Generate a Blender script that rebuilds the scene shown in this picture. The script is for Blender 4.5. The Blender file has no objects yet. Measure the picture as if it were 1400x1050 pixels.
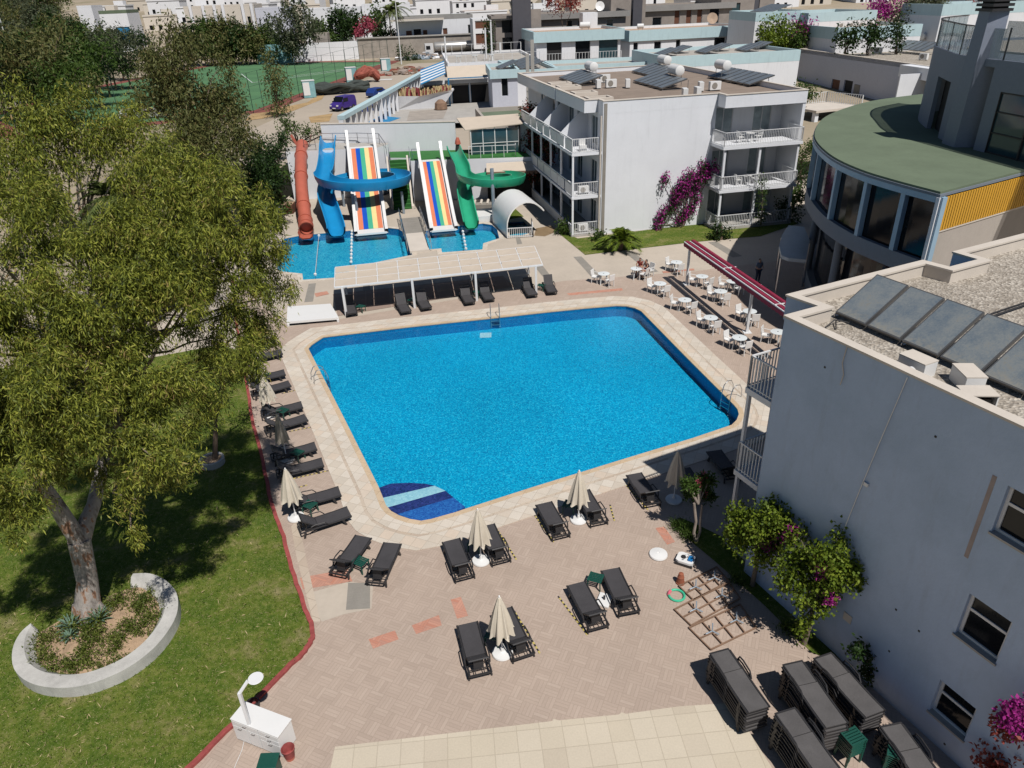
import bpy, math, random
import numpy as np
from mathutils import Vector, Matrix
from mathutils.geometry import tessellate_polygon
SC = bpy.context.scene
COL = SC.collection
R = math.radians
rnd = random.Random(7)
# ---------------------------------------------------------------- camera
CH, CF, CP, CR = 17.5, 977.3, 0.50192, -0.03931      # height, focal in photo pixels, pitch, roll
_F = Vector((0, math.cos(CP), -math.sin(CP)))
_U0 = Vector((0, math.sin(CP), math.cos(CP)))
_X = Vector((1, 0, 0)) * math.cos(CR) + _U0 * math.sin(CR)
_U = -Vector((1, 0, 0)) * math.sin(CR) + _U0 * math.cos(CR)
cam = bpy.data.cameras.new('camera')
cam.sensor_width = 36; cam.lens = 36 * CF / 1400
cam.clip_start = 0.2; cam.clip_end = 4000
camo = bpy.data.objects.new('camera', cam); COL.objects.link(camo)
M = Matrix((( _X.x, _U.x, -_F.x, 0), (_X.y, _U.y, -_F.y, 0), (_X.z, _U.z, -_F.z, CH), (0, 0, 0, 1)))
camo.matrix_world = M
SC.camera = camo
# ---------------------------------------------------------------- light
SUNV = Vector((0.30, -0.54, 1.0)).normalized()
sun = bpy.data.lights.new('sun', 'SUN'); sun.energy = 5.0; sun.angle = R(0.55); sun.color = (1.0, 0.955, 0.90)
suno = bpy.data.objects.new('sun', sun); COL.objects.link(suno)
suno.rotation_euler = SUNV.to_track_quat('Z', 'Y').to_euler(); suno.location = (20, -30, 60)
W = bpy.data.worlds.new('World'); SC.world = W; W.use_nodes = True
nt = W.node_tree; nt.nodes.clear()
wo = nt.nodes.new('ShaderNodeOutputWorld'); bg = nt.nodes.new('ShaderNodeBackground'); sk = nt.nodes.new('ShaderNodeTexSky')
sk.sky_type = 'NISHITA'; sk.sun_disc = False
sk.sun_elevation = math.asin(SUNV.z); sk.sun_rotation = math.atan2(SUNV.x, SUNV.y)
sk.altitude = 0; sk.air_density = 1.0; sk.dust_density = 0.4; sk.ozone_density = 2.5
bg.inputs['Strength'].default_value = 0.05
nt.links.new(sk.outputs[0], bg.inputs[0]); nt.links.new(bg.outputs[0], wo.inputs[0])
SC.view_settings.view_transform = 'Standard'; SC.view_settings.look = 'None'
SC.view_settings.exposure = -0.26; SC.view_settings.gamma = 1.0
SC.view_settings.use_curve_mapping = False
SC.render.engine = 'CYCLES'
SC.cycles.max_bounces = 6; SC.cycles.diffuse_bounces = 1; SC.cycles.transparent_max_bounces = 12
SC.cycles.caustics_reflective = False; SC.cycles.caustics_refractive = False

def at(px, py, z=0.0):
    "point of the plane at height z seen at this place of the photograph"
    d = _X * ((px - 700) / CF) - _U * ((py - 525) / CF) + _F
    t = (z - CH) / d.z
    return Vector((d.x * t, d.y * t, z))
def aty(px, py, Y):
    "point of the upright plane at distance Y"
    d = _X * ((px - 700) / CF) - _U * ((py - 525) / CF) + _F
    t = Y / d.y
    return Vector((d.x * t, Y, CH + d.z * t))
def proj(p):
    v = Vector(p) - Vector((0, 0, CH)); w = v.dot(_F)
    return 700 + CF * v.dot(_X) / w, 525 - CF * v.dot(_U) / w

# ---------------------------------------------------------------- materials
MATS = {}
def newmat(name):
    m = bpy.data.materials.new(name); m.use_nodes = True
    n = m.node_tree.nodes; b = n['Principled BSDF']; MATS[name] = m
    return m, m.node_tree, b
def lin(c):
    return tuple(((x / 255) / 12.92 if x / 255 <= 0.04045 else ((x / 255 + 0.055) / 1.055) ** 2.4) for x in c[:3])
def node(t, typ, **kw):
    n = t.nodes.new(typ)
    for k, v in kw.items():
        if k in ('operation', 'blend_type', 'data_type', 'feature', 'distance', 'noise_dimensions', 'wave_type', 'bands_direction', 'wave_profile', 'interpolation', 'mapping_type'): setattr(n, k, v)
        else: n.inputs[k.replace('_', ' ')].default_value = v
    return n
def ramp(t, fac, stops):
    r = t.nodes.new('ShaderNodeValToRGB'); e = r.color_ramp.elements
    while len(e) > 1: e.remove(e[-1])
    e[0].position = stops[0][0]; e[0].color = (*stops[0][1], 1)
    for p, c in stops[1:]:
        q = e.new(p); q.color = (*c, 1)
    t.links.new(fac, r.inputs[0]); return r.outputs[0]
def mixc(t, fac, a, b, blend='MIX'):
    m = t.nodes.new('ShaderNodeMix'); m.data_type = 'RGBA'; m.blend_type = blend
    for s, v in ((0, fac), (6, a), (7, b)):
        if hasattr(v, 'links') or hasattr(v, 'is_linked'): t.links.new(v, m.inputs[s])
        elif s == 0: m.inputs[0].default_value = v
        else: m.inputs[s].default_value = (*v[:3], 1)
    return m.outputs[2]
def geo(t, scale=1.0, rotz=0.0, obj=False):
    tc = t.nodes.new('ShaderNodeTexCoord'); mp = t.nodes.new('ShaderNodeMapping')
    if obj: t.links.new(tc.outputs['Object'], mp.inputs[0])
    else:
        g = t.nodes.new('ShaderNodeNewGeometry'); t.links.new(g.outputs['Position'], mp.inputs[0])
    mp.inputs['Rotation'].default_value = (0, 0, rotz)
    if isinstance(scale, (int, float)): scale = (scale,) * 3
    mp.inputs['Scale'].default_value = scale
    return mp.outputs[0]
def noise(t, vec, scale, detail=4, rough=0.6):
    n = t.nodes.new('ShaderNodeTexNoise'); n.inputs['Scale'].default_value = scale
    n.inputs['Detail'].default_value = detail; n.inputs['Roughness'].default_value = rough
    t.links.new(vec, n.inputs['Vector']); return n.outputs['Fac']
def math_(t, op, a, b=None, c=None):
    m = t.nodes.new('ShaderNodeMath'); m.operation = op
    for i, v in enumerate((a, b, c)):
        if v is None: continue
        if isinstance(v, (int, float)): m.inputs[i].default_value = v
        else: t.links.new(v, m.inputs[i])
    return m.outputs[0]
def bump(t, b, h, strength=0.3, dist=0.02):
    n = t.nodes.new('ShaderNodeBump'); n.inputs['Strength'].default_value = strength; n.inputs['Distance'].default_value = dist
    t.links.new(h, n.inputs['Height']); t.links.new(n.outputs[0], b.inputs['Normal'])
def simple(name, col, rough=0.6, metal=0.0, var=0.12, scale=1.5, fine=0.06, bmp=0.15, spec=0.5, obj=False, stain=0.0):
    "colour with broad and fine variation, a little bump and optional dirt"
    m, t, b = newmat(name)
    v = geo(t, 1.0, obj=obj)
    n1 = noise(t, v, scale, 5); n2 = noise(t, v, scale * 14, 3)
    f = math_(t, 'ADD', math_(t, 'MULTIPLY', math_(t, 'SUBTRACT', n1, .5), var * 4), math_(t, 'MULTIPLY', math_(t, 'SUBTRACT', n2, .5), fine * 4))
    f = math_(t, 'ADD', f, 1.0)
    mm = t.nodes.new('ShaderNodeVectorMath'); mm.operation = 'SCALE'; mm.inputs[0].default_value = col[:3]
    t.links.new(f, mm.inputs['Scale'])
    out = mm.outputs[0]
    if stain:
        vs = geo(t, (1.2, 1.2, .16)); s = noise(t, vs, 2.2, 6, .7)
        out = mixc(t, ramp(t, s, [(0.52, (0, 0, 0)), (0.8, (stain,) * 3)]), out, tuple(c * .45 for c in col[:3]))
    t.links.new(out, b.inputs['Base Color'])
    b.inputs['Roughness'].default_value = rough; b.inputs['Metallic'].default_value = metal
    b.inputs['Specular IOR Level'].default_value = spec
    if bmp: bump(t, b, n2, bmp, 0.01)
    return m

# ---------------------------------------------------------------- mesh builder
class MB:
    def __init__(s): s.v = []; s.f = []; s.m = []; s.mats = []
    def mi(s, mat):
        if mat not in s.mats: s.mats.append(mat)
        return s.mats.index(mat)
    def add(s, vs, fs, mat):
        o = len(s.v); s.v += [tuple(p) for p in vs]; i = s.mi(mat)
        for f in fs: s.f.append(tuple(o + k for k in f)); s.m.append(i)
    def box(s, x0, x1, y0, y1, z0, z1, mat, T=None):
        vs = [(x0, y0, z0), (x1, y0, z0), (x1, y1, z0), (x0, y1, z0), (x0, y0, z1), (x1, y0, z1), (x1, y1, z1), (x0, y1, z1)]
        if T is not None: vs = [T @ Vector(p) for p in vs]
        s.add(vs, [(0, 3, 2, 1), (4, 5, 6, 7), (0, 1, 5, 4), (1, 2, 6, 5), (2, 3, 7, 6), (3, 0, 4, 7)], mat); return s
    def bar(s, a, b, w, h, mat, up=(0, 0, 1)):
        "rectangular bar from a to b"
        a = Vector(a); b = Vector(b); d = (b - a); L = d.length
        if L < 1e-6: return s
        d /= L; u = Vector(up)
        if abs(d.dot(u)) > .98: u = Vector((0, 1, 0))
        x = d.cross(u).normalized(); u = x.cross(d).normalized()
        T = Matrix(((x.x, d.x, u.x, a.x), (x.y, d.y, u.y, a.y), (x.z, d.z, u.z, a.z), (0, 0, 0, 1)))
        return s.box(-w / 2, w / 2, 0, L, -h / 2, h / 2, mat, T)
    def prism(s, poly, z0, z1, mat, topmat=None, holes=(), bottom=True):
        rings = [list(map(lambda p: (p[0], p[1]), r)) for r in (poly, *holes)]
        flat = [p for r in rings for p in r]; n = len(flat)
        tri = tessellate_polygon([[Vector((p[0], p[1], 0)) for p in r] for r in rings])
        def up(t3):
            a, b, c = [flat[i] for i in t3]
            return (b[0] - a[0]) * (c[1] - a[1]) - (b[1] - a[1]) * (c[0] - a[0]) > 0
        tri = [t3 if up(t3) else (t3[0], t3[2], t3[1]) for t3 in tri]
        s.add([(p[0], p[1], z1) for p in flat], tri, topmat or mat)
        if z0 is None: return s
        if bottom: s.add([(p[0], p[1], z0) for p in flat], [t3[::-1] for t3 in tri], mat)
        for ri, r in enumerate(rings):
            A = sum(r[i][0] * r[(i + 1) % len(r)][1] - r[(i + 1) % len(r)][0] * r[i][1] for i in range(len(r)))
            rr = r if (A > 0) == (ri == 0) else r[::-1]
            k = len(rr)
            s.add([(p[0], p[1], z0) for p in rr] + [(p[0], p[1], z1) for p in rr], [(i, (i + 1) % k, k + (i + 1) % k, k + i) for i in range(k)], mat)
        return s
    def tube(s, pts, rad, mat, n=8, cap=True):
        pts = [Vector(p) for p in pts]; k = len(pts)
        if not hasattr(rad, '__len__'): rad = [rad] * k
        vs = []; prev = None
        for i, p in enumerate(pts):
            d = (pts[min(i + 1, k - 1)] - pts[max(i - 1, 0)]).normalized()
            if prev is None: u = d.orthogonal().normalized()
            else:
                u = prev - d * prev.dot(d)
                u = u.normalized() if u.length > 1e-6 else d.orthogonal().normalized()
            prev = u; w = d.cross(u)
            vs += [p + (u * math.cos(2 * math.pi * j / n) + w * math.sin(2 * math.pi * j / n)) * rad[i] for j in range(n)]
        fs = [(i * n + j, i * n + (j + 1) % n, (i + 1) * n + (j + 1) % n, (i + 1) * n + j) for i in range(k - 1) for j in range(n)]
        if cap: fs += [tuple(range(n))[::-1], tuple((k - 1) * n + j for j in range(n))]
        s.add(vs, fs, mat); return s
    def lathe(s, prof, mat, c=(0, 0, 0), n=20, ripple=0, rn=8, T=None):
        vs = []
        for r, z in prof:
            for j in range(n):
                a = 2 * math.pi * j / n; q = r * (1 + ripple * math.cos(rn * a))
                p = Vector((c[0] + q * math.cos(a), c[1] + q * math.sin(a), c[2] + z))
                vs.append(T @ p if T is not None else p)
        k = len(prof)
        fs = [(i * n + j, i * n + (j + 1) % n, (i + 1) * n + (j + 1) % n, (i + 1) * n + j) for i in range(k - 1) for j in range(n)]
        if prof[0][0] > 1e-4: fs.append(tuple(range(n))[::-1])
        if prof[-1][0] > 1e-4: fs.append(tuple((k - 1) * n + j for j in range(n)))
        s.add(vs, fs, mat); return s
    def quad(s, a, b, c, d, mat): s.add([a, b, c, d], [(0, 1, 2, 3)], mat); return s
    def sweep(s, pts, prof, mat, closed_prof=False, up=(0, 0, 1)):
        "carry a cross-section (side, up offsets) along pts"
        pts = [Vector(p) for p in pts]; k = len(pts); n = len(prof); vs = []
        for i, p in enumerate(pts):
            d = (pts[min(i + 1, k - 1)] - pts[max(i - 1, 0)]).normalized()
            x = d.cross(Vector(up)).normalized(); u = x.cross(d).normalized()
            vs += [p + x * a + u * b for a, b in prof]
        m = n if closed_prof else n - 1
        s.add(vs, [(i * n + j, i * n + (j + 1) % n, (i + 1) * n + (j + 1) % n, (i + 1) * n + j) for i in range(k - 1) for j in range(m)], mat)
        return s
    def build(s, name, parent=None, loc=None, rotz=0, smooth=False, bevel=0):
        me = bpy.data.meshes.new(name); me.from_pydata(s.v, [], s.f); me.validate(clean_customdata=False)
        for m in s.mats: me.materials.append(MATS[m])
        if len(me.polygons) == len(s.m): me.polygons.foreach_set('material_index', s.m)
        if smooth: me.polygons.foreach_set('use_smooth', [True] * len(me.polygons)); 
        me.update()
        o = bpy.data.objects.new(name, me); COL.objects.link(o)
        if loc is not None: o.location = loc
        o.rotation_euler = (0, 0, rotz)
        if parent: o.parent = parent
        if bevel:
            b = o.modifiers.new('bevel', 'BEVEL'); b.width = bevel; b.segments = 2; b.limit_method = 'ANGLE'
        if smooth:
            try: me.set_sharp_from_angle(angle=R(40))
            except Exception: pass
        return o
def thing(name, label, cat, loc=(0, 0, 0), rotz=0, group=None):
    o = bpy.data.objects.new(name, None); COL.objects.link(o); o.empty_display_size = .3
    o.location = loc; o.rotation_euler = (0, 0, rotz); o['label'] = label; o['category'] = cat
    if group: o['group'] = group
    return o
def tag(o, label, cat, group=None, kind=None):
    o['label'] = label; o['category'] = cat
    if group: o['group'] = group
    if kind: o['kind'] = kind
    return o
def struct(o, kind='structure', label=None, cat=None):
    o['kind'] = kind
    if label: o['label'] = label
    if cat: o['category'] = cat
    return o
KIDS = {}
def dup(root, loc, rotz, label=None, group=None, scale=None):
    if not KIDS.get(root.name):
        KIDS[root.name] = True
    r = root.copy(); COL.objects.link(r); r.location = loc; r.rotation_euler = (0, 0, rotz)
    if scale: r.scale = scale if hasattr(scale, '__len__') else (scale,) * 3
    if label: r['label'] = label
    if group: r['group'] = group
    def rec(a, b):
        for ch in list(a.children):
            c = ch.copy(); COL.objects.link(c); c.parent = b; rec(ch, c)
    rec(root, r)
    return r
def recentre(o, loc):
    "move a mesh object's origin to loc without moving its shape"
    L = Vector(loc); o.data.transform(Matrix.Translation(-L)); o.location = L; return o

# base materials
simple('white_paint', (.79, .81, .85), .6, var=.04, fine=.012, scale=.5, stain=.15)
simple('white_wall_far', (.80, .81, .84), .7, var=.03, fine=.01, scale=.3, stain=.3)
simple('cream_wall', (.66, .60, .52), .7, var=.04, fine=.01, scale=.3)
simple('pale_blue', (.50, .66, .70), .6, var=.04, fine=.01, stain=.3)
simple('white_metal', (.76, .77, .78), .4, var=.02, fine=.01, bmp=.03)
simple('white_plastic', (.78, .78, .77), .35, var=.02, fine=.01, bmp=.02)
simple('dark_plastic', (.030, .029, .031), .5, var=.1, fine=.08, bmp=.1)
simple('sling', (.055, .052, .056), .75, var=.15, scale=2.5, fine=.12, bmp=.3)
simple('sling_worn', (.095, .09, .09), .8, var=.16, scale=2, fine=.1, bmp=.3)
simple('green_plastic', (.010, .075, .055), .45, var=.08, fine=.04)
simple('canvas', (.62, .56, .46), .85, var=.07, scale=2.5, fine=.04, bmp=.2)
simple('steel', (.55, .56, .58), .28, 1.0, var=.05, fine=.02, bmp=.03)
simple('dark_glass', (.008, .010, .013), .08, var=.1, fine=0, bmp=0, spec=.28)
simple('teal_glass', (.03, .07, .085), .08, var=.2, scale=.6, fine=0, bmp=0, spec=.8)
simple('curtain_glass', (.33, .40, .42), .12, var=.35, scale=1.2, fine=.02, bmp=0)
simple('dark_void', (.018, .017, .018), .8)
m, t, b = newmat('gravel_roof')
vo = t.nodes.new('ShaderNodeTexVoronoi'); vo.inputs['Scale'].default_value = 13; t.links.new(geo(t), vo.inputs['Vector'])
c = ramp(t, vo.outputs['Color'], [(.1, (.22, .19, .155)), (.45, (.38, .335, .28)), (.8, (.56, .51, .44))]); c = mixc(t, ramp(t, noise(t, geo(t), .8, 5), [(.4, (0, 0, 0)), (.7, (.5,) * 3)]), c, (.30, .26, .21))
t.links.new(c, b.inputs['Base Color']); b.inputs['Roughness'].default_value = .95; bump(t, b, vo.outputs['Distance'], 1.0, .05)
simple('concrete', (.42, .40, .37), .85, var=.12, scale=.8, fine=.05, bmp=.3, stain=.3)
simple('terracotta', (.30, .095, .05), .8, var=.12, scale=4, fine=.05)
simple('rust', (.24, .15, .10), .85, var=.25, scale=3, fine=.1, bmp=.4)
simple('trunk_pale', (.30, .25, .21), .9, var=.35, scale=1.8, fine=.12, bmp=.6)
simple('trunk_brown', (.12, .085, .06), .9, var=.2, scale=3, fine=.12, bmp=.6)
simple('bark_twig', (.20, .16, .12), .9, var=.2, scale=3, fine=.1, bmp=.3)
simple('cap_stone', (.62, .56, .49), .75, var=.08, scale=1, fine=.03)
# ================================================================ ground materials
GA = R(-24)      # direction of the paving and of the near building
def tilemat(name, cols, joint, size, planks=0, rot=GA, jw=0.03, rough=.75, var=.3):
    m, t, b = newmat(name)
    v = geo(t, 1.0 / size, -rot)
    sp = t.nodes.new('ShaderNodeSeparateXYZ'); t.links.new(v, sp.inputs[0])
    x, y = sp.outputs[0], sp.outputs[1]
    fx, fy = math_(t, 'FLOOR', x), math_(t, 'FLOOR', y)
    cb = t.nodes.new('ShaderNodeCombineXYZ'); t.links.new(fx, cb.inputs[0]); t.links.new(fy, cb.inputs[1])
    rx, ry = math_(t, 'FRACT', x), math_(t, 'FRACT', y)
    if planks:
        par = math_(t, 'MODULO', math_(t, 'ABSOLUTE', math_(t, 'ADD', fx, fy)), 2.0)
        k = math_(t, 'MULTIPLY', math_(t, 'ADD', math_(t, 'MULTIPLY', rx, par), math_(t, 'MULTIPLY', ry, math_(t, 'SUBTRACT', 1.0, par))), float(planks))
        t.links.new(math_(t, 'ADD', math_(t, 'FLOOR', k), 0.5), cb.inputs[2])
        e = math_(t, 'ABSOLUTE', math_(t, 'SUBTRACT', math_(t, 'FRACT', k), .5))
        pj = math_(t, 'GREATER_THAN', e, .42)
    wn = t.nodes.new('ShaderNodeTexWhiteNoise'); t.links.new(cb.outputs[0], wn.inputs['Vector'])
    e1 = math_(t, 'MAXIMUM', math_(t, 'ABSOLUTE', math_(t, 'SUBTRACT', rx, .5)), math_(t, 'ABSOLUTE', math_(t, 'SUBTRACT', ry, .5)))
    jt = math_(t, 'GREATER_THAN', e1, .5 - jw)
    if planks: jt = math_(t, 'MAXIMUM', jt, math_(t, 'MULTIPLY', pj, .8))
    c = ramp(t, wn.outputs['Value'], [(i / max(1, len(cols) - 1), k2) for i, k2 in enumerate(cols)])
    g = geo(t); n1 = noise(t, g, .45, 6, .65); n2 = noise(t, g, 22, 3)
    f = math_(t, 'ADD', 1.0, math_(t, 'ADD', math_(t, 'MULTIPLY', math_(t, 'SUBTRACT', n1, .5), var * 2), math_(t, 'MULTIPLY', math_(t, 'SUBTRACT', n2, .5), .25)))
    c = mixc(t, math_(t, 'MULTIPLY', jt, .75), c, joint)
    sc = t.nodes.new('ShaderNodeVectorMath'); sc.operation = 'SCALE'; t.links.new(c, sc.inputs[0]); t.links.new(f, sc.inputs['Scale'])
    t.links.new(sc.outputs[0], b.inputs['Base Color']); b.inputs['Roughness'].default_value = rough
    bump(t, b, math_(t, 'ADD', math_(t, 'MULTIPLY', jt, -1.0), math_(t, 'MULTIPLY', n2, .5)), .35, .006)
tilemat('paving', [(.41, .322, .262), (.455, .36, .295), (.43, .338, .275), (.475, .38, .312)], (.345, .27, .215), .42, planks=4, jw=.012, var=.16)
tilemat('paving_red', [(.50, .22, .15), (.56, .29, .21), (.46, .24, .18)], (.38, .2, .15), .52, planks=6, jw=.012, var=.15)
tilemat('cream_tile', [(.56, .49, .38), (.60, .53, .42), (.53, .46, .36)], (.44, .38, .29), .62, rot=R(4), jw=.018, var=.10)
tilemat('coping_tile', [(.60, .53, .44), (.64, .58, .50), (.56, .50, .42), (.62, .52, .42)], (.42, .36, .29), .45, jw=.02, var=.18)
tilemat('coping_outer', [(.50, .41, .32), (.56, .48, .39), (.47, .38, .30)], (.36, .29, .22), .6, jw=.02, var=.22)
tilemat('coping_edge', [(.53, .40, .26), (.58, .45, .31)], (.4, .3, .2), .5, jw=.02, var=.2)
tilemat('pergola_shadow_paint', [(.30, .22, .18), (.34, .25, .2)], (.42, .34, .28), 1.6, rot=R(10), jw=.012, var=.1)
simple('concrete_slab', (.50, .435, .36), .85, var=.10, scale=.35, fine=.05, bmp=.3)
simple('band_grey', (.27, .25, .22), .85, var=.15, scale=1.2, fine=.06)
simple('kerb_red', (.31, .065, .06), .8, var=.35, scale=5, fine=.15, bmp=.3)
simple('wet_patch', (.27, .19, .11), .45, var=.2, scale=1)
simple('planter_white', (.50, .49, .46), .8, var=.22, scale=1.4, fine=.06, bmp=.4, stain=.5)
simple('soil', (.40, .28, .18), .95, var=.35, scale=3, fine=.3, bmp=.8)
simple('road', (.42, .36, .29), .95, var=.12, scale=.12, fine=.05, bmp=.3)
# mosaic
def mosaic(name, stops, cell=.05):
    m, t, b = newmat(name)
    v = geo(t, 1 / cell); fl = t.nodes.new('ShaderNodeVectorMath'); fl.operation = 'FLOOR'; t.links.new(v, fl.inputs[0])
    wn = t.nodes.new('ShaderNodeTexWhiteNoise'); t.links.new(fl.outputs[0], wn.inputs['Vector'])
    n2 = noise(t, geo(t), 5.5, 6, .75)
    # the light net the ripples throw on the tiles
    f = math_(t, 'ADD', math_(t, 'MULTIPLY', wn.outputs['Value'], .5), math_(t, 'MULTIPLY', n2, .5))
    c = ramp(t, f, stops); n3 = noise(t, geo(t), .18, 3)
    sc = t.nodes.new('ShaderNodeVectorMath'); sc.operation = 'SCALE'; t.links.new(c, sc.inputs[0])
    t.links.new(math_(t, 'ADD', .8, math_(t, 'MULTIPLY', n3, .4)), sc.inputs['Scale'])
    t.links.new(sc.outputs[0], b.inputs['Base Color']); b.inputs['Roughness'].default_value = .5
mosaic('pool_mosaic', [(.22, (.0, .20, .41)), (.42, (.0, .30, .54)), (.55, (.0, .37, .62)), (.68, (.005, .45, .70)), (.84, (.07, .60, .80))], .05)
mosaic('pool_wall', [(.2, (.0, .13, .36)), (.8, (.0, .25, .52))], .06)
mosaic('slide_pool_mosaic', [(.2, (.0, .20, .42)), (.45, (.01, .36, .56)), (.7, (.06, .52, .68)), (.85, (.2, .65, .75))], .07)
mosaic('step_navy', [(.2, (.012, .02, .10)), (.8, (.04, .05, .22))], .08)
mosaic('step_blue', [(.2, (.015, .07, .32)), (.8, (.04, .19, .52))], .05)
mosaic('step_pale', [(.2, (.32, .55, .65)), (.8, (.48, .70, .76))], .08)
m, t, b = newmat('water')
t.nodes.remove(b); o = t.nodes['Material Output']
tr = t.nodes.new('ShaderNodeBsdfTransparent'); tr.inputs[0].default_value = (.86, .97, 1, 1)
gl = t.nodes.new('ShaderNodeBsdfGlossy'); gl.inputs['Roughness'].default_value = .04; gl.inputs[0].default_value = (.45, .75, 1, 1)
fr = t.nodes.new('ShaderNodeFresnel'); fr.inputs[0].default_value = 1.33
bn = t.nodes.new('ShaderNodeBump'); bn.inputs['Strength'].default_value = .5; bn.inputs['Distance'].default_value = .03
t.links.new(noise(t, geo(t), 3.2, 5, .65), bn.inputs['Height'])
for s in (gl, fr): t.links.new(bn.outputs[0], s.inputs['Normal'])
mx = t.nodes.new('ShaderNodeMixShader'); t.links.new(fr.outputs[0], mx.inputs[0]); t.links.new(tr.outputs[0], mx.inputs[1]); t.links.new(gl.outputs[0], mx.inputs[2])
t.links.new(mx.outputs[0], o.inputs[0])
# lawn and terrain
m, t, b = newmat('lawn')
g = geo(t); n1 = noise(t, g, .8, 7, .72); n2 = noise(t, g, 6, 5, .7); n3 = noise(t, g, 30, 3, .7)
c = ramp(t, n1, [(.3, (.035, .075, .01)), (.46, (.075, .12, .014)), (.54, (.13, .155, .025)), (.61, (.25, .21, .09)), (.68, (.38, .29, .18))])
c2 = ramp(t, n2, [(.3, (.025, .055, .008)), (.5, (.09, .14, .02)), (.7, (.24, .23, .08))])
c = mixc(t, .5, c, c2); c = mixc(t, math_(t, 'GREATER_THAN', n3, .63), c, (.33, .29, .16))
t.links.new(c, b.inputs['Base Color']); b.inputs['Roughness'].default_value = .95; b.inputs['Specular IOR Level'].default_value = .1
bump(t, b, n3, .7, .03)
m, t, b = newmat('terrain')
g = geo(t); n1 = noise(t, g, .035, 6, .7); n2 = noise(t, g, .6, 4, .7)
c = ramp(t, n1, [(.35, (.42, .36, .28)), (.55, (.34, .28, .20)), (.7, (.20, .19, .10))])
c = mixc(t, math_(t, 'MULTIPLY', n2, .35), c, (.30, .25, .17))
t.links.new(c, b.inputs['Base Color']); b.inputs['Roughness'].default_value = .95
m, t, b = newmat('pitch')
g = geo(t, (1, 1, 1), R(8)); sp = t.nodes.new('ShaderNodeSeparateXYZ'); t.links.new(g, sp.inputs[0])
st = math_(t, 'GREATER_THAN', math_(t, 'FRACT', math_(t, 'MULTIPLY', sp.outputs[1], .09)), .5)
c = mixc(t, st, (.07, .19, .085), (.085, .22, .095)); c = mixc(t, math_(t, 'MULTIPLY', noise(t, geo(t), .2, 5), .5), c, (.08, .13, .06))
t.links.new(c, b.inputs['Base Color']); b.inputs['Roughness'].default_value = .95
simple('track_red', (.22, .07, .055), .95, var=.15)
simple('dry_grass', (.40, .27, .13), .95, var=.3, scale=.6, fine=.2, bmp=.6)

def spline(pts, n=6):
    out = []
    for i in range(len(pts) - 1):
        p0, p1, p2, p3 = [Vector(pts[max(0, min(len(pts) - 1, k))]) for k in (i - 1, i, i + 1, i + 2)]
        for j in range(n):
            t = j / n; out.append(tuple(.5 * ((2 * p1) + (p2 - p0) * t + (2 * p0 - 5 * p1 + 4 * p2 - p3) * t * t + (3 * p1 - p0 - 3 * p2 + p3) * t ** 3)))
    out.append(tuple(pts[-1])); return out
# ================================================================ terrain
RX0, RX1, RY0, RY1 = -22.0, 46.0, -6.0, 74.0
def hgt(x, y):
    def ss(a, b, q): q = min(1, max(0, (q - a) / (b - a))); return q * q * (3 - 2 * q)
    h = 3 * ss(46, 72, y)
    if x > 20: h = 3 * ss(60, 90, y) + max(0, y - 90) * .02
    h += max(0, y - 215) * .055
    if y > 160: h += 1.5 * math.sin(x * .02 + 1) * math.sin(y * .013) * ss(240, 330, y)
    return h
xs = sorted(set([-1400, -1000, -700, -500, -380, -300, -240, -200, -170, -140] + list(range(-120, 121, 8)) + [140, 170, 200, 240, 300, 380, 500, 700, 1000, 1400, RX0, RX1]))
ys = sorted(set([-80, -40, -20] + list(range(0, 240, 7)) + list(range(245, 600, 30)) + [700, 900, 1200, 1600, 2000, RY0, RY1, 73.5]))
xs = [x for x in xs if x in (RX0, RX1) or min(abs(x - RX0), abs(x - RX1)) > 2]
b = MB(); idx = {}
for i, x in enumerate(xs):
    for j, y in enumerate(ys): idx[i, j] = len(b.v); b.v.append((x, y, hgt(x, y)))
mi = b.mi('terrain')
for i in range(len(xs) - 1):
    for j in range(len(ys) - 1):
        if xs[i] >= RX0 and xs[i + 1] <= RX1 and ys[j] >= RY0 and ys[j + 1] <= RY1: continue
        b.f.append((idx[i, j], idx[i + 1, j], idx[i + 1, j + 1], idx[i, j + 1])); b.m.append(mi)
struct(b.build('ground', smooth=False))

P = lambda L, z=0: [at(x, y, z).xy[:] for x, y in L]
pool = P([(421, 477), (426, 471.5), (434, 466), (442, 461), (560, 447), (660, 436.5), (750, 426.6), (800, 421.5), (842, 418), (856, 418.5), (867, 421), (877, 425.7),
          (940, 490), (1004, 554), (1009, 560), (1011, 567), (1008, 575), (1001, 582), (948, 600), (856, 628), (730, 667), (640, 696), (622, 702), (604, 707), (590, 711), (576, 713.5), (560, 711), (545, 706), (534, 700), (527, 692), (517, 667), (470, 573)])
spool = P([(378.6, 367), (379, 350), (382, 334), (389, 326), (410, 322), (444, 318.6), (500, 313), (527, 311), (545, 313), (554, 319), (560, 335), (564, 348.6), (500, 362), (458, 380), (414, 383), (413, 374.5), (380, 371)])
rpool = P([(579, 316), (624, 309), (660, 305.5), (673, 307.5), (680, 314), (683, 326), (661, 333), (660, 341.4), (604, 345.5), (603, 340), (587, 341.5)])
kpool = P([(694, 304), (716, 302.5), (723, 310), (724, 319), (714, 322), (697, 322.5)])
def ccw(p):
    A = sum(p[i][0] * p[(i + 1) % len(p)][1] - p[(i + 1) % len(p)][0] * p[i][1] for i in range(len(p)))
    return p if A > 0 else p[::-1]
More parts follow.
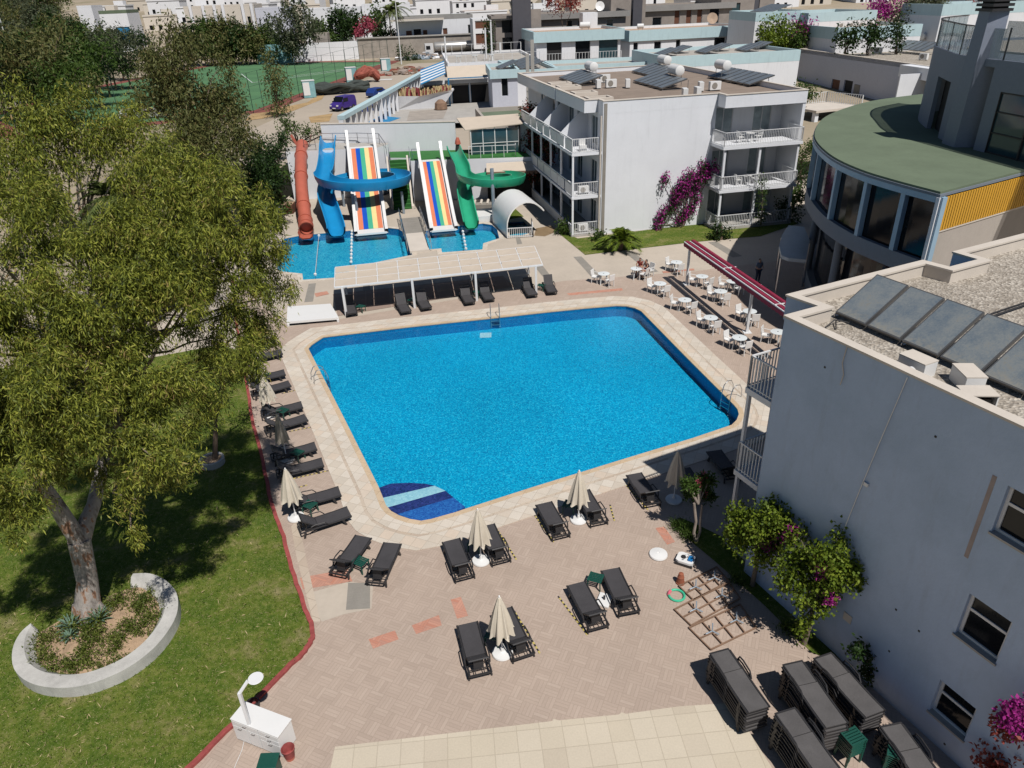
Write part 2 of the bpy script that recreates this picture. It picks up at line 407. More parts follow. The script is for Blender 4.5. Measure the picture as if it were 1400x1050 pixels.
def offset(poly, d):
    p = ccw(poly); n = len(p); out = []
    for i in range(n):
        a, c, e = Vector(p[i - 1]), Vector(p[i]), Vector(p[(i + 1) % n])
        u = (c - a).normalized(); v = (e - c).normalized()
        n1 = Vector((u.y, -u.x)); n2 = Vector((v.y, -v.x)); k = n1 + n2
        k = k / max(.35, k.length_squared / 2) if k.length > 1e-6 else n1
        out.append((c.x + k.x * d, c.y + k.y * d))
    return out
rect = [(RX0, RY0), (RX1, RY0), (RX1, RY1), (RX0, RY1)]
struct(MB().prism(rect, None, -.012, 'concrete_slab', holes=(pool, spool, rpool, kpool), bottom=False).build('concrete_paving'))
kerb = [(318, 380), (322, 430), (330, 480), (338, 527), (345, 575), (357, 620), (372, 690), (388, 735), (403, 790), (418, 835), (428, 862), (424, 880), (412, 897), (398, 910), (350, 960), (300, 1010), (255, 1055), (200, 1110), (120, 1200)]
KW = P(kerb)
tz = P([(395, 447), (460, 437), (771, 384), (948, 371), (1075, 355)]) + [(24, 44), (24, 4), (14, 2)] + KW[::-1]
struct(MB().prism(tz, None, 0, 'paving', holes=(offset(pool, .02),)).build('pool_deck'))
for i, q in enumerate([[(616, 820), (630, 816), (640, 842), (625, 846)], [(563, 855), (600, 841), (604, 855), (569, 867)], [(504, 874), (540, 862), (545, 874), (510, 887)],
          [(410, 790), (475, 778), (482, 795), (414, 806)], [(896, 722), (908, 720), (923, 741), (912, 745)], [(428, 590), (440, 587), (444, 592), (432, 595)],
          [(430, 401), (447, 398), (450, 402), (432, 406)], [(775, 401), (850, 394), (852, 397), (778, 404)], [(905, 371), (948, 367), (950, 369.5), (907, 373.5)]]):
    struct(MB().prism(P(q), None, .004, 'paving_red').build('paving_patch'))
struct(MB().prism(P([(418, 812), (478, 795), (510, 800), (508, 832), (470, 840), (440, 850)]), None, .004, 'concrete_slab').build('paving_patch'))
struct(MB().prism(P([(476, 797), (506, 797), (506, 832), (473, 834)]), None, .008, 'band_grey').build('paving_patch'))
struct(MB().prism(P([(458, 1021), (755, 986), (757, 983), (764, 985), (846, 977), (850, 974), (856, 976), (927, 966), (1000, 961), (1030, 1010), (1062, 1060), (1060, 1200), (420, 1200)]), None, .006, 'cream_tile').build('terrace_tiles'))
struct(MB().prism(P([(417, 700), (398, 720), (405, 760), (428, 850), (438, 850), (420, 770), (413, 735)]), None, .005, 'coping_outer').build('paving_patch'))
# bands in the concrete
for q in ([(784, 351), (795, 350.5), (823, 379), (811, 381)], [(853, 344), (864, 343), (900, 371), (889, 373)], [(968, 331), (979, 330), (1015, 350), (1002, 352)], [(730, 363), (741, 362), (752, 376), (742, 378)],
          [(705, 325), (711, 325), (714, 333), (707, 334)], [(422, 388), (432, 387), (428, 412), (416, 413)], [(496, 388), (505, 387), (507, 402), (497, 404)]):
    struct(MB().prism(P(q), None, -.004, 'band_grey').build('paving_band'))
struct(MB().prism(P([(733, 312), (755, 308), (762, 316), (745, 323), (730, 322)]), None, -.004, 'wet_patch').build('paving_patch'))
# pool
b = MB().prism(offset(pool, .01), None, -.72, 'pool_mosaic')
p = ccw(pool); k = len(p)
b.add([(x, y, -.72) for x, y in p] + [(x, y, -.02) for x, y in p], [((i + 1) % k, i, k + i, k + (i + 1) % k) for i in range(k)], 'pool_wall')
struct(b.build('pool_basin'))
struct(MB().prism(pool, None, -.10, 'water').build('water'))
c0, c1, c2, c3, c4 = offset(pool, -.03), offset(pool, .20), offset(pool, .72), offset(pool, .84), offset(pool, 1.55)
struct(MB().prism(c1, -.02, .035, 'coping_edge', holes=(c0,), bottom=False).build('pool_coping'))
struct(MB().prism(c2, -.02, .03, 'coping_tile', holes=(c1,), bottom=False).build('pool_coping'))
struct(MB().prism(c3, -.02, .016, 'coping_outer', holes=(c2,), bottom=False).build('pool_gutter'))
struct(MB().prism(c4, -.02, .024, 'coping_tile', holes=(c3,), bottom=False).build('pool_coping'))
# corner steps: chords of a D-shaped flight
arc = [(515, 665), (535, 661), (560, 660.5), (585, 662), (607, 668), (622, 678), (637, 692)]
def lerp(a, b, t): return (a[0] + (b[0] - a[0]) * t, a[1] + (b[1] - a[1]) * t)
A_ = [P([q])[0] for q in [(519, 671), (524, 681), (530, 693), (543, 705), (562, 711)]]     # along the left rim
B_ = [P([q])[0] for q in [(583, 661.5), (606, 667), (617, 674), (636, 687), (640, 695)]]
stp = MB()
bands = [('step_navy', -.60, [(517, 667), (535, 661), (560, 660), (583, 661.5), (606, 667), (524, 681)][:3] + [(583, 661.5), (594, 664), (522, 681)]),
         ('step_pale', -.50, [(522, 681), (594, 664), (609, 671), (529, 694)]),
         ('step_navy', -.40, [(529, 694), (609, 671), (620, 680), (543, 703)]),
         ('step_blue', -.29, [(543, 703), (620, 680), (636, 693), (612, 705), (572, 713)]),
         ('step_navy', -.19, [(572, 713), (612, 705), (640, 696), (604, 709), (590, 712)])]
for mt, z, q in bands: stp.prism(P(q, z), -.72, z, mt, bottom=False)
struct(stp.build('pool_steps'))
for pl, mt in ((spool, 's'), (rpool, 's'), (kpool, 's')):
    dp = -.62 if pl is not kpool else -.3
    b = MB().prism(offset(pl, .01), None, dp, 'slide_pool_mosaic'); p = ccw(pl); k = len(p)
    b.add([(x, y, dp) for x, y in p] + [(x, y, -.02) for x, y in p], [((i + 1) % k, i, k + i, k + (i + 1) % k) for i in range(k)], 'pool_wall')
    struct(b.build('pool_basin'))
    struct(MB().prism(pl, None, -.09, 'water').build('water'))
    struct(MB().prism(offset(pl, .35), -.02, .02, 'coping_tile', holes=(offset(pl, -.02),), bottom=False).build('pool_coping'))
# underwater lights and vents on the pool floor / far wall
for q in ((664, 458.5), ):
    c = at(q[0], q[1], -.72)
    struct(MB().box(c.x - .35, c.x + .35, c.y - .35, c.y + .35, -.715, -.70, 'step_pale').build('pool_drain'))
for px, nm in ((502, 'leftmost'), (585, 'second from the left'), (652, 'just left of the ladder'), (705, 'right of the ladder'), (776, 'rightmost')):
    # on the far wall
    py = 461 - (px - 442) * (461 - 426.6) / (750 - 442) + 3.2
    c = at(px, py, -.30)
    tag(MB().lathe([(.0, 0), (.12, 0), (.13, .02), (0, .04)], 'steel', (0, 0, 0), 12, T=Matrix.Rotation(R(90), 4, 'X')).build('pool_light', loc=c - Vector((0, .02, 0))), 'round underwater light in the far pool wall, ' + nm, 'pool light', 'lights in the far wall of the big pool')
# lawns
LW = [KW[i] for i in range(2, len(KW))] + [(-22, 2), (-22, 36), (-17, 38)]
lawn = MB().prism(LW, None, .012, 'lawn').build('lawn'); struct(lawn)
lawn2 = MB().prism([(-60, -30), (-22, -30), (-22, 36), (-60, 36)], None, .012, 'lawn').build('lawn'); struct(lawn2)
mlaw = P([(763, 318), (778, 321), (790, 326), (905, 312), (990, 300), (1075, 292), (1090, 306), (1040, 323), (948, 331), (800, 348.5)])
struct(MB().prism(mlaw, None, .01, 'lawn').build('lawn'))
nl = P([(918, 715), (930, 708), (950, 716), (1040, 760), (1150, 905), (1110, 893), (1045, 828), (980, 770), (950, 745)])
struct(MB().prism(nl, None, .016, 'lawn').build('lawn'))
struct(MB().prism(P([(692, 288), (700, 281), (716, 296), (695, 300)]), None, -.002, 'lawn').build('lawn'))
b = MB(); rk = random.Random(2); pts = [Vector((x + rk.uniform(-.025, .025), y + rk.uniform(-.02, .02), .05 + rk.uniform(-.012, .01))) for x, y in spline(KW, 5)]
b.sweep(pts, [(-.07, -.08), (-.07, .04), (.07, .04), (.07, -.08)], 'kerb_red')
struct(b.build('kerb', smooth=False))
# road level behind
struct(MB().prism([(-34, 74.3), (14, 74.3), (-2, 160), (2, 190), (-22, 190), (-30, 130)], None, 3.02, 'road').build('road'))
ptc = [at(x, y, 3.05).xy[:] for x, y in ((128, 122), (188, 109.5), (313, 86), (528, 84.5), (347, 151))] + [(-62, 100), (-80, 120)]
struct(MB().prism(ptc, None, 3.05, 'pitch').build('football_pitch'))
struct(MB().prism(offset(ptc, 3.2), None, 3.04, 'track_red', holes=(offset(ptc, -.01),)).build('running_track'))
for a, c in (((345, 113), (505, 92)), ((400, 104), (520, 88)), ((230, 121), (330, 118)), ((345, 113), (330, 101))):
    u, v = at(*a, 3.07), at(*c, 3.07)
    struct(MB().bar(u, v, .16, .01, 'white_metal').build('pitch_line'))
struct(MB().prism([at(x, y, 3.03).xy[:] for x, y in ((345, 155), (420, 140), (450, 120), (440, 136), (400, 152), (360, 162), (335, 165))], None, 3.035, 'dry_grass').build('verge'))
struct(MB().prism([at(x, y, 3.03).xy[:] for x, y in ((422, 160), (455, 155), (450, 166), (425, 168))], None, 3.035, 'dry_grass').build('verge'))
# ================================================================ loungers
def make_lounger(name, label, group, ang, sl='sling'):
    t = thing(name, label, 'sun lounger', (0, 0, 0), 0, group)
    f = MB()
    for s in (-1, 1):
        f.tube([(s * .32, -.97, .26), (s * .32, -.4, .275), (s * .32, .5, .275), (s * .32, .97, .30)], .034, 'dark_plastic', 6)
    for y, w in ((-.95, .05), (-.30, .04), (.3, .04), (.93, .05)): f.box(-.31, .31, y - w / 2, y + w / 2, .22, .27, 'dark_plastic')
    for y in (-.74, -.52): f.box(-.30, .30, y - .012, y + .012, .225, .25, 'dark_plastic')
    for x in (-.13, .13): f.box(x - .012, x + .012, -.93, -.31, .20, .225, 'dark_plastic')
    f.build('frame', t)
    for sx in (-1, 1):
        for y, dy in ((-.80, -.06), (.62, .10)):
            MB().bar((sx * .325, y, .27), (sx * .335, y + dy, 0), .05, .07, 'dark_plastic').build('leg', t)
    s = MB(); n = 7; w = .285
    ys = [-.29 + 1.25 * i / n for i in range(n + 1)]
    zz = [.305 - .018 * math.sin(math.pi * i / n) + .02 * (i / n) ** 2 for i in range(n + 1)]
    for i in range(n): s.add([(-w, ys[i], zz[i]), (w, ys[i], zz[i]), (w, ys[i + 1], zz[i + 1]), (-w, ys[i + 1], zz[i + 1]), (-w, ys[i], zz[i] - .03), (w, ys[i], zz[i] - .03), (w, ys[i + 1], zz[i + 1] - .03), (-w, ys[i + 1], zz[i + 1] - .03)],
                             [(0, 1, 2, 3), (4, 7, 6, 5), (0, 3, 7, 4), (1, 5, 6, 2)] + ([(0, 4, 5, 1)] if i == 0 else []) + ([(2, 6, 7, 3)] if i == n - 1 else []), sl)
    s.build('seat', t)
    T = Matrix.Translation((0, -.31, .30)) @ Matrix.Rotation(-ang, 4, 'X')
    k = MB(); k.box(-.27, .27, -.66, 0, -.012, .006, sl, T)
    k.box(-.30, -.265, -.68, 0, -.02, .016, 'dark_plastic', T); k.box(.265, .30, -.68, 0, -.02, .016, 'dark_plastic', T); k.box(-.30, .30, -.705, -.66, -.022, .018, 'dark_plastic', T)
    br = k.build('backrest', t)
    if ang > .1:
        e = T @ Vector((0, -.45, 0)); MB().bar((0, -.72, .25), e, .30, .012, 'dark_plastic').build('prop', t)
    for sx in (-1, 1):
        MB().tube([(sx * .355, -.62, .27), (sx * .37, -.56, .44), (sx * .37, -.40, .475), (sx * .365, -.05, .45), (sx * .35, .08, .30)], .022, 'dark_plastic', 6).build('armrest', t)
    return t
def place(px_h, px_f, z=.3):
    h, f = at(*px_h, z), at(*px_f, z); c = (h + f) / 2; d = f - h
    return (c.x, c.y, 0), math.atan2(-d.x, d.y)
G1 = 'charcoal sun loungers round the pool'
lo_low = make_lounger('sun_lounger', 'charcoal sun lounger nearest the lawn corner, left of the lowest green table', G1, .70)
lo_hi = make_lounger('sun_lounger', 'black sun lounger under the left end of the fabric shade, back raised', G1, 1.05)
front = [((459, 787), (499, 731), 'charcoal lounger below the pool steps, left one of the slanting pair near the kerb'),
         ((511, 799), (538, 740), 'charcoal lounger below the round pool steps, right one of the slanting pair'),
         ((637, 790), (616, 737), 'charcoal lounger left of the closed parasol beside the pool steps'),
         ((688, 769), (663, 716), 'charcoal lounger right of the closed parasol beside the pool steps'),
         ((658, 924), (638, 850), 'charcoal lounger left of the parasol standing nearest the camera'),
         ((718, 898), (686, 832), 'charcoal lounger right of the parasol standing nearest the camera'),
         ((770, 734), (742, 686), 'charcoal lounger left of the parasol in the middle of the near pool edge'),
         ((823, 717), (793, 668), 'charcoal lounger right of the parasol in the middle of the near pool edge'),
         ((895, 690), (865, 646), 'charcoal lounger half in building shade, left of the rightmost parasol'),
         ((962, 681), (932, 640), 'charcoal lounger wholly in shade, right of the rightmost parasol'),
         ((1006, 656), (974, 614), 'charcoal lounger in deep shade beside the balconies of the near white building'),
         ((820, 858), (787, 797), 'charcoal lounger with nearly flat back left of the green table without parasol'),
         ((863, 839), (833, 776), 'charcoal lounger with nearly flat back right of the green table without parasol')]
left = [((408, 722), (478, 699), 'charcoal lounger on the lawn side, lowest of the row, by the round white parasol foot'),
        ((396, 690), (466, 671), 'charcoal lounger on the lawn side, second from the camera, above the lowest green table'),
        ((375, 648), (444, 631), 'charcoal lounger on the lawn side, third from the camera'),
        ((368, 626), (434, 609), 'charcoal lounger on the lawn side, fourth from the camera'),
        ((360, 588), (421, 570), 'charcoal lounger on the lawn side, fifth from the camera'),
        ((356, 566), (414, 553), 'charcoal lounger on the lawn side, sixth from the camera'),
        ((343, 538), (397, 524), 'charcoal lounger on the lawn side, seventh from the camera, under drooping leaves'),
        ((338, 520), (389, 509), 'charcoal lounger on the lawn side, eighth from the camera, under drooping leaves'),
        ((338, 491), (384, 481), 'charcoal lounger on the lawn side, ninth from the camera, beneath the tree'),
        ((334, 474), (372, 466), 'charcoal lounger on the lawn side, farthest of the row, half behind leaves')]
far = [((476, 411), (482, 431), None), ((545, 409), (557, 428), 'black lounger with raised back under the shade, second from the left'),
       ((573, 404), (585, 423), 'black lounger with raised back under the shade, third from the left'), ((633, 397), (644, 415), 'black lounger with raised back under the shade, fourth from the left'),
       ((659, 393), (671, 411), 'black lounger with raised back under the shade, fifth from the left'), ((719, 388), (729, 404), 'black lounger with raised back at the right post of the shade'),
       ((747, 384), (756, 400), 'black lounger just outside the right end of the fabric shade')]
first = True
for h, f, lb in front + left:
    L, rz = place(h, f)
    if h == (408, 722): lo_low.location = L; lo_low.rotation_euler.z = rz; lo_low['label'] = lb
    else: dup(lo_low, L, rz, lb)
for h, f, lb in far:
    L, rz = place(h, f)
    if lb is None: lo_hi.location = L; lo_hi.rotation_euler.z = rz
    else: dup(lo_hi, L, rz, lb)
lo_st = make_lounger('sun_lounger', 'x', 'stacked sun loungers beside the near white building', 0.0, 'sling_worn')
stacks = [((981, 886), (1041, 976), 7, 'the stack nearest the pale terrace tiles'), ((1079, 899), (1153, 1004), 8, 'the middle stack'),
          ((1119, 890), (1204, 986), 6, 'the stack against the near building wall'), ((1071, 969), (1146, 1075), 8, 'the stack at the bottom edge'),
          ((1217, 991), (1292, 1094), 6, 'the stack right of the tables')]
ords = ['topmost', 'second from the top', 'third from the top', 'fourth from the top', 'fifth from the top', 'sixth from the top', 'seventh from the top', 'lowest']
used = False
for (h, f, n, nm) in stacks:
    zt = .30 + .125 * (n - 1)
    L, rz = place(h, f, zt)
    for k in range(n):
        lb = 'charcoal lounger, %s of %s' % (ords[k] if k < n - 1 else 'lowest', nm)
        loc = (L[0] + rnd.uniform(-.02, .02), L[1] + rnd.uniform(-.02, .02), .125 * (n - 1 - k)); r2 = rz + rnd.uniform(-.012, .012)
        if not used: lo_st.location = loc; lo_st.rotation_euler.z = r2; lo_st['label'] = lb; used = True
        else: dup(lo_st, loc, r2, lb)
# ---------------------------------------------------------------- parasols
def make_parasol(label, canvas='canvas', low=.92, r=.36):
    t = thing('parasol', label, 'parasol', (0, 0, 0), 0, 'closed cream parasols by the pool')
    MB().lathe([(0, 0), (.31, 0), (.325, .03), (.31, .075), (.12, .10), (.06, .12), (.045, .26), (0, .26)], 'white_plastic', n=24).build('base', t, smooth=True)
    MB().tube([(0, 0, .1), (0, 0, 2.32)], .022, 'white_metal', 10).build('pole', t, smooth=True)
    m = MB(); n = 64; prof = [(r, low), (r * .93, low + .03), (r * .86, low + .25), (r * .68, low + .6), (r * .46, low + .95), (r * .26, low + 1.22), (r * .14, low + 1.33), (.02, low + 1.36)]
    vs = []
    for i, (q, z) in enumerate(prof):
        for j in range(n):
            a = 2 * math.pi * j / n; fo = 1 + .20 * math.cos(8 * a) * (1 - i / len(prof)) + .06 * math.sin(3 * a + i * .5) + .05 * math.cos(16 * a + 1)
            zz = z - (.07 * math.cos(8 * a) + .04 * math.sin(5 * a + 2) if i == 0 else 0)
            vs.append((q * fo * math.cos(a), q * fo * math.sin(a), zz))
    fs = [(i * n + j, i * n + (j + 1) % n, (i + 1) * n + (j + 1) % n, (i + 1) * n + j) for i in range(len(prof) - 1) for j in range(n)]
    fs.append(tuple((len(prof) - 1) * n + j for j in range(n)))
    m.add(vs, fs, canvas); c = m.build('canopy', t, smooth=True)
    MB().lathe([(r * .30, low + 1.17), (r * .24, low + 1.25), (.05, low + 1.37), (0, low + 1.38)], canvas, n=16, ripple=.08).build('vent_cap', c, smooth=True)
    MB().lathe([(0, 2.29), (.03, 2.30), (.025, 2.36), (0, 2.38)], 'white_plastic', n=10).build('finial', t, smooth=True)
    return t
simple('canvas_dirty', (.36, .32, .26), .9, var=.25, scale=3, fine=.1, bmp=.2)
u0 = make_parasol('closed cream parasol standing nearest the camera between two loungers')
u1 = make_parasol('greyish dirty closed parasol beside the lawn kerb, third from the camera', 'canvas_dirty', 1.02, .27)
for (x, y), lb, src, tilt in [((687, 893), None, u0, 0), ((658, 767), 'closed cream parasol beside the round pool steps', u0, 0), ((791, 711), 'closed cream parasol at the middle of the near pool edge', u0, 0),
                              ((921, 684), 'closed cream parasol with its foot in the building shade', u0, 0), ((405, 708), 'closed cream parasol lowest of those beside the lawn kerb', u0, 0),
                              ((393, 630), None, u1, 0), ((371, 569), 'closed cream parasol beside the kerb under drooping leaves', u0, 0), ((358, 533), 'closed cream parasol beside the kerb, farthest and half hidden by leaves', u0, 0)]:
    c = at(x, y)
    if lb is None: src.location = c; src.rotation_euler.z = x
    else: q = dup(src, c, x * .7, lb); q.scale = (1, 1, 1.0 + (rnd.random() - .5) * .06)
# lone parasol feet
def foot(name, lb, px, py):
    tag(MB().lathe([(0, 0), (.30, 0), (.325, .03), (.31, .08), (.12, .11), (.05, .12), (.04, .10), (0, .10)], 'white_plastic', n=28).build(name, smooth=True, loc=at(px, py)), lb, 'parasol foot', 'white parasol feet without a parasol')
foot('umbrella_weight', 'round white parasol foot standing alone on the paving', 900, 759)
t = thing('umbrella_weight', 'square white parasol foot between the two flat backed loungers', 'parasol foot', at(826, 822), R(-24), 'white parasol feet without a parasol')
MB().box(-.22, .22, -.28, .28, 0, .09, 'white_plastic').build('slab', t, bevel=.02)
MB().tube([(0, 0, .09), (0, 0, .24)], .035, 'dark_plastic', 10).build('socket', t)
# ---------------------------------------------------------------- green tables
def make_side_table(lb, gr='green plastic side tables'):
    t = thing('side_table', lb, 'side table', (0, 0, 0), 0, gr)
    m = MB()
    for i in range(6): m.box(-.22, .22, -.21 + i * .073, -.21 + i * .073 + .052, .37, .39, 'green_plastic')
    for s in (-1, 1): m.box(s * .22 - .02, s * .22 + .02, -.22, .22, .35, .392, 'green_plastic')
    m.build('tabletop', t)
    for sx in (-1, 1):
        for sy in (-1, 1): MB().bar((sx * .20, sy * .18, .37), (sx * .22, sy * .2, 0), .03, .05, 'green_plastic').build('leg', t)
    return t
st0 = make_side_table('green slatted side table between the slanting pair of loungers')
for i, ((x, y), lb) in enumerate([((494, 778), None), ((425, 700), 'green side table between the two lowest loungers on the lawn side'), ((408, 628), 'green side table between the third and fourth lawn side loungers'),
                                  ((388, 570), 'green side table between the fifth and sixth lawn side loungers'), ((363, 520), 'green side table between the seventh and eighth lawn side loungers'), ((357, 480), 'green side table beneath the tree at the far end of the lounger row'),
                                  ((814, 801), 'green side table between the two flat backed loungers'), ((651, 752), 'green side table in the shadow of the parasol by the pool steps'),
                                  ((676, 879), 'green side table in the shadow of the nearest parasol'), ((779, 700), 'green side table in the shadow of the middle parasol'),
                                  ((494, 426), 'dark side table beside the leftmost lounger under the shade'), ((564, 417), 'small side table between second and third loungers under the shade'),
                                  ((652, 406), 'small side table between fourth and fifth loungers under the shade'), ((740, 397), 'small side table at the right post of the shade')]):
    c = at(x, y); rz = GA + (R(0) if x > 450 else R(-5))
    if i == 0: st0.location = c; st0.rotation_euler.z = R(-30)
    else: dup(st0, c, rz, lb)
for (x, y, n, nm) in ((1167, 1006, 8, 'left stack of green tables'), (1229, 1028, 8, 'right stack of green tables')):
    zt = .39 + .07 * (n - 1); c = at(x, y, zt)
    for k in range(n):
        dup(st0, (c.x + rnd.uniform(-.01, .01), c.y, .07 * (n - 1 - k)), R(20 if x < 1200 else -30) + rnd.uniform(-.04, .04), 'green table, %s in the %s' % (ords[k] if k < n - 1 else 'lowest', nm), 'stacked green tables')
# ---------------------------------------------------------------- white tables and chairs
simple('table_white', (.70, .745, .76), .35, var=.04, fine=.01, bmp=.02)
def make_table():
    t = thing('cafe_table', 'x', 'table', (0, 0, 0), 0, 'round white cafe tables right of the pool')
    MB().lathe([(0, .70), (.36, .70), (.40, .715), (.40, .735), (.37, .74), (.03, .74), (.03, .742), (0, .742)], 'table_white', n=28).build('tabletop', t, smooth=True)
    MB().lathe([(0, .743), (.035, .743), (.035, .75), (0, .75)], 'dark_plastic', n=10).build('parasol_hole', t)
    for a in (45, 135, 225, 315):
        a = R(a); MB().bar((.26 * math.cos(a), .26 * math.sin(a), .70), (.33 * math.cos(a), .33 * math.sin(a), 0), .05, .05, 'table_white').build('leg', t)
    return t
def make_chair():
    "faces local +y"
    t = thing('cafe_chair', 'x', 'chair', (0, 0, 0), 0, 'white cafe chairs right of the pool')
    MB().box(-.23, .23, -.22, .23, .41, .45, 'white_plastic').build('seat', t, bevel=.012)
    m = MB(); T = Matrix.Translation((0, -.22, .44)) @ Matrix.Rotation(R(8), 4, 'X'); m.box(-.23, .23, -.02, .02, 0, .46, 'white_plastic', T); m.build('backrest', t, bevel=.012)
    for sx in (-1, 1):
        for y in (-.19, .20): MB().bar((sx * .205, y, .42), (sx * .215, y * 1.08, 0), .04, .04, 'white_plastic').build('leg', t)
    for sx in (-1, 1): MB().tube([(sx * .24, .19, .44), (sx * .25, .17, .64), (sx * .25, -.22, .66)], .018, 'white_plastic', 6).build('armrest', t)
    return t
tb0, ch0 = make_table(), make_chair(); first = True
AX = Vector((-.72, .69)).normalized()
tabs = [(825, 388, 'the table by itself beyond the pool corner', (.10, .62, 0)), (869.5, 381, 'the table where the couple sits', None), (924, 372, 'the farthest table, on the concrete left of the awning post', (.12, None, 0)),
        (901.5, 402, 'the first table along the pool edge', (0, 0, 0)), (935, 425, 'the second table along the pool edge', (0, 0, 0)), (970, 450, 'the third table along the pool edge', (0, 0, 0)),
        (1009, 478, 'the fourth table along the pool edge, nearest the balconies', (0, 0, 0)), (958.5, 392, 'the first table behind the awning shadow strip', (0, 0, 0)),
        (983.5, 413, 'the second table behind the awning shadow strip', (0, 0, 0)), (1023, 441, 'the table behind the near awning post', (0, 0, 0)), (1061, 470, 'the table beside the roof corner of the near building', (0, 0, 0)),
        (1000, 399, 'the small table in the round shadow', (0, 0, 0))]
for k, (x, y, nm, ch) in enumerate(tabs):
    c = at(x, y)
    if first: tb = tb0; tb0.location = c; tb0['label'] = 'round white table, ' + nm
    else: tb = dup(tb0, c, rnd.random(), 'round white table, ' + nm)
    ax = Matrix.Rotation(rnd.uniform(-.22, .22), 2) @ AX
    chs = [(1, ax * .58, 'far left chair at '), (-1, Matrix.Rotation(-.45, 2) @ ax * -.60, 'near right chair at ')]
    if ch is None: chs = [(1, Vector((.42, .60)), 'chair under the seated couple at '), (-1, Vector((.46, -.28)), 'near right chair at '), (1, Vector((.98, .45)), 'empty chair behind the couple at ')]
    for s, o, cl in chs:
        p = Vector((c.x + o.x, c.y + o.y, 0)); d = Vector((c.x, c.y)) - p.xy; rz = math.atan2(-d.x, d.y) + rnd.uniform(-.2, .2)
        lb = 'white ' + cl + nm.replace('the table where the couple sits', 'the couple\'s table')
        if first: ch0.location = p; ch0.rotation_euler.z = rz; ch0['label'] = lb; first = False
        else: dup(ch0, p, rz, lb)
    if ch is None: CPL = (c.copy(), math.atan2(-(-.42), -.60))
    first = False
# ---------------------------------------------------------------- people
simple('skin', (.46, .25, .17), .55, var=.04, fine=.02, obj=True); simple('skin_tan', (.34, .17, .11), .55, var=.04, fine=.02, obj=True)
simple('hair_dark', (.018, .012, .010), .5, var=.2, fine=.1); simple('cloth_red', (.30, .035, .03), .85, var=.1); simple('cloth_dark', (.045, .035, .05), .85, var=.1)
simple('cloth_shirt', (.16, .20, .27), .85, var=.1); simple('cloth_jeans', (.035, .05, .085), .9, var=.15); simple('shoe', (.03, .03, .03), .6)
def skin_mesh(name, V, E, rad, mat, parent, root=0, sub=1):
    me = bpy.data.meshes.new(name); me.from_pydata(V, E, []); o = bpy.data.objects.new(name, me); COL.objects.link(o)
    me.materials.append(MATS[mat]); o.parent = parent
    m = o.modifiers.new('skin', 'SKIN'); m.use_smooth_shade = True
    sv = me.skin_vertices[0].data
    for i, r in enumerate(rad): sv[i].radius = (r, r) if not hasattr(r, '__len__') else r; sv[i].use_root = (i == root)
    s = o.modifiers.new('sub', 'SUBSURF'); s.levels = sub; s.render_levels = sub
    return o
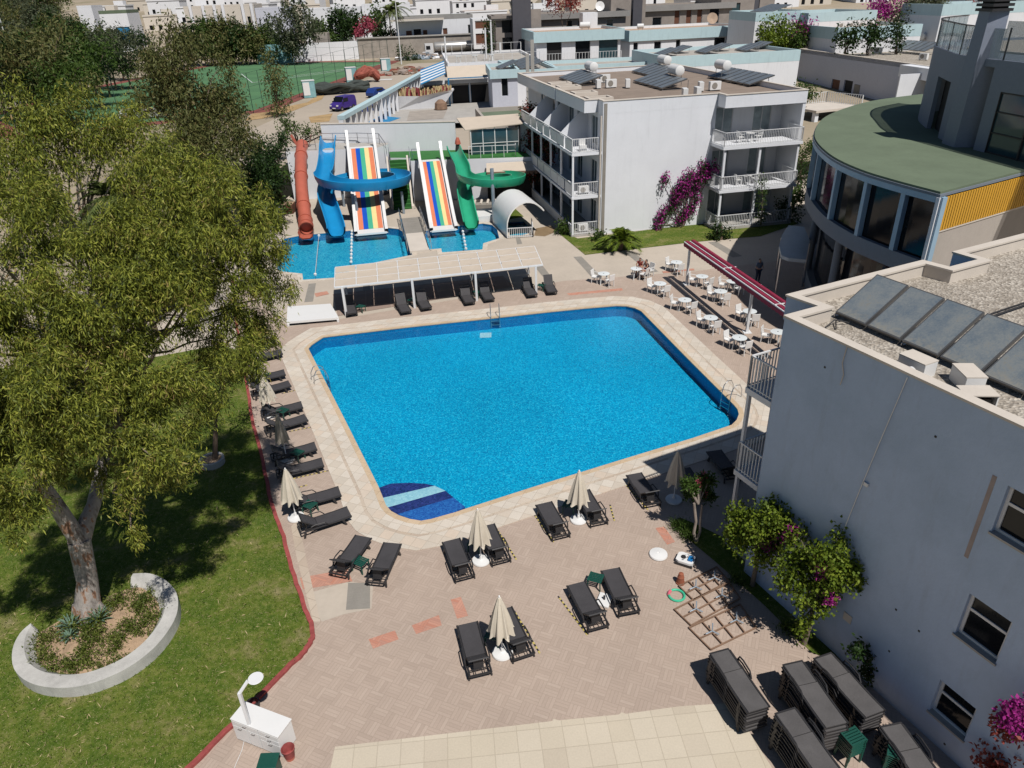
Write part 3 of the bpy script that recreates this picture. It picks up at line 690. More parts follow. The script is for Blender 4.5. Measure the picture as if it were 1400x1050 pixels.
def person(label, loc, rotz, J, skin, top, legs, longhair, shorts=False, sleeves=.5):
    "J: joints facing local +y; one skinned body with clothes over it"
    t = thing('person', label, 'person', loc, rotz)
    N = ['pelvis', 'waist', 'chest', 'neck', 'chin', 'crown', 'shl', 'ell', 'wrl', 'hal', 'shr', 'elr', 'wrr', 'har', 'hpl', 'knl', 'anl', 'tol', 'hpr', 'knr', 'anr', 'tor']
    V = [J[n] for n in N]; I = {n: i for i, n in enumerate(N)}
    rr = [.13, .11, .125, .052, .075, .085, .055, .042, .028, .03, .055, .042, .028, .03, .085, .058, .036, .035, .085, .058, .036, .035]
    Ed = [('pelvis', 'waist'), ('waist', 'chest'), ('chest', 'neck'), ('neck', 'chin'), ('chin', 'crown'), ('chest', 'shl'), ('shl', 'ell'), ('ell', 'wrl'), ('wrl', 'hal'), ('chest', 'shr'), ('shr', 'elr'), ('elr', 'wrr'), ('wrr', 'har'),
          ('pelvis', 'hpl'), ('hpl', 'knl'), ('knl', 'anl'), ('anl', 'tol'), ('pelvis', 'hpr'), ('hpr', 'knr'), ('knr', 'anr'), ('anr', 'tor')]
    V = [tuple(v) for v in V]; Ei = [(I[a], I[b]) for a, b in Ed]
    # fingers: short chains rooted in the palm
    for side in ('l', 'r'):
        w, h = Vector(J['wr' + side]), Vector(J['ha' + side]); d = (h - w).normalized(); lat = d.orthogonal().normalized(); root = I['ha' + side]
        for q, (off, ln) in enumerate(((-.03, .05), (-.012, .07), (.008, .075), (.026, .065), (.042, .035))):
            a = h + lat * off + d * (.02 if q < 4 else -.02); e = a + d * ln * .9 + lat * (.02 if q == 4 else 0) + Vector((0, 0, -.02))
            V += [tuple(a), tuple(e)]; rr += [.009, .008]; Ei += [(root, len(V) - 2), (len(V) - 2, len(V) - 1)]
    b = skin_mesh('body', V, Ei, rr, skin, t)
    tp = ['pelvis', 'waist', 'chest', 'neck', 'shl', 'shr']; Vt = [Vector(J[n]) for n in tp]; Vt[3] = Vt[2].lerp(Vt[3], .6)
    Vt += [Vt[4].lerp(Vector(J['ell']), sleeves), Vt[5].lerp(Vector(J['elr']), sleeves)]
    skin_mesh('shirt', [tuple(v) for v in Vt], [(0, 1), (1, 2), (2, 3), (2, 4), (2, 5), (4, 6), (5, 7)], [.15, .128, .145, .075, .072, .072, .06, .06], top, t)
    k = .45 if shorts else .95; P0 = Vector(J['pelvis'])
    Vl = [P0 + Vector((0, 0, .03)), Vector(J['hpl']), Vector(J['hpr']), Vector(J['knl']), Vector(J['knr'])]
    rl = [.15, .10, .10, .072, .072]; El = [(0, 1), (0, 2), (1, 3), (2, 4)]
    if shorts: Vl[3] = Vl[1].lerp(Vl[3], .6); Vl[4] = Vl[2].lerp(Vl[4], .6)
    else: Vl += [Vl[3].lerp(Vector(J['anl']), .95), Vl[4].lerp(Vector(J['anr']), .95)]; rl += [.05, .05]; El += [(3, 5), (4, 6)]
    skin_mesh('shorts' if shorts else 'trousers', [tuple(v) for v in Vl], El, rl, legs, t)
    cr = Vector(J['crown']); chn = Vector(J['chin']); up = (cr - chn).normalized(); bk = Vector((0, -1, 0))
    hp = [cr + bk * .02 + up * .015, cr + bk * .055 - up * .05, chn + bk * .07]; hr = [.092, .09, .06]
    if longhair: hp += [chn + bk * .09 - up * .16]; hr += [.055]
    skin_mesh('hair', [tuple(v) for v in hp], [(i, i + 1) for i in range(len(hp) - 1)], hr, 'hair_dark', t)
    f = MB(); fc = chn.lerp(cr, .45)
    for s in (-1, 1): f.lathe([(0, -.008), (.011, 0), (0, .008)], 'shoe', (fc.x + s * .03, fc.y + .078, fc.z), 8)
    f.bar(fc + Vector((-.022, .078, -.055)), fc + Vector((.022, .078, -.055)), .01, .008, 'cloth_red'); f.build('face', t)
    MB().lathe([(0, -.03), (.014, -.02), (.009, .02), (0, .03)], skin, (fc.x, fc.y + .088, fc.z - .018), 8).build('nose', t, smooth=True)
    for s in ('l', 'r'):
        a, e = Vector(J['an' + s]), Vector(J['to' + s]); MB().tube([a + Vector((0, -.05, -.045)), a.lerp(e, .5) + Vector((0, 0, -.03)), e + Vector((0, .03, -.01))], [.045, .05, .035], 'shoe', 8).build('shoe', t, smooth=True)
    return t
def seated(lean=0):
    return dict(pelvis=(0, -.02, .55), waist=(0, -.04, .70), chest=(0, .0 + lean, .90), neck=(0, .03 + lean, 1.06), chin=(0, .06 + lean, 1.13), crown=(0, .05 + lean, 1.25),
                shl=(-.17, .0 + lean, .99), ell=(-.22, .16, .78), wrl=(-.12, .38, .80), hal=(-.10, .46, .80), shr=(.17, 0 + lean, .99), elr=(.22, .16, .78), wrr=(.10, .36, .78), har=(.07, .43, .79),
                hpl=(-.10, .04, .52), knl=(-.12, .42, .50), anl=(-.12, .44, .09), tol=(-.12, .58, .04), hpr=(.10, .04, .52), knr=(.12, .42, .50), anr=(.12, .40, .09), tor=(.12, .54, .04))
stand = dict(pelvis=(0, 0, .93), waist=(0, 0, 1.08), chest=(0, .0, 1.30), neck=(0, .01, 1.46), chin=(0, .04, 1.54), crown=(0, .02, 1.67), shl=(-.19, 0, 1.40), ell=(-.25, .02, 1.12), wrl=(-.16, .22, 1.10), hal=(-.12, .29, 1.13),
             shr=(.19, 0, 1.40), elr=(.25, .0, 1.12), wrr=(.17, .22, 1.08), har=(.12, .29, 1.12), hpl=(-.10, 0, .88), knl=(-.11, .02, .49), anl=(-.12, -.02, .09), tol=(-.13, .12, .04), hpr=(.10, 0, .88), knr=(.12, .03, .49), anr=(.14, .0, .09), tor=(.17, .14, .04))
c, _ = CPL
person('person with long dark hair in a red top, seated at the white table', (c.x + .36, c.y + .62, 0), math.atan2(.42, -.60) + .1, seated(.04), 'skin_tan', 'cloth_red', 'cloth_dark', True, True, .3)
person('person in dark clothes leaning on the table beside the one in red', (c.x + .78, c.y + .25, 0), math.atan2(.60, -.25), seated(.08), 'skin', 'cloth_dark', 'cloth_red', True, True, .3)
person('person standing in the round shadow in blue grey shirt and jeans', at(1035, 387), R(200), stand, 'skin', 'cloth_shirt', 'cloth_jeans', False, False, .8)
bg_ = at(1035, 387)
# ================================================================ building helpers
def Tm(ox, oy, oz, ang):
    "wall frame: local x runs along the wall (left to right seen from outside), local y into the wall, z up"
    return Matrix.Translation((ox, oy, oz)) @ Matrix.Rotation(ang, 4, 'Z')
def wallplane(mb, T, w, h, holes, depth, mat):
    rings = [[(0, 0), (w, 0), (w, h), (0, h)]] + [[(a, c), (a, d), (b2, d), (b2, c)] for a, b2, c, d in holes]
    flat = [p for r in rings for p in r]
    tri = tessellate_polygon([[Vector((p[0], p[1], 0)) for p in r] for r in rings])
    vs = [T @ Vector((p[0], 0, p[1])) for p in flat]; out = []
    for t3 in tri:
        a, b2, c = [flat[i] for i in t3]
        ok = (b2[0] - a[0]) * (c[1] - a[1]) - (b2[1] - a[1]) * (c[0] - a[0]) > 0
        out.append(t3 if ok else (t3[0], t3[2], t3[1]))
    mb.add(vs, out, mat)
    for a, b2, c, d in holes:
        q = [(a, c), (b2, c), (b2, d), (a, d)]
        mb.add([T @ Vector((x, 0, z)) for x, z in q] + [T @ Vector((x, depth, z)) for x, z in q], [(i, 4 + i, 4 + (i + 1) % 4, (i + 1) % 4) for i in range(4)], mat)
def window(parent, T, a, b2, c, d, depth=.14, fr='white_metal', gl='teal_glass', vs=(), hs=(), fw=.06, name='window', pane='pane'):
    m = MB(); y0, y1 = depth - .05, depth + .02
    m.box(a, b2, y0, y1, c, c + fw, fr, T); m.box(a, b2, y0, y1, d - fw, d, fr, T)
    m.box(a, a + fw, y0, y1, c + fw, d - fw, fr, T); m.box(b2 - fw, b2, y0, y1, c + fw, d - fw, fr, T)
    for v in vs: x = a + (b2 - a) * v; m.box(x - fw * .5, x + fw * .5, y0 + .005, y1 - .003, c + fw, d - fw, fr, T)
    for v in hs: z = c + (d - c) * v; m.box(a + fw, b2 - fw, y0 + .008, y1 - .006, z - fw * .5, z + fw * .5, fr, T)
    w = m.build(name, parent)
    MB().box(a + fw * .5, b2 - fw * .5, depth - .01, depth + .01, c + fw * .5, d - fw * .5, gl, T).build(pane, w)
    return w
def railing(pts, z, h, mat='white_metal', gap=.13, bw=.022, parent=None, name='railing', posts=True):
    m = MB()
    for a, b2 in zip(pts, pts[1:]):
        a, b2 = Vector((*a, z)), Vector((*b2, z)); L = (b2 - a).length; n = max(1, int(L / gap))
        m.bar(a + Vector((0, 0, h)), b2 + Vector((0, 0, h)), .05, .045, mat); m.bar(a + Vector((0, 0, .09)), b2 + Vector((0, 0, .09)), .035, .035, mat)
        for i in range(n + 1):
            p = a.lerp(b2, i / n); w = bw * (2 if i in (0, n) else 1); m.bar(p + Vector((0, 0, .02)), p + Vector((0, 0, h)), w, w, mat, up=(0, 1, 0))
    return m.build(name, parent)
def solar(parent_loc, T, n, pitch=1.08, run=1.45, rise=.9, lb='', gr=None, dusty='solar'):
    "collectors side by side along local y (towards -y), rising towards local +x"
    t = thing('solar_collector', lb, 'solar panel', parent_loc, 0, gr)
    for i in range(n):
        y0 = -i * pitch; y1 = y0 - pitch + (.07 if dusty == 'solar' else .16)
        A_, B_ = Vector((0, 0, .12)), Vector((run, 0, .12 + rise)); d = (B_ - A_); nrm = Vector((-d.z, 0, d.x)).normalized() * .09
        def pt(s, y, k, e=0): return T @ (A_ + d * s + Vector((0, y, 0)) + nrm * k)
        f = MB()
        vs = [pt(0, y0, 0), pt(1, y0, 0), pt(1, y1, 0), pt(0, y1, 0), pt(0, y0, 1), pt(1, y0, 1), pt(1, y1, 1), pt(0, y1, 1)]
        f.add(vs, [(0, 1, 2, 3), (4, 7, 6, 5), (0, 4, 5, 1), (1, 5, 6, 2), (2, 6, 7, 3), (3, 7, 4, 0)], 'alu_dark')
        p = f.build('panel', t)
        g = MB(); e = .035; g.add([pt(e * .6, y0 - e, 1.06), pt(1 - e * .6, y0 - e, 1.06), pt(1 - e * .6, y1 + e, 1.06), pt(e * .6, y1 + e, 1.06)], [(0, 3, 2, 1)], dusty); g.build('glass', p)
    f = MB()
    for i in range(0, n + 1, 2):
        y = -i * pitch + (.03 if i == 0 else 0)
        f.bar(T @ Vector((run, y, .1 + rise)), T @ Vector((run, y, 0)), .04, .04, 'steel'); f.bar(T @ Vector((0, y, .10)), T @ Vector((0, y, 0)), .04, .04, 'steel'); f.bar(T @ Vector((0, y, .03)), T @ Vector((run, y, .03)), .04, .04, 'steel')
    f.build('stand', t); return t
def tank(loc, rz, lb, gr, L=1.4, r=.30, z=.9):
    t = thing('water_tank', lb, 'water tank', loc, rz, gr)
    prof = [(0, -L / 2), (r * .7, -L / 2 + .01), (r, -L / 2 + .07), (r, L / 2 - .07), (r * .7, L / 2 - .01), (0, L / 2)]
    MB().lathe(prof, 'white_plastic', n=20, T=Matrix.Translation((0, 0, z)) @ Matrix.Rotation(R(90), 4, 'X')).build('drum', t, smooth=True)
    f = MB()
    for y in (-L * .3, L * .3):
        for x in (-r * .7, r * .7): f.bar((x, y, z - r * .6), (x * 1.2, y, 0), .04, .04, 'steel')
    f.build('stand', t); return t
def acunit(loc, rz, lb, gr=None, s=1.0):
    t = thing('air_conditioner', lb, 'air conditioner', loc, rz, gr)
    MB().box(-.42 * s, .42 * s, -.16 * s, .16 * s, .06, .62 * s, 'white_plastic').build('casing', t, bevel=.01)
    Tq = Matrix.Translation((-.08 * s, -.165 * s, .34 * s)) @ Matrix.Rotation(R(90), 4, 'X')
    m = MB(); m.lathe([(0, 0), (.2 * s, 0), (.21 * s, .012), (.17 * s, .018), (0, .014)], 'band_grey', n=18, T=Tq); m.build('fan_grille', t)
    m = MB(); m.box(-.36 * s, -.3 * s, -.16, .16, 0, .06, 'dark_plastic'); m.box(.3 * s, .36 * s, -.16, .16, 0, .06, 'dark_plastic'); m.build('foot', t); return t
# dusty collector glass: dust gathers at the lower edge
simple('alu_dark', (.20, .20, .20), .45, .7, var=.05, fine=.02)
def solarmat(name, lo, hi):
    m, t, b = newmat(name); n1 = noise(t, geo(t), 1.6, 6, .75); n2 = noise(t, geo(t, (8, 8, 1)), 3, 3)
    c = ramp(t, math_(t, 'ADD', math_(t, 'MULTIPLY', n1, .7), math_(t, 'MULTIPLY', n2, .3)), [(.38, lo), (.58, hi), (.75, (.22, .19, .14))])
    t.links.new(c, b.inputs['Base Color']); b.inputs['Roughness'].default_value = .35; b.inputs['Specular IOR Level'].default_value = .5
solarmat('solar', (.12, .155, .19), (.21, .23, .235)); solarmat('solar_far', (.11, .135, .16), (.17, .19, .21))
m = MATS['solar']; t = m.node_tree; b = t.nodes['Principled BSDF']; lk = b.inputs['Base Color'].links[0].from_socket
sp = t.nodes.new('ShaderNodeSeparateXYZ'); t.links.new(geo(t), sp.inputs[0]); dz_ = math_(t, 'ADD', sp.outputs[2], math_(t, 'MULTIPLY', noise(t, geo(t, (9, 9, 1)), 1.2, 4), .5))
t.links.new(mixc(t, ramp(t, math_(t, 'MULTIPLY', math_(t, 'SUBTRACT', dz_, 9.25), 1.6), [(0.05, (.9,) * 3), (.55, (.0,) * 3)]), lk, (.30, .275, .22)), b.inputs['Base Color'])

# ================================================================ near white building (lower right)
NB = thing('hotel_wing', 'near white hotel wing with gravel roof at the right, its long wall in shade', 'building', (7.6, 18.05, 0), math.atan2(.42, .908))
H_ = 9.4
Tn = Matrix(((0, 1, 0, 0), (-1, 0, 0, 0), (0, 0, 1, 0), (0, 0, 0, 1)))        # long wall: along -y, inwards +x
wins = [(6.65, 7.66, 6.74, 7.99), (6.68, 7.68, 3.62, 4.92), (6.74, 7.70, .87, 2.03), (11.5, 12.5, 6.74, 7.99), (11.5, 12.5, 3.62, 4.92), (11.5, 12.5, .87, 2.03)]
m, t, bb = newmat('painted_shade_wall')  # white paint made darker and bluer: the long wall's shade is in its colour
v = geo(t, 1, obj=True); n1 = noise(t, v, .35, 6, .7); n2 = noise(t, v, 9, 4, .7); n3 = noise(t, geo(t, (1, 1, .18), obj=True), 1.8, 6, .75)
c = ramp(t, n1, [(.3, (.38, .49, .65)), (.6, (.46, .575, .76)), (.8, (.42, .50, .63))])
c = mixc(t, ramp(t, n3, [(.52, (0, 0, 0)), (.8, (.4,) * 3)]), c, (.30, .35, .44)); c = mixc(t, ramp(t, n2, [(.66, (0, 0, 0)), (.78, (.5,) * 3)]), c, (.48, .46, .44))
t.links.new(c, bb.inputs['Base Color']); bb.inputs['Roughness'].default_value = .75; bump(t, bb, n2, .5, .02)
b = MB(); wallplane(b, Tn, 16, 8.63, wins, .2, 'painted_shade_wall')
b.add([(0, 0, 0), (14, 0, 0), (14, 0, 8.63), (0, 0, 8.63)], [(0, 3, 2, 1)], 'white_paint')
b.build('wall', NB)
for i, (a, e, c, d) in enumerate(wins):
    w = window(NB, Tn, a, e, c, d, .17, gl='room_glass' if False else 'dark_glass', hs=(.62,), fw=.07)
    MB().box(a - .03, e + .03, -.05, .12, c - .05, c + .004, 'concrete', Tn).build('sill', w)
roofp = [(0, 0), (1.3, 0), (1.15, 1.1), (6.97, 1.1), (7.1, .25), (8.5, .25), (8.5, 1.15), (16, 1.2), (16, -16), (0, -16)]
def inset(poly, d): return offset(poly, -d)
ci = inset(roofp, .30)
b = MB(); b.prism(offset(roofp, -.02), 8.65, 8.98, 'white_paint', 'gravel_roof'); rf = b.build('roof', NB)
b = MB(); b.prism(offset(roofp, .0), 8.63, 9.36, 'painted_shade_wall', holes=(inset(roofp, .14),)).prism(inset(roofp, .143), 8.9, 9.355, 'cap_stone', holes=(inset(roofp, .22),)); b.build('parapet', rf)
b = MB(); b.prism(offset(roofp, .03), 9.36, 9.42, 'cap_stone', holes=(inset(roofp, .26),)); b.build('parapet_cap', rf)
b = MB()
b.box(0, .001 + .02, -.02, 0, 0, 8.6, 'white_paint'); b.build('corner_trim', NB)
for zs in (6.15, 3.0):
    bl = MB().box(.38, 6.6, .002, 1.45, zs, zs + .2, 'white_paint').build('balcony', NB)
    railing([(.43, .08), (.43, 1.40), (6.5, 1.40)], zs + .2, 1.1, 'white_metal', .125, .03, bl)
bl = MB().box(.38, 6.6, .002, 1.45, 0, .15, 'concrete').build('terrace', NB)
railing([(.43, .08), (.43, 1.40), (6.5, 1.40)], .15, 1.05, 'white_metal', .125, .03, bl)
for x, y in ((.5, 1.36), (3.4, 1.36), (6.4, 1.36)):
    for z0, z1 in ((.15, 3.0), (3.2, 6.15)): MB().box(x - .06, x + .06, y - .05, y + .05, z0, z1, 'white_paint').build('balcony_post', NB)
for z in (.2, 3.25, 6.4):
    for x in (1.2, 4.3): 
        window(NB, Tm(x + 1.6, 0.02, 0, R(180)), 0, 1.6, z, z + 2.2, -.03, gl='dark_glass', vs=(.5,), name='balcony_door')
# hanging wires, plates, stain on the wall
b = MB(); b.tube([(-.03, -3.9, 9.3), (-.05, -3.62, 7.2), (-.04, -3.45, 5.9), (-.05, -3.30, 4.6), (-.06, -3.17, 3.5)], .012, 'white_plastic', 5)
b.box(-.06, 0, -3.62, -3.5, 5.95, 6.05, 'white_plastic'); b.build('cable', NB)
b = MB(); b.tube([(-.02, -2.14, 9.36), (-.04, -2.12, 8.9), (-.03, -2.22, 8.6), (-.05, -2.2, 8.3)], .014, 'cap_stone', 5); b.build('cable', NB)
MB().box(-.025, 0, -4.12, -3.85, 1.45, 1.72, 'cap_stone').build('vent_plate', NB)
simple('mortar', (.36, .30, .28), .9, var=.2); MB().box(-.006, 0, -6.40, -6.30, 5.75, 8.05, 'mortar').build('filled_crack', NB)
for s, z in ((1.6, 8.5), (4.9, 8.2), (5.2, 3.0), (5.35, 1.6), (7.35, .25), (5.9, 2.9)): MB().box(-.012, 0, -s - .025, -s + .025, z, z + .05, 'dark_plastic').build('wall_mark', NB)
# things on the near roof
NBM = Matrix.Translation((7.6, 18.05, 0)) @ Matrix.Rotation(math.atan2(.42, .908), 4, 'Z')
def nb(x, y, z=8.98): return NBM @ Vector((x, y, z))
Rn = math.atan2(.42, .908)
gr = 'solar collectors on the near gravel roof'
s1 = solar(nb(1.86, -.13), Matrix.Rotation(Rn, 4, 'Z'), 8, 1.09, 1.42, .86, 'row of dusty solar panels on the near gravel roof', None)
tag(MB().tube([(0, 0, .0), (0, 0, .15)], .16, 'white_plastic', 16).lathe([(.1, .12), (.17, .16), (.19, .3), (.12, .42), (0, .45)], 'steel', (0, 0, 0), 16).build('roof_vent', loc=nb(.42, -8.35), smooth=True), 'round metal roof vent at the near parapet edge', 'roof vent')
def duct(loc, rz, lb):
    t = thing('roof_vent', lb, 'roof vent', loc, rz)
    b = MB(); b.box(-.36, .36, -.24, .24, .38, .41, 'cap_stone'); b.box(-.36, -.33, -.22, .22, 0, .38, 'white_plastic'); b.box(.33, .36, -.22, .22, 0, .38, 'white_plastic'); b.box(-.33, .33, .19, .22, 0, .38, 'white_plastic'); b.build('hood', t)
    MB().box(-.26, .26, -.14, .14, .0, .26, 'dark_plastic').build('opening', t); return t
duct(nb(.95, -3.42), Rn + R(90), 'white box hood on the roof beside the curved white pipe')
duct(nb(1.35, -4.45), Rn + R(60), 'open metal box hood on the roof below the third solar panel')
duct(nb(.62, -5.15), Rn + R(-30), 'small boxy vent nearest the parapet on the near roof')
tag(MB().tube([(0, 0, 0), (0, .02, .16), (.0, .1, .26), (0, .24, .28), (0, .36, .2), (0, .40, .06)], .10, 'white_plastic', 14).build('vent_pipe', loc=nb(.52, -3.55), rotz=Rn + R(140), smooth=True), 'curved white ribbed pipe on the near roof edge', 'pipe')
tag(MB().box(-.34, .34, -.22, .22, 0, .04, 'cap_stone').build('roof_slab', loc=nb(.48, -4.15), rotz=Rn), 'flat pale slab beside the curved white roof pipe', 'slab')
for k, (x, y) in enumerate(((1.55, -.05), (1.5, -.42))):
    pass
tag(MB().tube([(-.3, 0, .05), (.1, .05, .18), (.5, -.1, .06)], .02, 'dark_plastic', 6).tube([(-.1, -.2, .04), (.2, .1, .12), (.5, .15, .04)], .018, 'dark_plastic', 6).build('pipe_bundle', loc=nb(1.3, -.55), rotz=Rn), 'black pipes at the lower left corner of the near solar panels', 'pipe')
tag(MB().tube([(0, 0, .1), (9, .3, .12)], .025, 'dark_plastic', 6).tube([(0, .18, .06), (9, .42, .07)], .02, 'dark_plastic', 6).build('roof_pipe', loc=nb(4.1, -2.4), rotz=Rn), 'two dark pipes running over the gravel behind the solar panels', 'pipe')
for k in range(90):
    pass
# ================================================================ middle three-storey building
MR = R(11.3)
MD = thing('hotel_block', 'white three storey hotel block with balconies behind the cafe tables', 'building', (7.6, 56.5, 0), MR)
HB = 10.1; DP = 24
b = MB(); T0 = Tm(0, 0, 0, 0); wallplane(b, T0, 9.2, 9.21, [], .2, 'white_paint')
b.add([(9.2, 0, 0), (9.2, 1.6, 0), (9.2, 1.6, 9.21), (9.2, 0, 9.21)], [(0, 1, 2, 3)], 'white_paint')
dz = [.25, 3.4, 6.7]
hl = [(.7, 2.3, z, z + 2.15) for z in dz] + [(4.1, 5.7, z, z + 2.15) for z in dz]
T1 = Tm(9.2, 1.6, 0, 0); wallplane(b, T1, 6.6, 9.21, hl, .15, 'white_paint')
# right end fin and right side wall, left side wall with doors
b.box(15.8, 16.05, -1.2, 1.6, 0, 9.2, 'white_paint'); b.add([(16.05, 1.6, 0), (16.05, DP, 0), (16.05, DP, 9.21), (16.05, 1.6, 9.21)], [(0, 1, 2, 3)], 'white_paint')
b.add([(15.8, 1.6, 0), (16.05, 1.6, 0), (16.05, 1.6, 9.21), (15.8, 1.6, 9.21)], [(0, 1, 2, 3)], 'white_paint')
TL = Matrix(((0, 1, 0, 0), (-1, 0, 0, DP), (0, 0, 1, 0), (0, 0, 0, 1)))
ll = []
for z in dz:
    for y in (1.2, 5.0, 7.6, 11.2, 13.6, 17.0): ll.append((DP - y - 1.5, DP - y, z, z + 2.15))
wallplane(b, TL, DP, 9.21, ll, .15, 'white_paint')
b.add([(0, DP, 0), (16.05, DP, 0), (16.05, DP, 9.21), (0, DP, 9.21)], [(0, 3, 2, 1)], 'white_paint')
b.build('wall', MD)
for h in hl: window(MD, T1, *h, .1, gl='curtain_glass', vs=(.5,), name='balcony_door')
for h in ll: window(MD, TL, *h, .1, gl='teal_glass', vs=(.5,), name='balcony_door')
rp = [(.0, 0), (9.25, 0), (9.25, -1.25), (16.05, -1.25), (16.05, DP), (-1.1, DP), (-1.1, 9.6), (-1.0, 9.6), (-1.0, 9.2), (-1.1, 9.2), (-1.1, 1.15), (.0, 1.15)]
rf = MB().prism(offset(rp, -.02), 9.35, 9.72, 'white_paint', 'roof_brown').build('roof', MD) if simple('roof_brown', (.26, .205, .165), .95, var=.15, scale=.9, fine=.08, bmp=.5) else None
MB().prism(rp, 9.2, HB, 'white_paint', holes=(inset(rp, .2),)).build('parapet', rf)
MB().prism(offset(rp, .04), HB, HB + .06, 'cap_stone', holes=(inset(rp, .24),)).build('parapet_cap', rf)
for z in (6.3, 3.0):
    bl = MB().box(9.0, 15.7, -2.15, 1.6, z, z + .2, 'white_paint').build('balcony', MD)
    railing([(9.08, 0), (9.08, -2.08), (15.62, -2.08), (15.62, .1)], z + .2, 1.05, 'white_metal', .14, .028, bl)
bl = MB().box(9.0, 15.7, -2.15, 1.6, 0, .18, 'concrete').build('terrace', MD)
railing([(9.08, -.1), (9.08, -2.08), (15.62, -2.08), (15.62, .1)], .18, 1.0, 'white_metal', .14, .028, bl)
for x in (9.25, 12.2, 15.45):
    for z0, z1 in ((.18, 3.0), (3.2, 6.3)): MB().box(x - .08, x + .08, -2.02, -1.86, z0, z1, 'white_paint').build('balcony_post', MD)
for z in (6.3, 3.0):
    bl = MB().box(-2.4, 0, .0, 17.2, z, z + .2, 'white_paint').build('balcony', MD)
    railing([(-.05, .06), (-2.33, .06)], z + .2, 1.05, 'white_metal', .14, .028, bl)
    m = MB()
    for y in (0.12, 2.4, 4.5, 6.7, 9, 11.2, 13.4, 15.4): m.box(-2.36, -2.31, y, y + 1.9, z + .28, z + 1.1, 'white_metal')
    m.box(-2.38, -2.29, .04, 17.1, z + 1.18, z + 1.25, 'white_metal'); 
    for y in (.08, 4.4, 8.8, 13.2, 17.0): m.box(-2.37, -2.30, y - .03, y + .03, z + .2, z + 1.18, 'white_metal')
    m.build('railing_panel', bl)
bl = MB().box(-2.4, 0, 0, 17.2, 0, .15, 'concrete').build('terrace', MD)
railing([(-.05, .06), (-2.33, .06)], .15, .95, 'white_metal', .14, .028, bl)
MB().box(-2.4, -2.25, .15, 17.2, .15, .9, 'white_paint').build('low_wall', MD)
for y in (.1, 3.4, 6.6, 9.9, 13.2, 17):
    for z0, z1 in ((.15, 3.0), (3.2, 6.3)): MB().box(-2.36, -2.22, y - .07, y + .07, z0, z1, 'white_paint').build('balcony_post', MD)
for y in (3.7, 9.2, 14.2):   # slanting partitions
    MB().add([(-2.3, y, 6.5), (0, y, 6.5), (0, y, 9.0), (-.6, y, 9.0), (-2.3, y, 7.4), (-2.3, y + .12, 6.5), (0, y + .12, 6.5), (0, y + .12, 9.0), (-.6, y + .12, 9.0), (-2.3, y + .12, 7.4)],
             [(0, 1, 2, 3, 4), (9, 8, 7, 6, 5), (0, 4, 9, 5), (4, 3, 8, 9), (3, 2, 7, 8)], 'white_paint') if False else None
    q = MB(); q.add([(-2.3, y, 6.5), (0, y, 6.5), (0, y, 9.0), (-.6, y, 9.0), (-2.3, y, 7.4), (-2.3, y + .12, 6.5), (0, y + .12, 6.5), (0, y + .12, 9.0), (-.6, y + .12, 9.0), (-2.3, y + .12, 7.4)],
             [(0, 1, 2, 3, 4), (9, 8, 7, 6, 5), (0, 4, 9, 5), (4, 3, 8, 9), (3, 2, 7, 8)], 'white_paint'); q.build('partition', MD)
MB().tube([(-.15, -.08, .1), (-.15, -.08, 9.1)], .07, 'cap_stone', 8).build('drainpipe', MD)
MB().box(.08, .32, -.05, 0, .1, 9.95, 'band_grey').build('expansion_joint', MD)
for x in (10.4, 14.4): MB().box(x, x + .18, 1.42, 1.58, 9.0, 9.25, 'concrete').build('lamp', MD)
MM = Matrix.Translation((7.6, 56.5, 0)) @ Matrix.Rotation(MR, 4, 'Z')
def mb(x, y, z=9.74): return MM @ Vector((x, y, z))
gr = 'solar panel sets on the middle hotel roof'
Rr = Matrix.Rotation(MR, 4, 'Z')
for (x, y, n, lb) in ((2.1, 19.6, 6, 'leftmost solar panel set on the middle hotel roof'), (7.4, 13.2, 6, 'solar panel set in the middle of the middle hotel roof, nearest its front wall'), (10.4, 21.5, 6, 'rear solar panel set behind the others on the middle hotel roof'), (14.7, 13, 7, 'right solar panel set above the right balconies')):
    solar(mb(x, y), Rr, n, 1.12, 2.3, .62, lb, gr, 'solar_far')
for (x, y, lb) in ((4.6, 17.2, 'white water tank behind the leftmost roof panels'), (9.9, 9.6, 'white water tank behind the middle roof panels'), (13.0, 19.5, 'white water tank at the rear of the roof panels'), (15.3, 11.5, 'white water tank behind the right roof panels')):
    tank(mb(x, y), MR, lb, 'white water tanks on the middle hotel roof', 1.9, .42, 1.25)
for i, (x, y, rz, lb) in enumerate(((4.3, 10.6, 0, 'air conditioner with its fan to the camera, left of the middle panels'), (5.6, 9.9, 1.3, 'air conditioner seen edge on near the middle panels'), (3.2, 10.8, 1.4, 'air conditioner turned sideways left of the pair'), (5.1, 14.6, 0, 'air conditioner behind the others at the left'), (4.2, 15, 1.4, 'small air conditioner under the left water tank'),
                                    (7.2, 1.6, 1.3, 'air conditioner by the front parapet, left of a gap'), (8.4, 1.9, 1.4, 'air conditioner by the front parapet, right of a gap'), (11.2, 4.6, 0, 'air conditioner with round fan in front of the right panels'), (10.1, 4.9, 1.3, 'air conditioner beside the one with round fan'))):
    acunit(mb(x, y), MR + rz, lb, 'air conditioners on the middle hotel roof', 1.15)
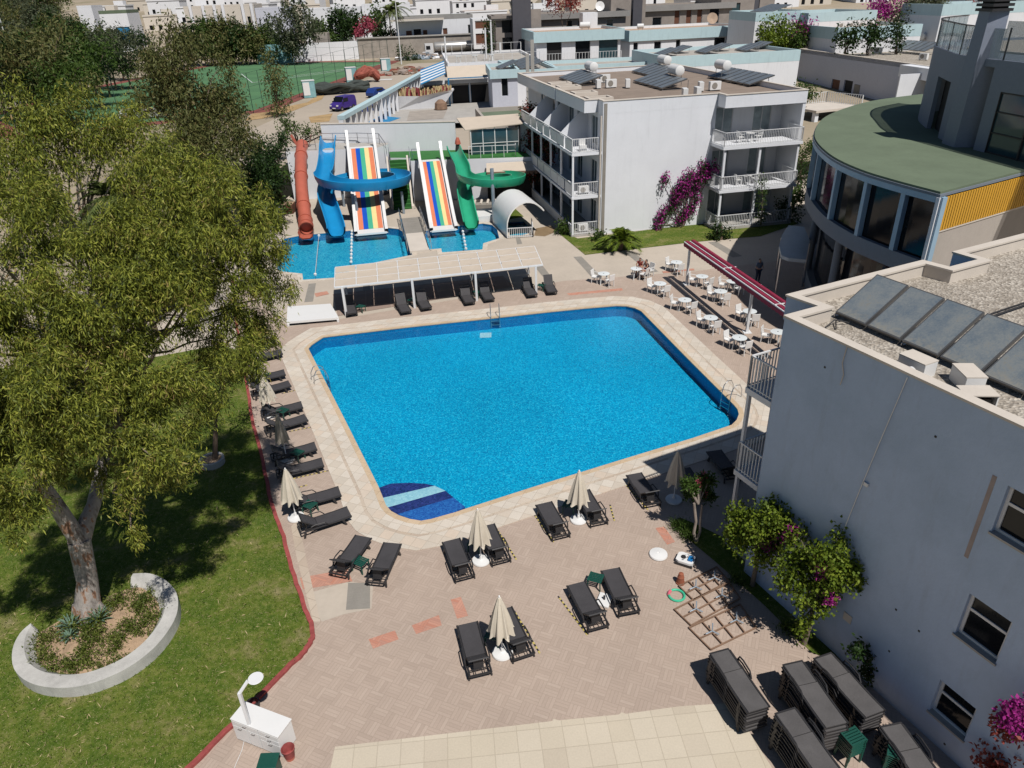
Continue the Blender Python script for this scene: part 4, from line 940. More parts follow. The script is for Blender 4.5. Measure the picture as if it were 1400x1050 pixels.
for i, (y, nm) in enumerate(((3.2, 'nearest'), (7.0, 'second'), (11.6, 'third'), (14.5, 'fourth'))):
    t = thing('skylight', nm + ' low skylight curb along the left edge of the middle hotel roof', 'skylight', mb(.7, y), MR, 'skylights along the roof edge')
    b = MB(); b.prism([(-1, -.7), (1, -.7), (1, .7), (-1, .7)], 0, .3, 'cap_stone', holes=([(-.8, -.5), (.8, -.5), (.8, .5), (-.8, .5)],)); b.build('curb', t); MB().box(-.8, .8, -.5, .5, .02, .1, 'roof_brown').build('infill', t)
# things on the balconies
def balcony_set(x, y, z, lb):
    t = thing('balcony_table', lb + ' table', 'table', mb(x, y, z), MR); MB().lathe([(0, .68), (.35, .68), (.35, .71), (0, .71)], 'white_plastic', n=16).build('tabletop', t)
    for a in range(4): MB().bar((.2 * math.cos(a * 1.57), .2 * math.sin(a * 1.57), .68), (.28 * math.cos(a * 1.57), .28 * math.sin(a * 1.57), 0), .035, .035, 'white_plastic').build('leg', t)
    for sx, nm in ((-.75, 'left'), (.75, 'right')): dup(ch0, mb(x + sx, y + .1, z), MR + (R(-90) if sx < 0 else R(90)), lb + ' chair, ' + nm + ' of its table', 'balcony chairs')
balcony_set(11.8, -.9, 6.5, 'white top right balcony'); balcony_set(12.0, -.9, 3.2, 'white middle right balcony')
acunit(mb(-1.2, .8, 3.2), MR, 'dark edged air conditioner on the middle left balcony'); acunit(mb(-1.2, .8, .15), MR, 'air conditioner on the ground floor left balcony')
tag(MB().box(-.25, .25, -.2, .2, 0, .45, 'white_plastic').box(-.25, .25, .15, .2, .45, .9, 'white_plastic').build('balcony_chair', loc=mb(-1.3, .8, 6.5), rotz=MR), 'white chair on the top left corner balcony', 'chair')
# ================================================================ round restaurant building
simple('roof_green', (.135, .175, .115), .9, var=.13, scale=.5, fine=.05, bmp=.3, stain=.25)
simple('blue_frame', (.30, .44, .56), .5, var=.05, fine=.02); simple('slate_wall', (.17, .20, .24), .8, var=.06, scale=.6)
simple('tower_paint', (.24, .27, .34), .75, var=.04, scale=.5); simple('yellow_paint', (.62, .33, .03), .6, var=.07, scale=1.5, fine=.04); simple('beige_wall', (.42, .38, .34), .85, var=.05, stain=.2)
arcp = spline([(18.75, 30.55), (17.95, 32.9), (17.4, 35.3), (17.35, 38.5), (18.1, 42.6), (19.4, 46.2), (21.9, 50.9), (25.3, 54.9), (28.8, 57.8), (34, 60.2)], 5)
yd = Vector((math.cos(R(29.7)), math.sin(R(29.7)))); ye = Vector((18.75, 30.55)) + yd * 9
RB = thing('round_restaurant', 'round restaurant building with green flat roof and blue framed glass wall', 'building', (26, 44, 0))
def rel(p): return [(x - 26, y - 44) for x, y in p]
body = arcp + [(42, 60), (42, 38), tuple(ye)]
def innerarc(d):
    o = offset(body, -d); return o
CC = rel(ccw(body))
b = MB(); b.prism(CC, 9.08, 9.2, 'slate_wall'); b.prism(rel(offset(body, -.06)), 9.2, 9.3, 'roof_green'); b.build('roof', RB)
b = MB(); b.prism(rel(offset(body, -.10)), 5.35, 6.15, 'slate_wall'); b.build('spandrel', RB)
b = MB(); b.prism(rel(offset(body, -.35)), 6.15, 9.08, 'dark_glass'); b.build('glass_wall', RB)
b = MB(); b.prism(rel(offset(body, -1.3)), 0, 5.35, 'dark_glass'); b.build('lower_glass_wall', RB)
b = MB(); b.prism(rel(offset(body, -.9)), 0, .95, 'slate_wall'); b.build('plinth', RB)
post_at = [0, 4, 9, 14, 19, 23, 26, 29, 33, 37, 41]
for i, k in enumerate(post_at):
    k = min(k, len(arcp) - 2); p = Vector(arcp[k]); d = (Vector(arcp[k + 1]) - p).normalized(); n_ = Vector((d.y, -d.x)); n_ = n_ if n_.dot(Vector((26, 44)) - p) > 0 else -n_
    q = p + n_ * .2; ang = math.atan2(d.y, d.x); T = Matrix.Translation((q.x - 26, q.y - 44, 0)) @ Matrix.Rotation(ang, 4, 'Z')
    MB().box(-.13, .13, -.13, .13, 6.15, 9.08, 'blue_frame', T).build('mullion', RB)
    if i % 2: MB().lathe([(.22, 0), (.22, 5.35)], 'slate_wall', (p.x + n_.x * .95 - 26, p.y + n_.y * .95 - 44, 0), 14).build('column', RB, smooth=True)
b = MB(); b.sweep([(x - 26, y - 44, 8.95) for x, y in arcp], [(-.02, -.14), (.24, -.14), (.24, .13), (-.02, .13)] if False else [(.02, -.14), (.3, -.14), (.3, .13), (.02, .13)], 'blue_frame', True); b.build('head_rail', RB)
N0 = Vector((18.75, 30.55)); ang = math.atan2(yd.y, yd.x)
TY = Matrix.Translation((N0.x - 26, N0.y - 44, 0)) @ Matrix.Rotation(ang, 4, 'Z')
b = MB(); b.box(.12, 9, 0.02, .12, 0, 7.42, 'beige_wall', TY); b.build('side_wall', RB)
b = MB(); n = 44
b.box(.2, 8.9, .05, .10, 7.5, 9.0, 'rust', TY)
for i in range(n): x = .2 + i * .198; b.box(x, x + .15, -.03, .05, 7.5, 9.02, 'yellow_paint', TY)
b.box(.12, 8.95, -.02, .06, 7.42, 7.5, 'cap_stone', TY); b.build('yellow_cladding', RB)
b = MB(); b.box(-.03, .12, -.03, .12, 5.3, 9.06, 'white_paint', TY); b.build('corner_post', RB)
# entrance canopy
cp = P([(1078, 309), (1099, 311), (1107, 330), (1102, 356), (1078, 354), (1068, 350), (1065, 337), (1069, 322)], 3.0)
cc = Vector(cp[0]); t = thing('entrance_canopy', 'rounded grey metal canopy beside the round restaurant', 'canopy', (cc.x, cc.y, 0))
MB().prism([(x - cc.x, y - cc.y) for x, y in cp], 2.85, 3.05, 'steel_dull' if simple('steel_dull', (.30, .36, .42), .4, .3, var=.1) else '').build('roof', t)
for x, y in (cp[5], cp[7], cp[2]): MB().tube([(x - cc.x, y - cc.y, 0), (x - cc.x, y - cc.y, 2.85)], .05, 'steel', 8).build('post', t)
# ---- tower on the roof
TW = thing('roof_tower', 'dark grey tower with tall fin and glass balustrades on the green roof', 'tower', (30, 42, 9.3))
outl = spline([(31, 52.5), (28.4, 50.6), (26.9, 48.2), (25.9, 45.3), (25.1, 42.8), (24.7, 40.8)], 5)
tb = outl + [(24.95, 38.8), (25.6, 33.8), (26.3, 28), (41, 28), (41, 52)]
def rel2(p): return [(x - 30, y - 42) for x, y in p]
b = MB(); tbr = rel2(tb)
b.prism(rel2(tb), 4.0, 4.35, 'tower_paint'); k = len(tb)
pb = ccw(tb); 
def seg(b, a, c, z0, z1, mat, th=.25):
    a, c = Vector(a) - Vector((30, 42)), Vector(c) - Vector((30, 42)); d = (c - a).normalized(); n_ = Vector((-d.y, d.x))
    b.prism([tuple(a), tuple(c), tuple(c + n_ * th), tuple(a + n_ * th)], z0, z1, mat)
# drum wall with a dark opening (between outline points 12 and 20)
cyl = outl
for i in range(len(cyl) - 1):
    if 15 <= i <= 20: seg(b, cyl[i], cyl[i + 1], 2.95, 4.0, 'tower_paint'); 
    else: seg(b, cyl[i], cyl[i + 1], 0, 4.0, 'tower_paint')
seg(b, (24.95, 38.8), (25.06, 38.0), 0, 4.0, 'tower_paint'); seg(b, (25.06, 38.0), (25.62, 33.7), 2.95, 4.0, 'tower_paint'); seg(b, (25.62, 33.7), (26.3, 28), 0, 4.0, 'tower_paint')
seg(b, (26.3, 28), (41, 28), 0, 4.0, 'tower_paint')
b.build('wall', TW)
b = MB()
for i in range(15, 21): seg(b, Vector(cyl[i]) + Vector((.5, 0)), Vector(cyl[i + 1]) + Vector((.5, 0)), 0, 2.95, 'dark_void', .05)
b.build('door_recess', TW)
wd = MB(); A1, B1 = Vector((25.06, 38.0)), Vector((25.62, 33.7)); dd = B1 - A1
for f in (0, .5, 1): p = A1 + dd * f - Vector((30, 42)); wd.box(p.x, p.x + .12, p.y - .05, p.y + .05, 0, 2.95, 'dark_plastic')
for z in (.05, 1.0, 2.0, 2.9): a, e = A1 - Vector((30, 42)), B1 - Vector((30, 42)); wd.bar((a.x + .06, a.y, z), (e.x + .06, e.y, z), .08, .06, 'dark_plastic')
wf = wd.build('window', TW)
b = MB(); seg(b, A1 + Vector((.08, 0)), B1 + Vector((.08, 0)), .02, 2.93, 'teal_glass', .03); b.build('pane', wf)
fin = MB(); fin.add([(24.35 - 30, 40.75 - 42, 0), (24.35 - 30, 39.55 - 42, 0), (25.4 - 30, 39.3 - 42, 0), (25.4 - 30, 40.9 - 42, 0), (24.55 - 30, 40.65 - 42, 6.5), (24.55 - 30, 39.7 - 42, 6.5), (25.4 - 30, 39.5 - 42, 6.5), (25.4 - 30, 40.8 - 42, 6.5)],
                    [(0, 3, 2, 1), (4, 5, 6, 7), (0, 1, 5, 4), (1, 2, 6, 5), (2, 3, 7, 6), (3, 0, 4, 7)], 'tower_paint')
fo = fin.build('fin', TW)
b = MB()
for z in (6.5, 6.72, 6.94): b.box(24.45 - 30, 25.5 - 30, 39.4 - 42, 40.85 - 42, z, z + .13, 'dark_plastic'); b.box(24.6 - 30, 25.35 - 30, 39.6 - 42, 40.6 - 42, z + .13, z + .22, 'dark_void')
b.build('cap', fo)
m, t, bb = newmat('balustrade_glass'); bb.inputs['Base Color'].default_value = (.25, .34, .37, 1); bb.inputs['Roughness'].default_value = .05; bb.inputs['Alpha'].default_value = .5; bb.inputs['Specular IOR Level'].default_value = .8
b = MB(); seq = outl + [(24.95, 38.8), (25.6, 33.8), (26.3, 28)]
for a, c in zip(seq, seq[1:]): seg(b, Vector(a) + Vector((.08, 0)), Vector(c) + Vector((.08, 0)), 4.36, 5.75 if a[0] != 24.95 and a[0] != 25.6 else 6.1, 'balustrade_glass', .03)
g = b.build('balustrade', TW)
b = MB()
for a in (outl[4], outl[10], outl[16], outl[21], (24.98, 38.5), (25.4, 35.4), (25.85, 31.8)): x, y = a[0] + .1 - 30, a[1] - 42; b.box(x - .03, x + .03, y - .03, y + .03, 4.35, 5.8, 'dark_plastic')
b.sweep([(x + .1 - 30, y - 42, 5.79) for x, y in outl], [(-.04, -.03), (-.04, .03), (.04, .03), (.04, -.03)], 'dark_plastic', True); b.build('posts', g)
b = MB(); b.prism(rel2([(27, 45), (30, 49), (40, 49), (40, 36), (28, 36)]), 4.35, 4.45, 'cap_stone'); b.build('terrace', TW)
# ================================================================ slide park
simple('slide_red', (.48, .13, .085), .4, var=.08, scale=1.5, fine=.03, bmp=.03)
simple('slide_blue', (.015, .19, .48), .3, var=.10, scale=1.2, fine=.03, bmp=.02)
simple('slide_blue_light', (.012, .26, .55), .35, var=.08, scale=1.2, fine=.03, bmp=.02)
simple('slide_green', (.03, .36, .20), .35, var=.08, scale=1.2, fine=.03, bmp=.02)
simple('st_orange', (.70, .22, .11), .4, var=.05); simple('st_blue', (.01, .09, .50), .4, var=.05); simple('st_green', (.07, .42, .26), .4, var=.05); simple('st_yellow', (.82, .66, .30), .4, var=.05)
simple('turf_green', (.03, .15, .03), .9, var=.15, fine=.1); simple('turf_step', (.02, .11, .02), .9, var=.15)
simple('beige_canvas', (.56, .48, .39), .85, var=.05, bmp=.1); simple('red_canvas', (.25, .015, .05), .8, var=.12, scale=2, bmp=.1)
PL = thing('slide_platform', 'white slide platform with green deck and stair behind the splash pools', 'platform', (-12, 72, 0))
def o_(p): return [(x + 12, y - 72) for x, y in p]
b = MB(); b.prism(o_([(-21.0, 71.9), (-12.2, 72.2), (-11.4, 73.6), (-11.4, 74.6), (-19, 76), (-21.6, 74)]), 0, 4.65, 'white_paint', 'concrete'); b.build('upper_wall', PL)
b = MB(); b.prism(o_([(-10.9, 71.4), (-8.9, 71.0), (-8.75, 69.6), (3.6, 69.2), (4.4, 73.2), (-4.5, 74.1), (-11.4, 74.5)]), 0, 3.8, 'white_paint', 'turf_green'); b.build('lower_wall', PL)
b = MB(); b.prism(o_([(-18.2, 75.8), (-4.6, 74.0), (-4.6, 74.3), (-18.2, 76.1)]), 0, 6.45, 'white_paint'); b.prism(o_([(-18.2, 75.76), (-4.56, 73.96), (-4.56, 74.34), (-18.2, 76.14)]), 6.45, 6.53, 'cap_stone'); b.build('back_wall', PL)
b = MB(); b.box(-1.4 - 4.2 , -1.4 - 4.2 + .01, 0, .01, 0, .01, 'white_paint')
b = MB(); n = 14
s0, s1 = Vector((-10.2, 71.2, 3.8)), Vector((-9.55, 66.6, 0)); dv = (s1 - s0).xy.normalized(); sd = Vector((-dv.y, dv.x))
for i in range(n):
    t0, t1 = i / n, (i + 1) / n; a = s0.lerp(s1, t0).xy; c = s0.lerp(s1, t1).xy; zt = 3.8 * (1 - t0) - .15
    q = [a - sd * .85, c - sd * .85, c + sd * .85, a + sd * .85]
    b.prism(o_([tuple(v) for v in q]), 0, max(.05, zt), 'turf_step', 'turf_green', bottom=False)
b.build('stair', PL)
b = MB()
for s in (-1, 1):
    a, c = s0.xy + sd * s * .95, s1.xy + sd * s * .95
    for k in range(1): b.add([(a.x + 12 + e, a.y - 72, z) for e, z in ((-.1, 0), (.1, 0), (.1, 4.0), (-.1, 4.0))] + [(c.x + 12 + e, c.y - 72, z) for e, z in ((-.1, 0), (.1, 0), (.1, .25), (-.1, .25))],
                             [(0, 1, 2, 3), (4, 7, 6, 5), (0, 4, 5, 1), (1, 5, 6, 2), (2, 6, 7, 3), (3, 7, 4, 0)], 'cap_stone')
b.build('stringer', PL)
def rail3(pts, h=1.0, mat='steel', name='railing', gap=1.0, par=None, mid=True):
    m = MB(); pts = [Vector(p) for p in pts]
    for a, c in zip(pts, pts[1:]):
        n = max(1, round((c - a).length / gap))
        for k in range(n + 1): p = a.lerp(c, k / n); m.bar(p, p + Vector((0, 0, h)), .04, .04, mat, up=(0, 1, 0))
        m.bar(a + Vector((0, 0, h)), c + Vector((0, 0, h)), .045, .045, mat)
        if mid: m.bar(a + Vector((0, 0, h * .55)), c + Vector((0, 0, h * .55)), .03, .03, mat)
    return m.build(name, par)
oz = lambda x, y, z: (x + 12, y - 72, z)
rail3([oz(-21.0, 72.1, 4.65), oz(-20.8, 72.1, 4.65)], par=PL); rail3([oz(-19.2, 72.1, 4.65), oz(-18.1, 72.1, 4.65)], par=PL)
rail3([oz(-18.3, 75.5, 4.65), oz(-14.5, 74.9, 4.65), oz(-12.2, 74.0, 4.65), oz(-11.4, 72.6, 3.9)], par=PL, gap=1.3)
rail3([oz(-8.6, 69.9, 3.8), oz(-7.9, 69.8, 3.8)], par=PL); rail3([oz(-9.0, 71.2, 3.8), oz(-8.4, 66.7, 0.0)], par=PL, gap=1.5); rail3([oz(-11.0, 71.3, 3.8), oz(-10.4, 66.7, 0)], par=PL, gap=1.5)
rail3([oz(-3.2, 69.5, 3.8), oz(1.2, 69.5, 3.8), oz(1.2, 70.4, 3.8)], 1.1, 'white_metal', par=PL, gap=1.15)
# the dark service openings below
MB().box(-15.2 + 12, -13.9 + 12, .0 + 72.05 - 72 + .03, .2, 0, 2.0, 'dark_void').build('service_door', PL)
def chute(name, label, path, w, h, mat, wall_in=None, supports=(), extra=None, cat='water slide', n=6):
    pts = spline([tuple(p) for p in path], n); o = Vector((pts[-1][0], pts[-1][1], 0)); t = thing(name, label, cat, o)
    q = [Vector(p) - o for p in pts]
    prof = [(-w / 2 - .09, h + .02), (-w / 2 + .0, h + .04), (-w / 2 + .07, h * .5), (-w / 2 + .2, .1), (-w * .22, .0), (w * .22, .0), (w / 2 - .2, .1), (w / 2 - .07, h * .5), (w / 2, h + .04), (w / 2 + .09, h + .02),
            (w / 2 + .05, h * .5), (w / 2 - .1, -.02), (w * .2, -.10), (-w * .2, -.10), (-w / 2 + .1, -.02), (-w / 2 - .05, h * .5)]
    m = MB(); m.sweep(q, prof, mat, True); k = len(prof)
    pass
    m.build('channel', t, smooth=True); m = MB()
    for i in range(6, len(q) - 3, 9):
        d = (q[i + 1] - q[i]).normalized(); m.sweep([q[i] - d * .04, q[i] + d * .04], [(a * 1.05 + (.03 if a > 0 else -.03), b_ - .04 if b_ < .2 else b_ + .02) for a, b_ in prof[9:] + prof[:1]], mat)
    m.build('flange', t)
    for (x, y, z1, r) in supports:
        MB().tube([(x - o.x, y - o.y, 0), (x - o.x, y - o.y, z1)], r, 'steel_dull', 10).build('support_post', t, smooth=True)
    return t, q
def circ(c, R_, a0, a1, z0, z1, n):
    return [(c[0] + R_ * math.cos(a0 + (a1 - a0) * i / n), c[1] + R_ * math.sin(a0 + (a1 - a0) * i / n), z0 + (z1 - z0) * i / n) for i in range(n + 1)]
# blue spiral: comes down, one turn to the right, passes below itself
th = R(180); cb = (-12.75, 66.2)
path = [(-17.2, 74.2, 4.95), (-17.0, 72.4, 4.5), (-16.6, 69.6, 3.75)] + circ(cb, 3.55, R(172), R(172 + 358), 3.25, 1.95, 20) + [(-15.9, 64.3, 1.55), (-15.0, 61.6, .75), (-14.35, 59.6, .22), (-14.1, 58.6, .08)]
chute('spiral_slide', 'blue open spiral water slide curling in front of the left rainbow slide', path, 1.35, .72, 'slide_blue_light', supports=((-15.4, 68.6, 1.9, .13), (-13.0, 62.7, 2.4, .12), (-9.3, 65.2, 2.0, .12), (-12.9, 69.7, 2.3, .12)), n=4)
cg = (-1.15, 64.9)
path = [(-4.7, 70.6, 4.25), (-4.3, 68.6, 3.9), (-3.75, 66.4, 3.4)] + circ(cg, 2.45, R(176), R(176 + 356), 3.15, 1.95, 18) + [(-3.5, 63.4, 1.55), (-3.25, 61.6, .8), (-3.0, 60.0, .25), (-2.9, 59.3, .1)]
chute('spiral_slide', 'green open spiral water slide beside the arched white tunnel', path, 1.15, .62, 'slide_green', supports=((-1.0, 62.0, 4.4, .16), (-3.4, 66.6, 1.7, .12)), n=4)
# red closed tube
pth = spline([(-19.85, 74.0, 4.9), (-19.3, 70.5, 4.1), (-18.3, 65.5, 2.6), (-17.4, 61.8, 1.15), (-17.0, 60.2, .75), (-16.75, 59.3, .62)], 5); o = Vector((-16.75, 59.3, 0))
t = thing('tube_slide', 'red closed tube water slide at the left of the slide park', 'water slide', o)
m = MB(); q = [Vector(p) - o for p in pth]; m.tube(q, .56, 'slide_red', 20, cap=False); m.tube(q, .50, 'slide_red', 20, cap=False); m.build('tube', t, smooth=True)
m = MB(); n_ = len(q)
for i in (4, 8, 13, 17, 21): 
    d = (q[i + 1] - q[i]).normalized(); m.tube([q[i], q[i] + d * .13], .63, 'slide_red', 20)
m.build('flange', t)
m = MB(); m.sweep([q[-1] + Vector((0, 0, -.5)), q[-1] + Vector((.1, -.9, -.56))], [(-.62, .55), (-.52, .15), (-.3, 0), (.3, 0), (.52, .15), (.62, .55), (.56, .1), (.3, -.08), (-.3, -.08), (-.56, .1)], 'slide_red', True); m.build('outlet', t)
m = MB(); m.sweep([q[0] + Vector((0, .6, .1)), q[0] + Vector((0, -.1, .0))], [(-1.0, .9), (-.7, .1), (-.4, -.4), (.4, -.4), (.7, .1), (1.0, .9), (.6, -.1), (.4, -.5), (-.4, -.5), (-.6, -.1)], 'slide_red', True); m.build('inlet', t)
# rainbow slides
def rainbow(lb, A_, B_, w, zt):
    A_, B_ = Vector((*A_, 0)), Vector((*B_, 0)); d = (B_ - A_); L = d.length; ang = math.atan2(d.y, d.x)
    t = thing('rainbow_slide', lb, 'water slide', B_, ang, 'white slides with rainbow stripes')
    # local: slide runs from x=-L (top) to x=0
    prof = [(-L, zt), (-L + .9, zt)] + [(-L + .9 + (L - 2.0) * s, zt * (1 - s) ** 1.12 + .16) for s in (.15, .3, .45, .6, .75, .88, 1)] + [(0, .12)]
    m = MB()
    def band(y0, y1, mat, up, i0, i1):
        for i in range(i0, i1):
            (x0, z0), (x1, z1) = prof[i], prof[i + 1]
            m.add([(x0, y0, z0 + up), (x1, y0, z1 + up), (x1, y1, z1 + up), (x0, y1, z0 + up)], [(0, 1, 2, 3)], mat)
    band(-w / 2, w / 2, 'white_plastic', 0, 0, len(prof) - 1)
    for i in range(len(prof) - 1):
        (x0, z0), (x1, z1) = prof[i], prof[i + 1]; m.add([(x0, -w / 2, z0 - .15), (x1, -w / 2, z1 - .15), (x1, w / 2, z1 - .15), (x0, w / 2, z0 - .15)], [(0, 3, 2, 1)], 'white_plastic')
    m.add([(0, -w / 2, -.03), (0, w / 2, -.03), (0, w / 2, .12), (0, -w / 2, .12)], [(0, 1, 2, 3)], 'white_plastic')
    m.build('bed', t)
    m = MB(); cols = ['st_orange', 'st_blue', 'st_green', 'st_yellow', 'st_orange'][::-1]; iw = w - .5
    for k, c in enumerate(cols): y0 = -iw / 2 + iw * k / 5; y0, y1 = -y0, -(y0 + iw / 5); band(y1 * -1 if False else min(y0, y1), max(y0, y1), c, .012, 1, len(prof) - 2)
    m.build('stripes', t)
    for s in (-1, 1):
        m = MB(); q = [(x, s * w / 2, z + .16) for x, z in prof]; q[0] = (q[0][0], q[0][1], q[0][2])
        m.sweep([(-L - .3, s * w / 2, zt + 1.5), (-L + .1, s * w / 2, zt + .9)] + [(x, s * w / 2, z + (.28 if i < len(prof) - 1 else .1)) for i, (x, z) in enumerate(prof)][1:], [(-.13, -.2), (.13, -.2), (.13, .16), (-.13, .16)], 'white_plastic', True); m.build('side_wall', t)
    for x in (-L * .8, -L * .45):
        z = zt * (-x / L) ** 1.1
        for s in (-1, 1): MB().bar((x, s * w * .4, 0), (x, s * w * .4, z), .12, .12, 'steel_dull', up=(0, 1, 0)).build('support_post', t)
    return t
rainbow('left rainbow striped white slide, crossed by the blue spiral', (-13.75, 72.6), (-11.3, 59.0), 2.55, 4.75)
rainbow('right rainbow striped white slide beside the green spiral', (-6.85, 69.3), (-5.2, 59.1), 2.1, 3.9)
# bridge between the two splash pools
b = MB(); P0, P1 = at(561, 300), at(574, 345); d = (P1 - P0).xy.normalized(); s = Vector((-d.y, d.x))
t = thing('bridge', 'short grey and pale walkway between the two splash pools', 'bridge', (*P1.xy, 0))
for z, m_, a, c, w in ((.03, 'band_grey', 0, .5, .95), (.035, 'cap_stone', .5, 1, .75)):
    u, v = P0.lerp(P1, a).xy, P0.lerp(P1, c).xy; b = MB(); b.prism([tuple(p - P1.xy) for p in (u - s * w, v - s * w, v + s * w, u + s * w)], -.02, .16, m_); b.build('deck', t)
for k in (-1, 1):
    pts = [(*(P0.lerp(P1, f).xy + s * k * .92 - P1.xy), .16) for f in (0, .5, 1)]; rail3(pts, .95, 'steel', par=t, gap=1.4)
# floating rope lines
for (a, c), lb in ((((481, 316), (480, 358)), 'white float line across the left splash pool'), (((436, 322), (431, 375)), 'thin lane rope at the left of the left splash pool'), (((632, 312), (637, 340)), 'white float line across the right splash pool')):
    A_, B_ = at(*a, -.05), at(*c, -.05); m = MB(); m.tube([Vector((0, 0, 0)), B_ - A_], .02, 'white_plastic', 5); n = int((B_ - A_).length / (.9 if 'thin' not in lb else 9))
    for k in range(n + 1): p = (B_ - A_) * (k / max(1, n)); m.lathe([(0, -.12), (.11, -.06), (.11, .06), (0, .12)], 'white_plastic', tuple(p), 8)
    tag(m.build('float_line', loc=A_), lb, 'float line')
# white arched tunnel over the kids pool
o = at(697, 330); u = (at(729, 328) - o).xy; wv = u.length; ang = math.atan2(u.y, u.x)
t = thing('arched_shelter', 'white half round shelter over the small paddling pool', 'shelter', (o.x - .2, o.y + .9, 0), R(15)); m = MB(); Rr_, Lr = 1.75, 4.6
n = 16; A1_ = [(Rr_ - Rr_ * math.cos(math.pi * i / n), .9 + Rr_ * 1.05 * math.sin(math.pi * i / n)) for i in range(n + 1)]
outr = [(0, 0)] + A1_[:-3]
inn = [(x + (.07 if x < Rr_ else -.07), z - .07) for x, z in outr]; vs = [(x, y, z) for y in (0, Lr) for x, z in outr] + [(x, y, max(z, 0)) for y in (0, Lr) for x, z in inn]; k = len(outr)
fs = [(i, i + 1, k + i + 1, k + i) for i in range(k - 1)] + [(2 * k + i + 1, 2 * k + i, 3 * k + i, 3 * k + i + 1) for i in range(k - 1)] + [(i + 1, i, 2 * k + i, 2 * k + i + 1) for i in range(k - 1)] + [(k + i, k + i + 1, 3 * k + i + 1, 3 * k + i) for i in range(k - 1)]
m.add(vs, fs, 'white_plastic'); m.build('shell', t, smooth=True)
f0 = [at(x, y).xy[:] for x, y in ((694, 326), (729, 324), (727, 312))]
railing(f0, .02, .8, 'white_metal', .16, .035, None, 'pool_fence'); o = bpy.data.objects['pool_fence']; recentre(o, (*f0[0], 0)); tag(o, 'low white fence in front of the paddling pool', 'fence')
# kids' white step block and junk behind it
c = at(662, 298); tag(MB().prism([(-1.4, -1.4), (1.6, -1.2), (1.6, 1.4), (-1.4, 1.2)], 0, .5, 'white_plastic').build('step_block', loc=c), 'low white block beside the end of the green slide', 'block')
t = thing('awning', 'beige folded awning with scalloped edge under the slide terrace', 'awning', (-.6, 69.0, 2.9))
MB().add([(-1, .1, .5), (4.2, .2, .55), (4.2, -1.3, 0), (-1, -1.4, 0), (-1, .1, .42), (4.2, .2, .47), (4.2, -1.3, -.08), (-1, -1.4, -.08)], [(3, 2, 1, 0), (4, 5, 6, 7), (0, 1, 5, 4), (1, 2, 6, 5), (2, 3, 7, 6), (3, 0, 4, 7)], 'beige_canvas') if False else None
m = MB(); m.add([(-1, .1, .5), (4.2, .2, .55), (4.2, -1.3, 0), (-1, -1.4, 0), (-1, .1, .42), (4.2, .2, .47), (4.2, -1.3, -.08), (-1, -1.4, -.08)], [(3, 2, 1, 0), (4, 5, 6, 7), (0, 1, 5, 4), (1, 2, 6, 5), (2, 3, 7, 6), (3, 0, 4, 7)], 'beige_canvas')
m.build('canopy', t); m = MB()
for k in range(13): x = -1 + k * .4; m.add([(x, -1.41, -.02), (x + .4, -1.4, -.02), (x + .34, -1.42, -.28), (x + .2, -1.42, -.34), (x + .06, -1.42, -.28)], [(0, 4, 3, 2, 1)], 'rust')
m.build('valance', t)
tag(MB().box(-1.6, 3.8, -.06, .0, 0, 2.6, 'dark_void').build('opening', loc=(-.0, 69.2, 0)), 'dark doorway under the folded beige awning', 'doorway')
t = thing('pump_rack', 'low grey rack of pipes under the green spiral slide', 'rack', at(668, 286)); MB().box(-1.5, 1.5, -.5, .5, 0, .55, 'band_grey').build('base', t); m = MB()
for k in range(5): m.tube([(-1.3 + k * .6, -.4, .6), (-1.2 + k * .6, .4, .75)], .12, 'cap_stone', 8)
m.build('pipe', t)
# glazed booth over the slide terrace
t = thing('glazed_booth', 'glazed booth with beige canvas roof on the slide terrace', 'booth', (-3.0, 71.2, 3.8), R(6))
b = MB(); b.add([(-.5, -.1, 2.35), (5.0, -.3, 2.7), (5.0, 3.1, 3.1), (-1.1, 3.1, 3.0), (-.5, -.1, 2.27), (5.0, -.3, 2.62), (5.0, 3.1, 3.0), (-1.1, 3.1, 2.9)], [(0, 1, 2, 3), (7, 6, 5, 4), (0, 4, 5, 1), (1, 5, 6, 2), (2, 6, 7, 3), (3, 7, 4, 0)], 'beige_canvas'); b.build('roof', t)
b = MB(); b.box(.05, 4.6, .02, .06, .05, 2.3, 'teal_glass'); b.box(-.0, .04, .02, 2.8, .05, 2.3, 'teal_glass'); b.build('glazing', t)
b = MB()
for x in (0, 1.15, 2.3, 3.45, 4.6): b.box(x - .04, x + .04, -.02, .08, 0, 2.4, 'white_metal')
b.box(0, 4.6, -.03, .09, 1.0, 1.06, 'white_metal'); b.build('frame', t)
MB().box(4.6, 4.75, -.05, 2.8, 0, 2.55, 'dark_void').build('end_wall', t)
MB().box(4.7, 7.6, .3, 3.0, -3.8, 2.7, 'white_paint').build('side_wall', t)
c = (-4.35, 72.2, 3.8); tag(MB().lathe([(0, 0), (.32, .02), (.22, .7), (.1, 1.4), (0, 1.45)], 'dark_plastic', n=10).lathe([(.3, .9), (.24, 1.2), (.12, 1.5), (0, 1.52)], 'slide_red', n=10).build('folded_parasol', loc=c), 'dark folded parasol with red top in the corner by the booth', 'parasol')
# ================================================================ fabric shade over the far loungers
t = thing('pergola', 'long pergola with beige fabric panels over the far loungers', 'pergola', at(466, 430))
o = t.location.copy(); q = [at(458, 365, 2.0), at(731, 336, 2.0), at(742, 361, 2.0), at(457, 392, 2.0)]
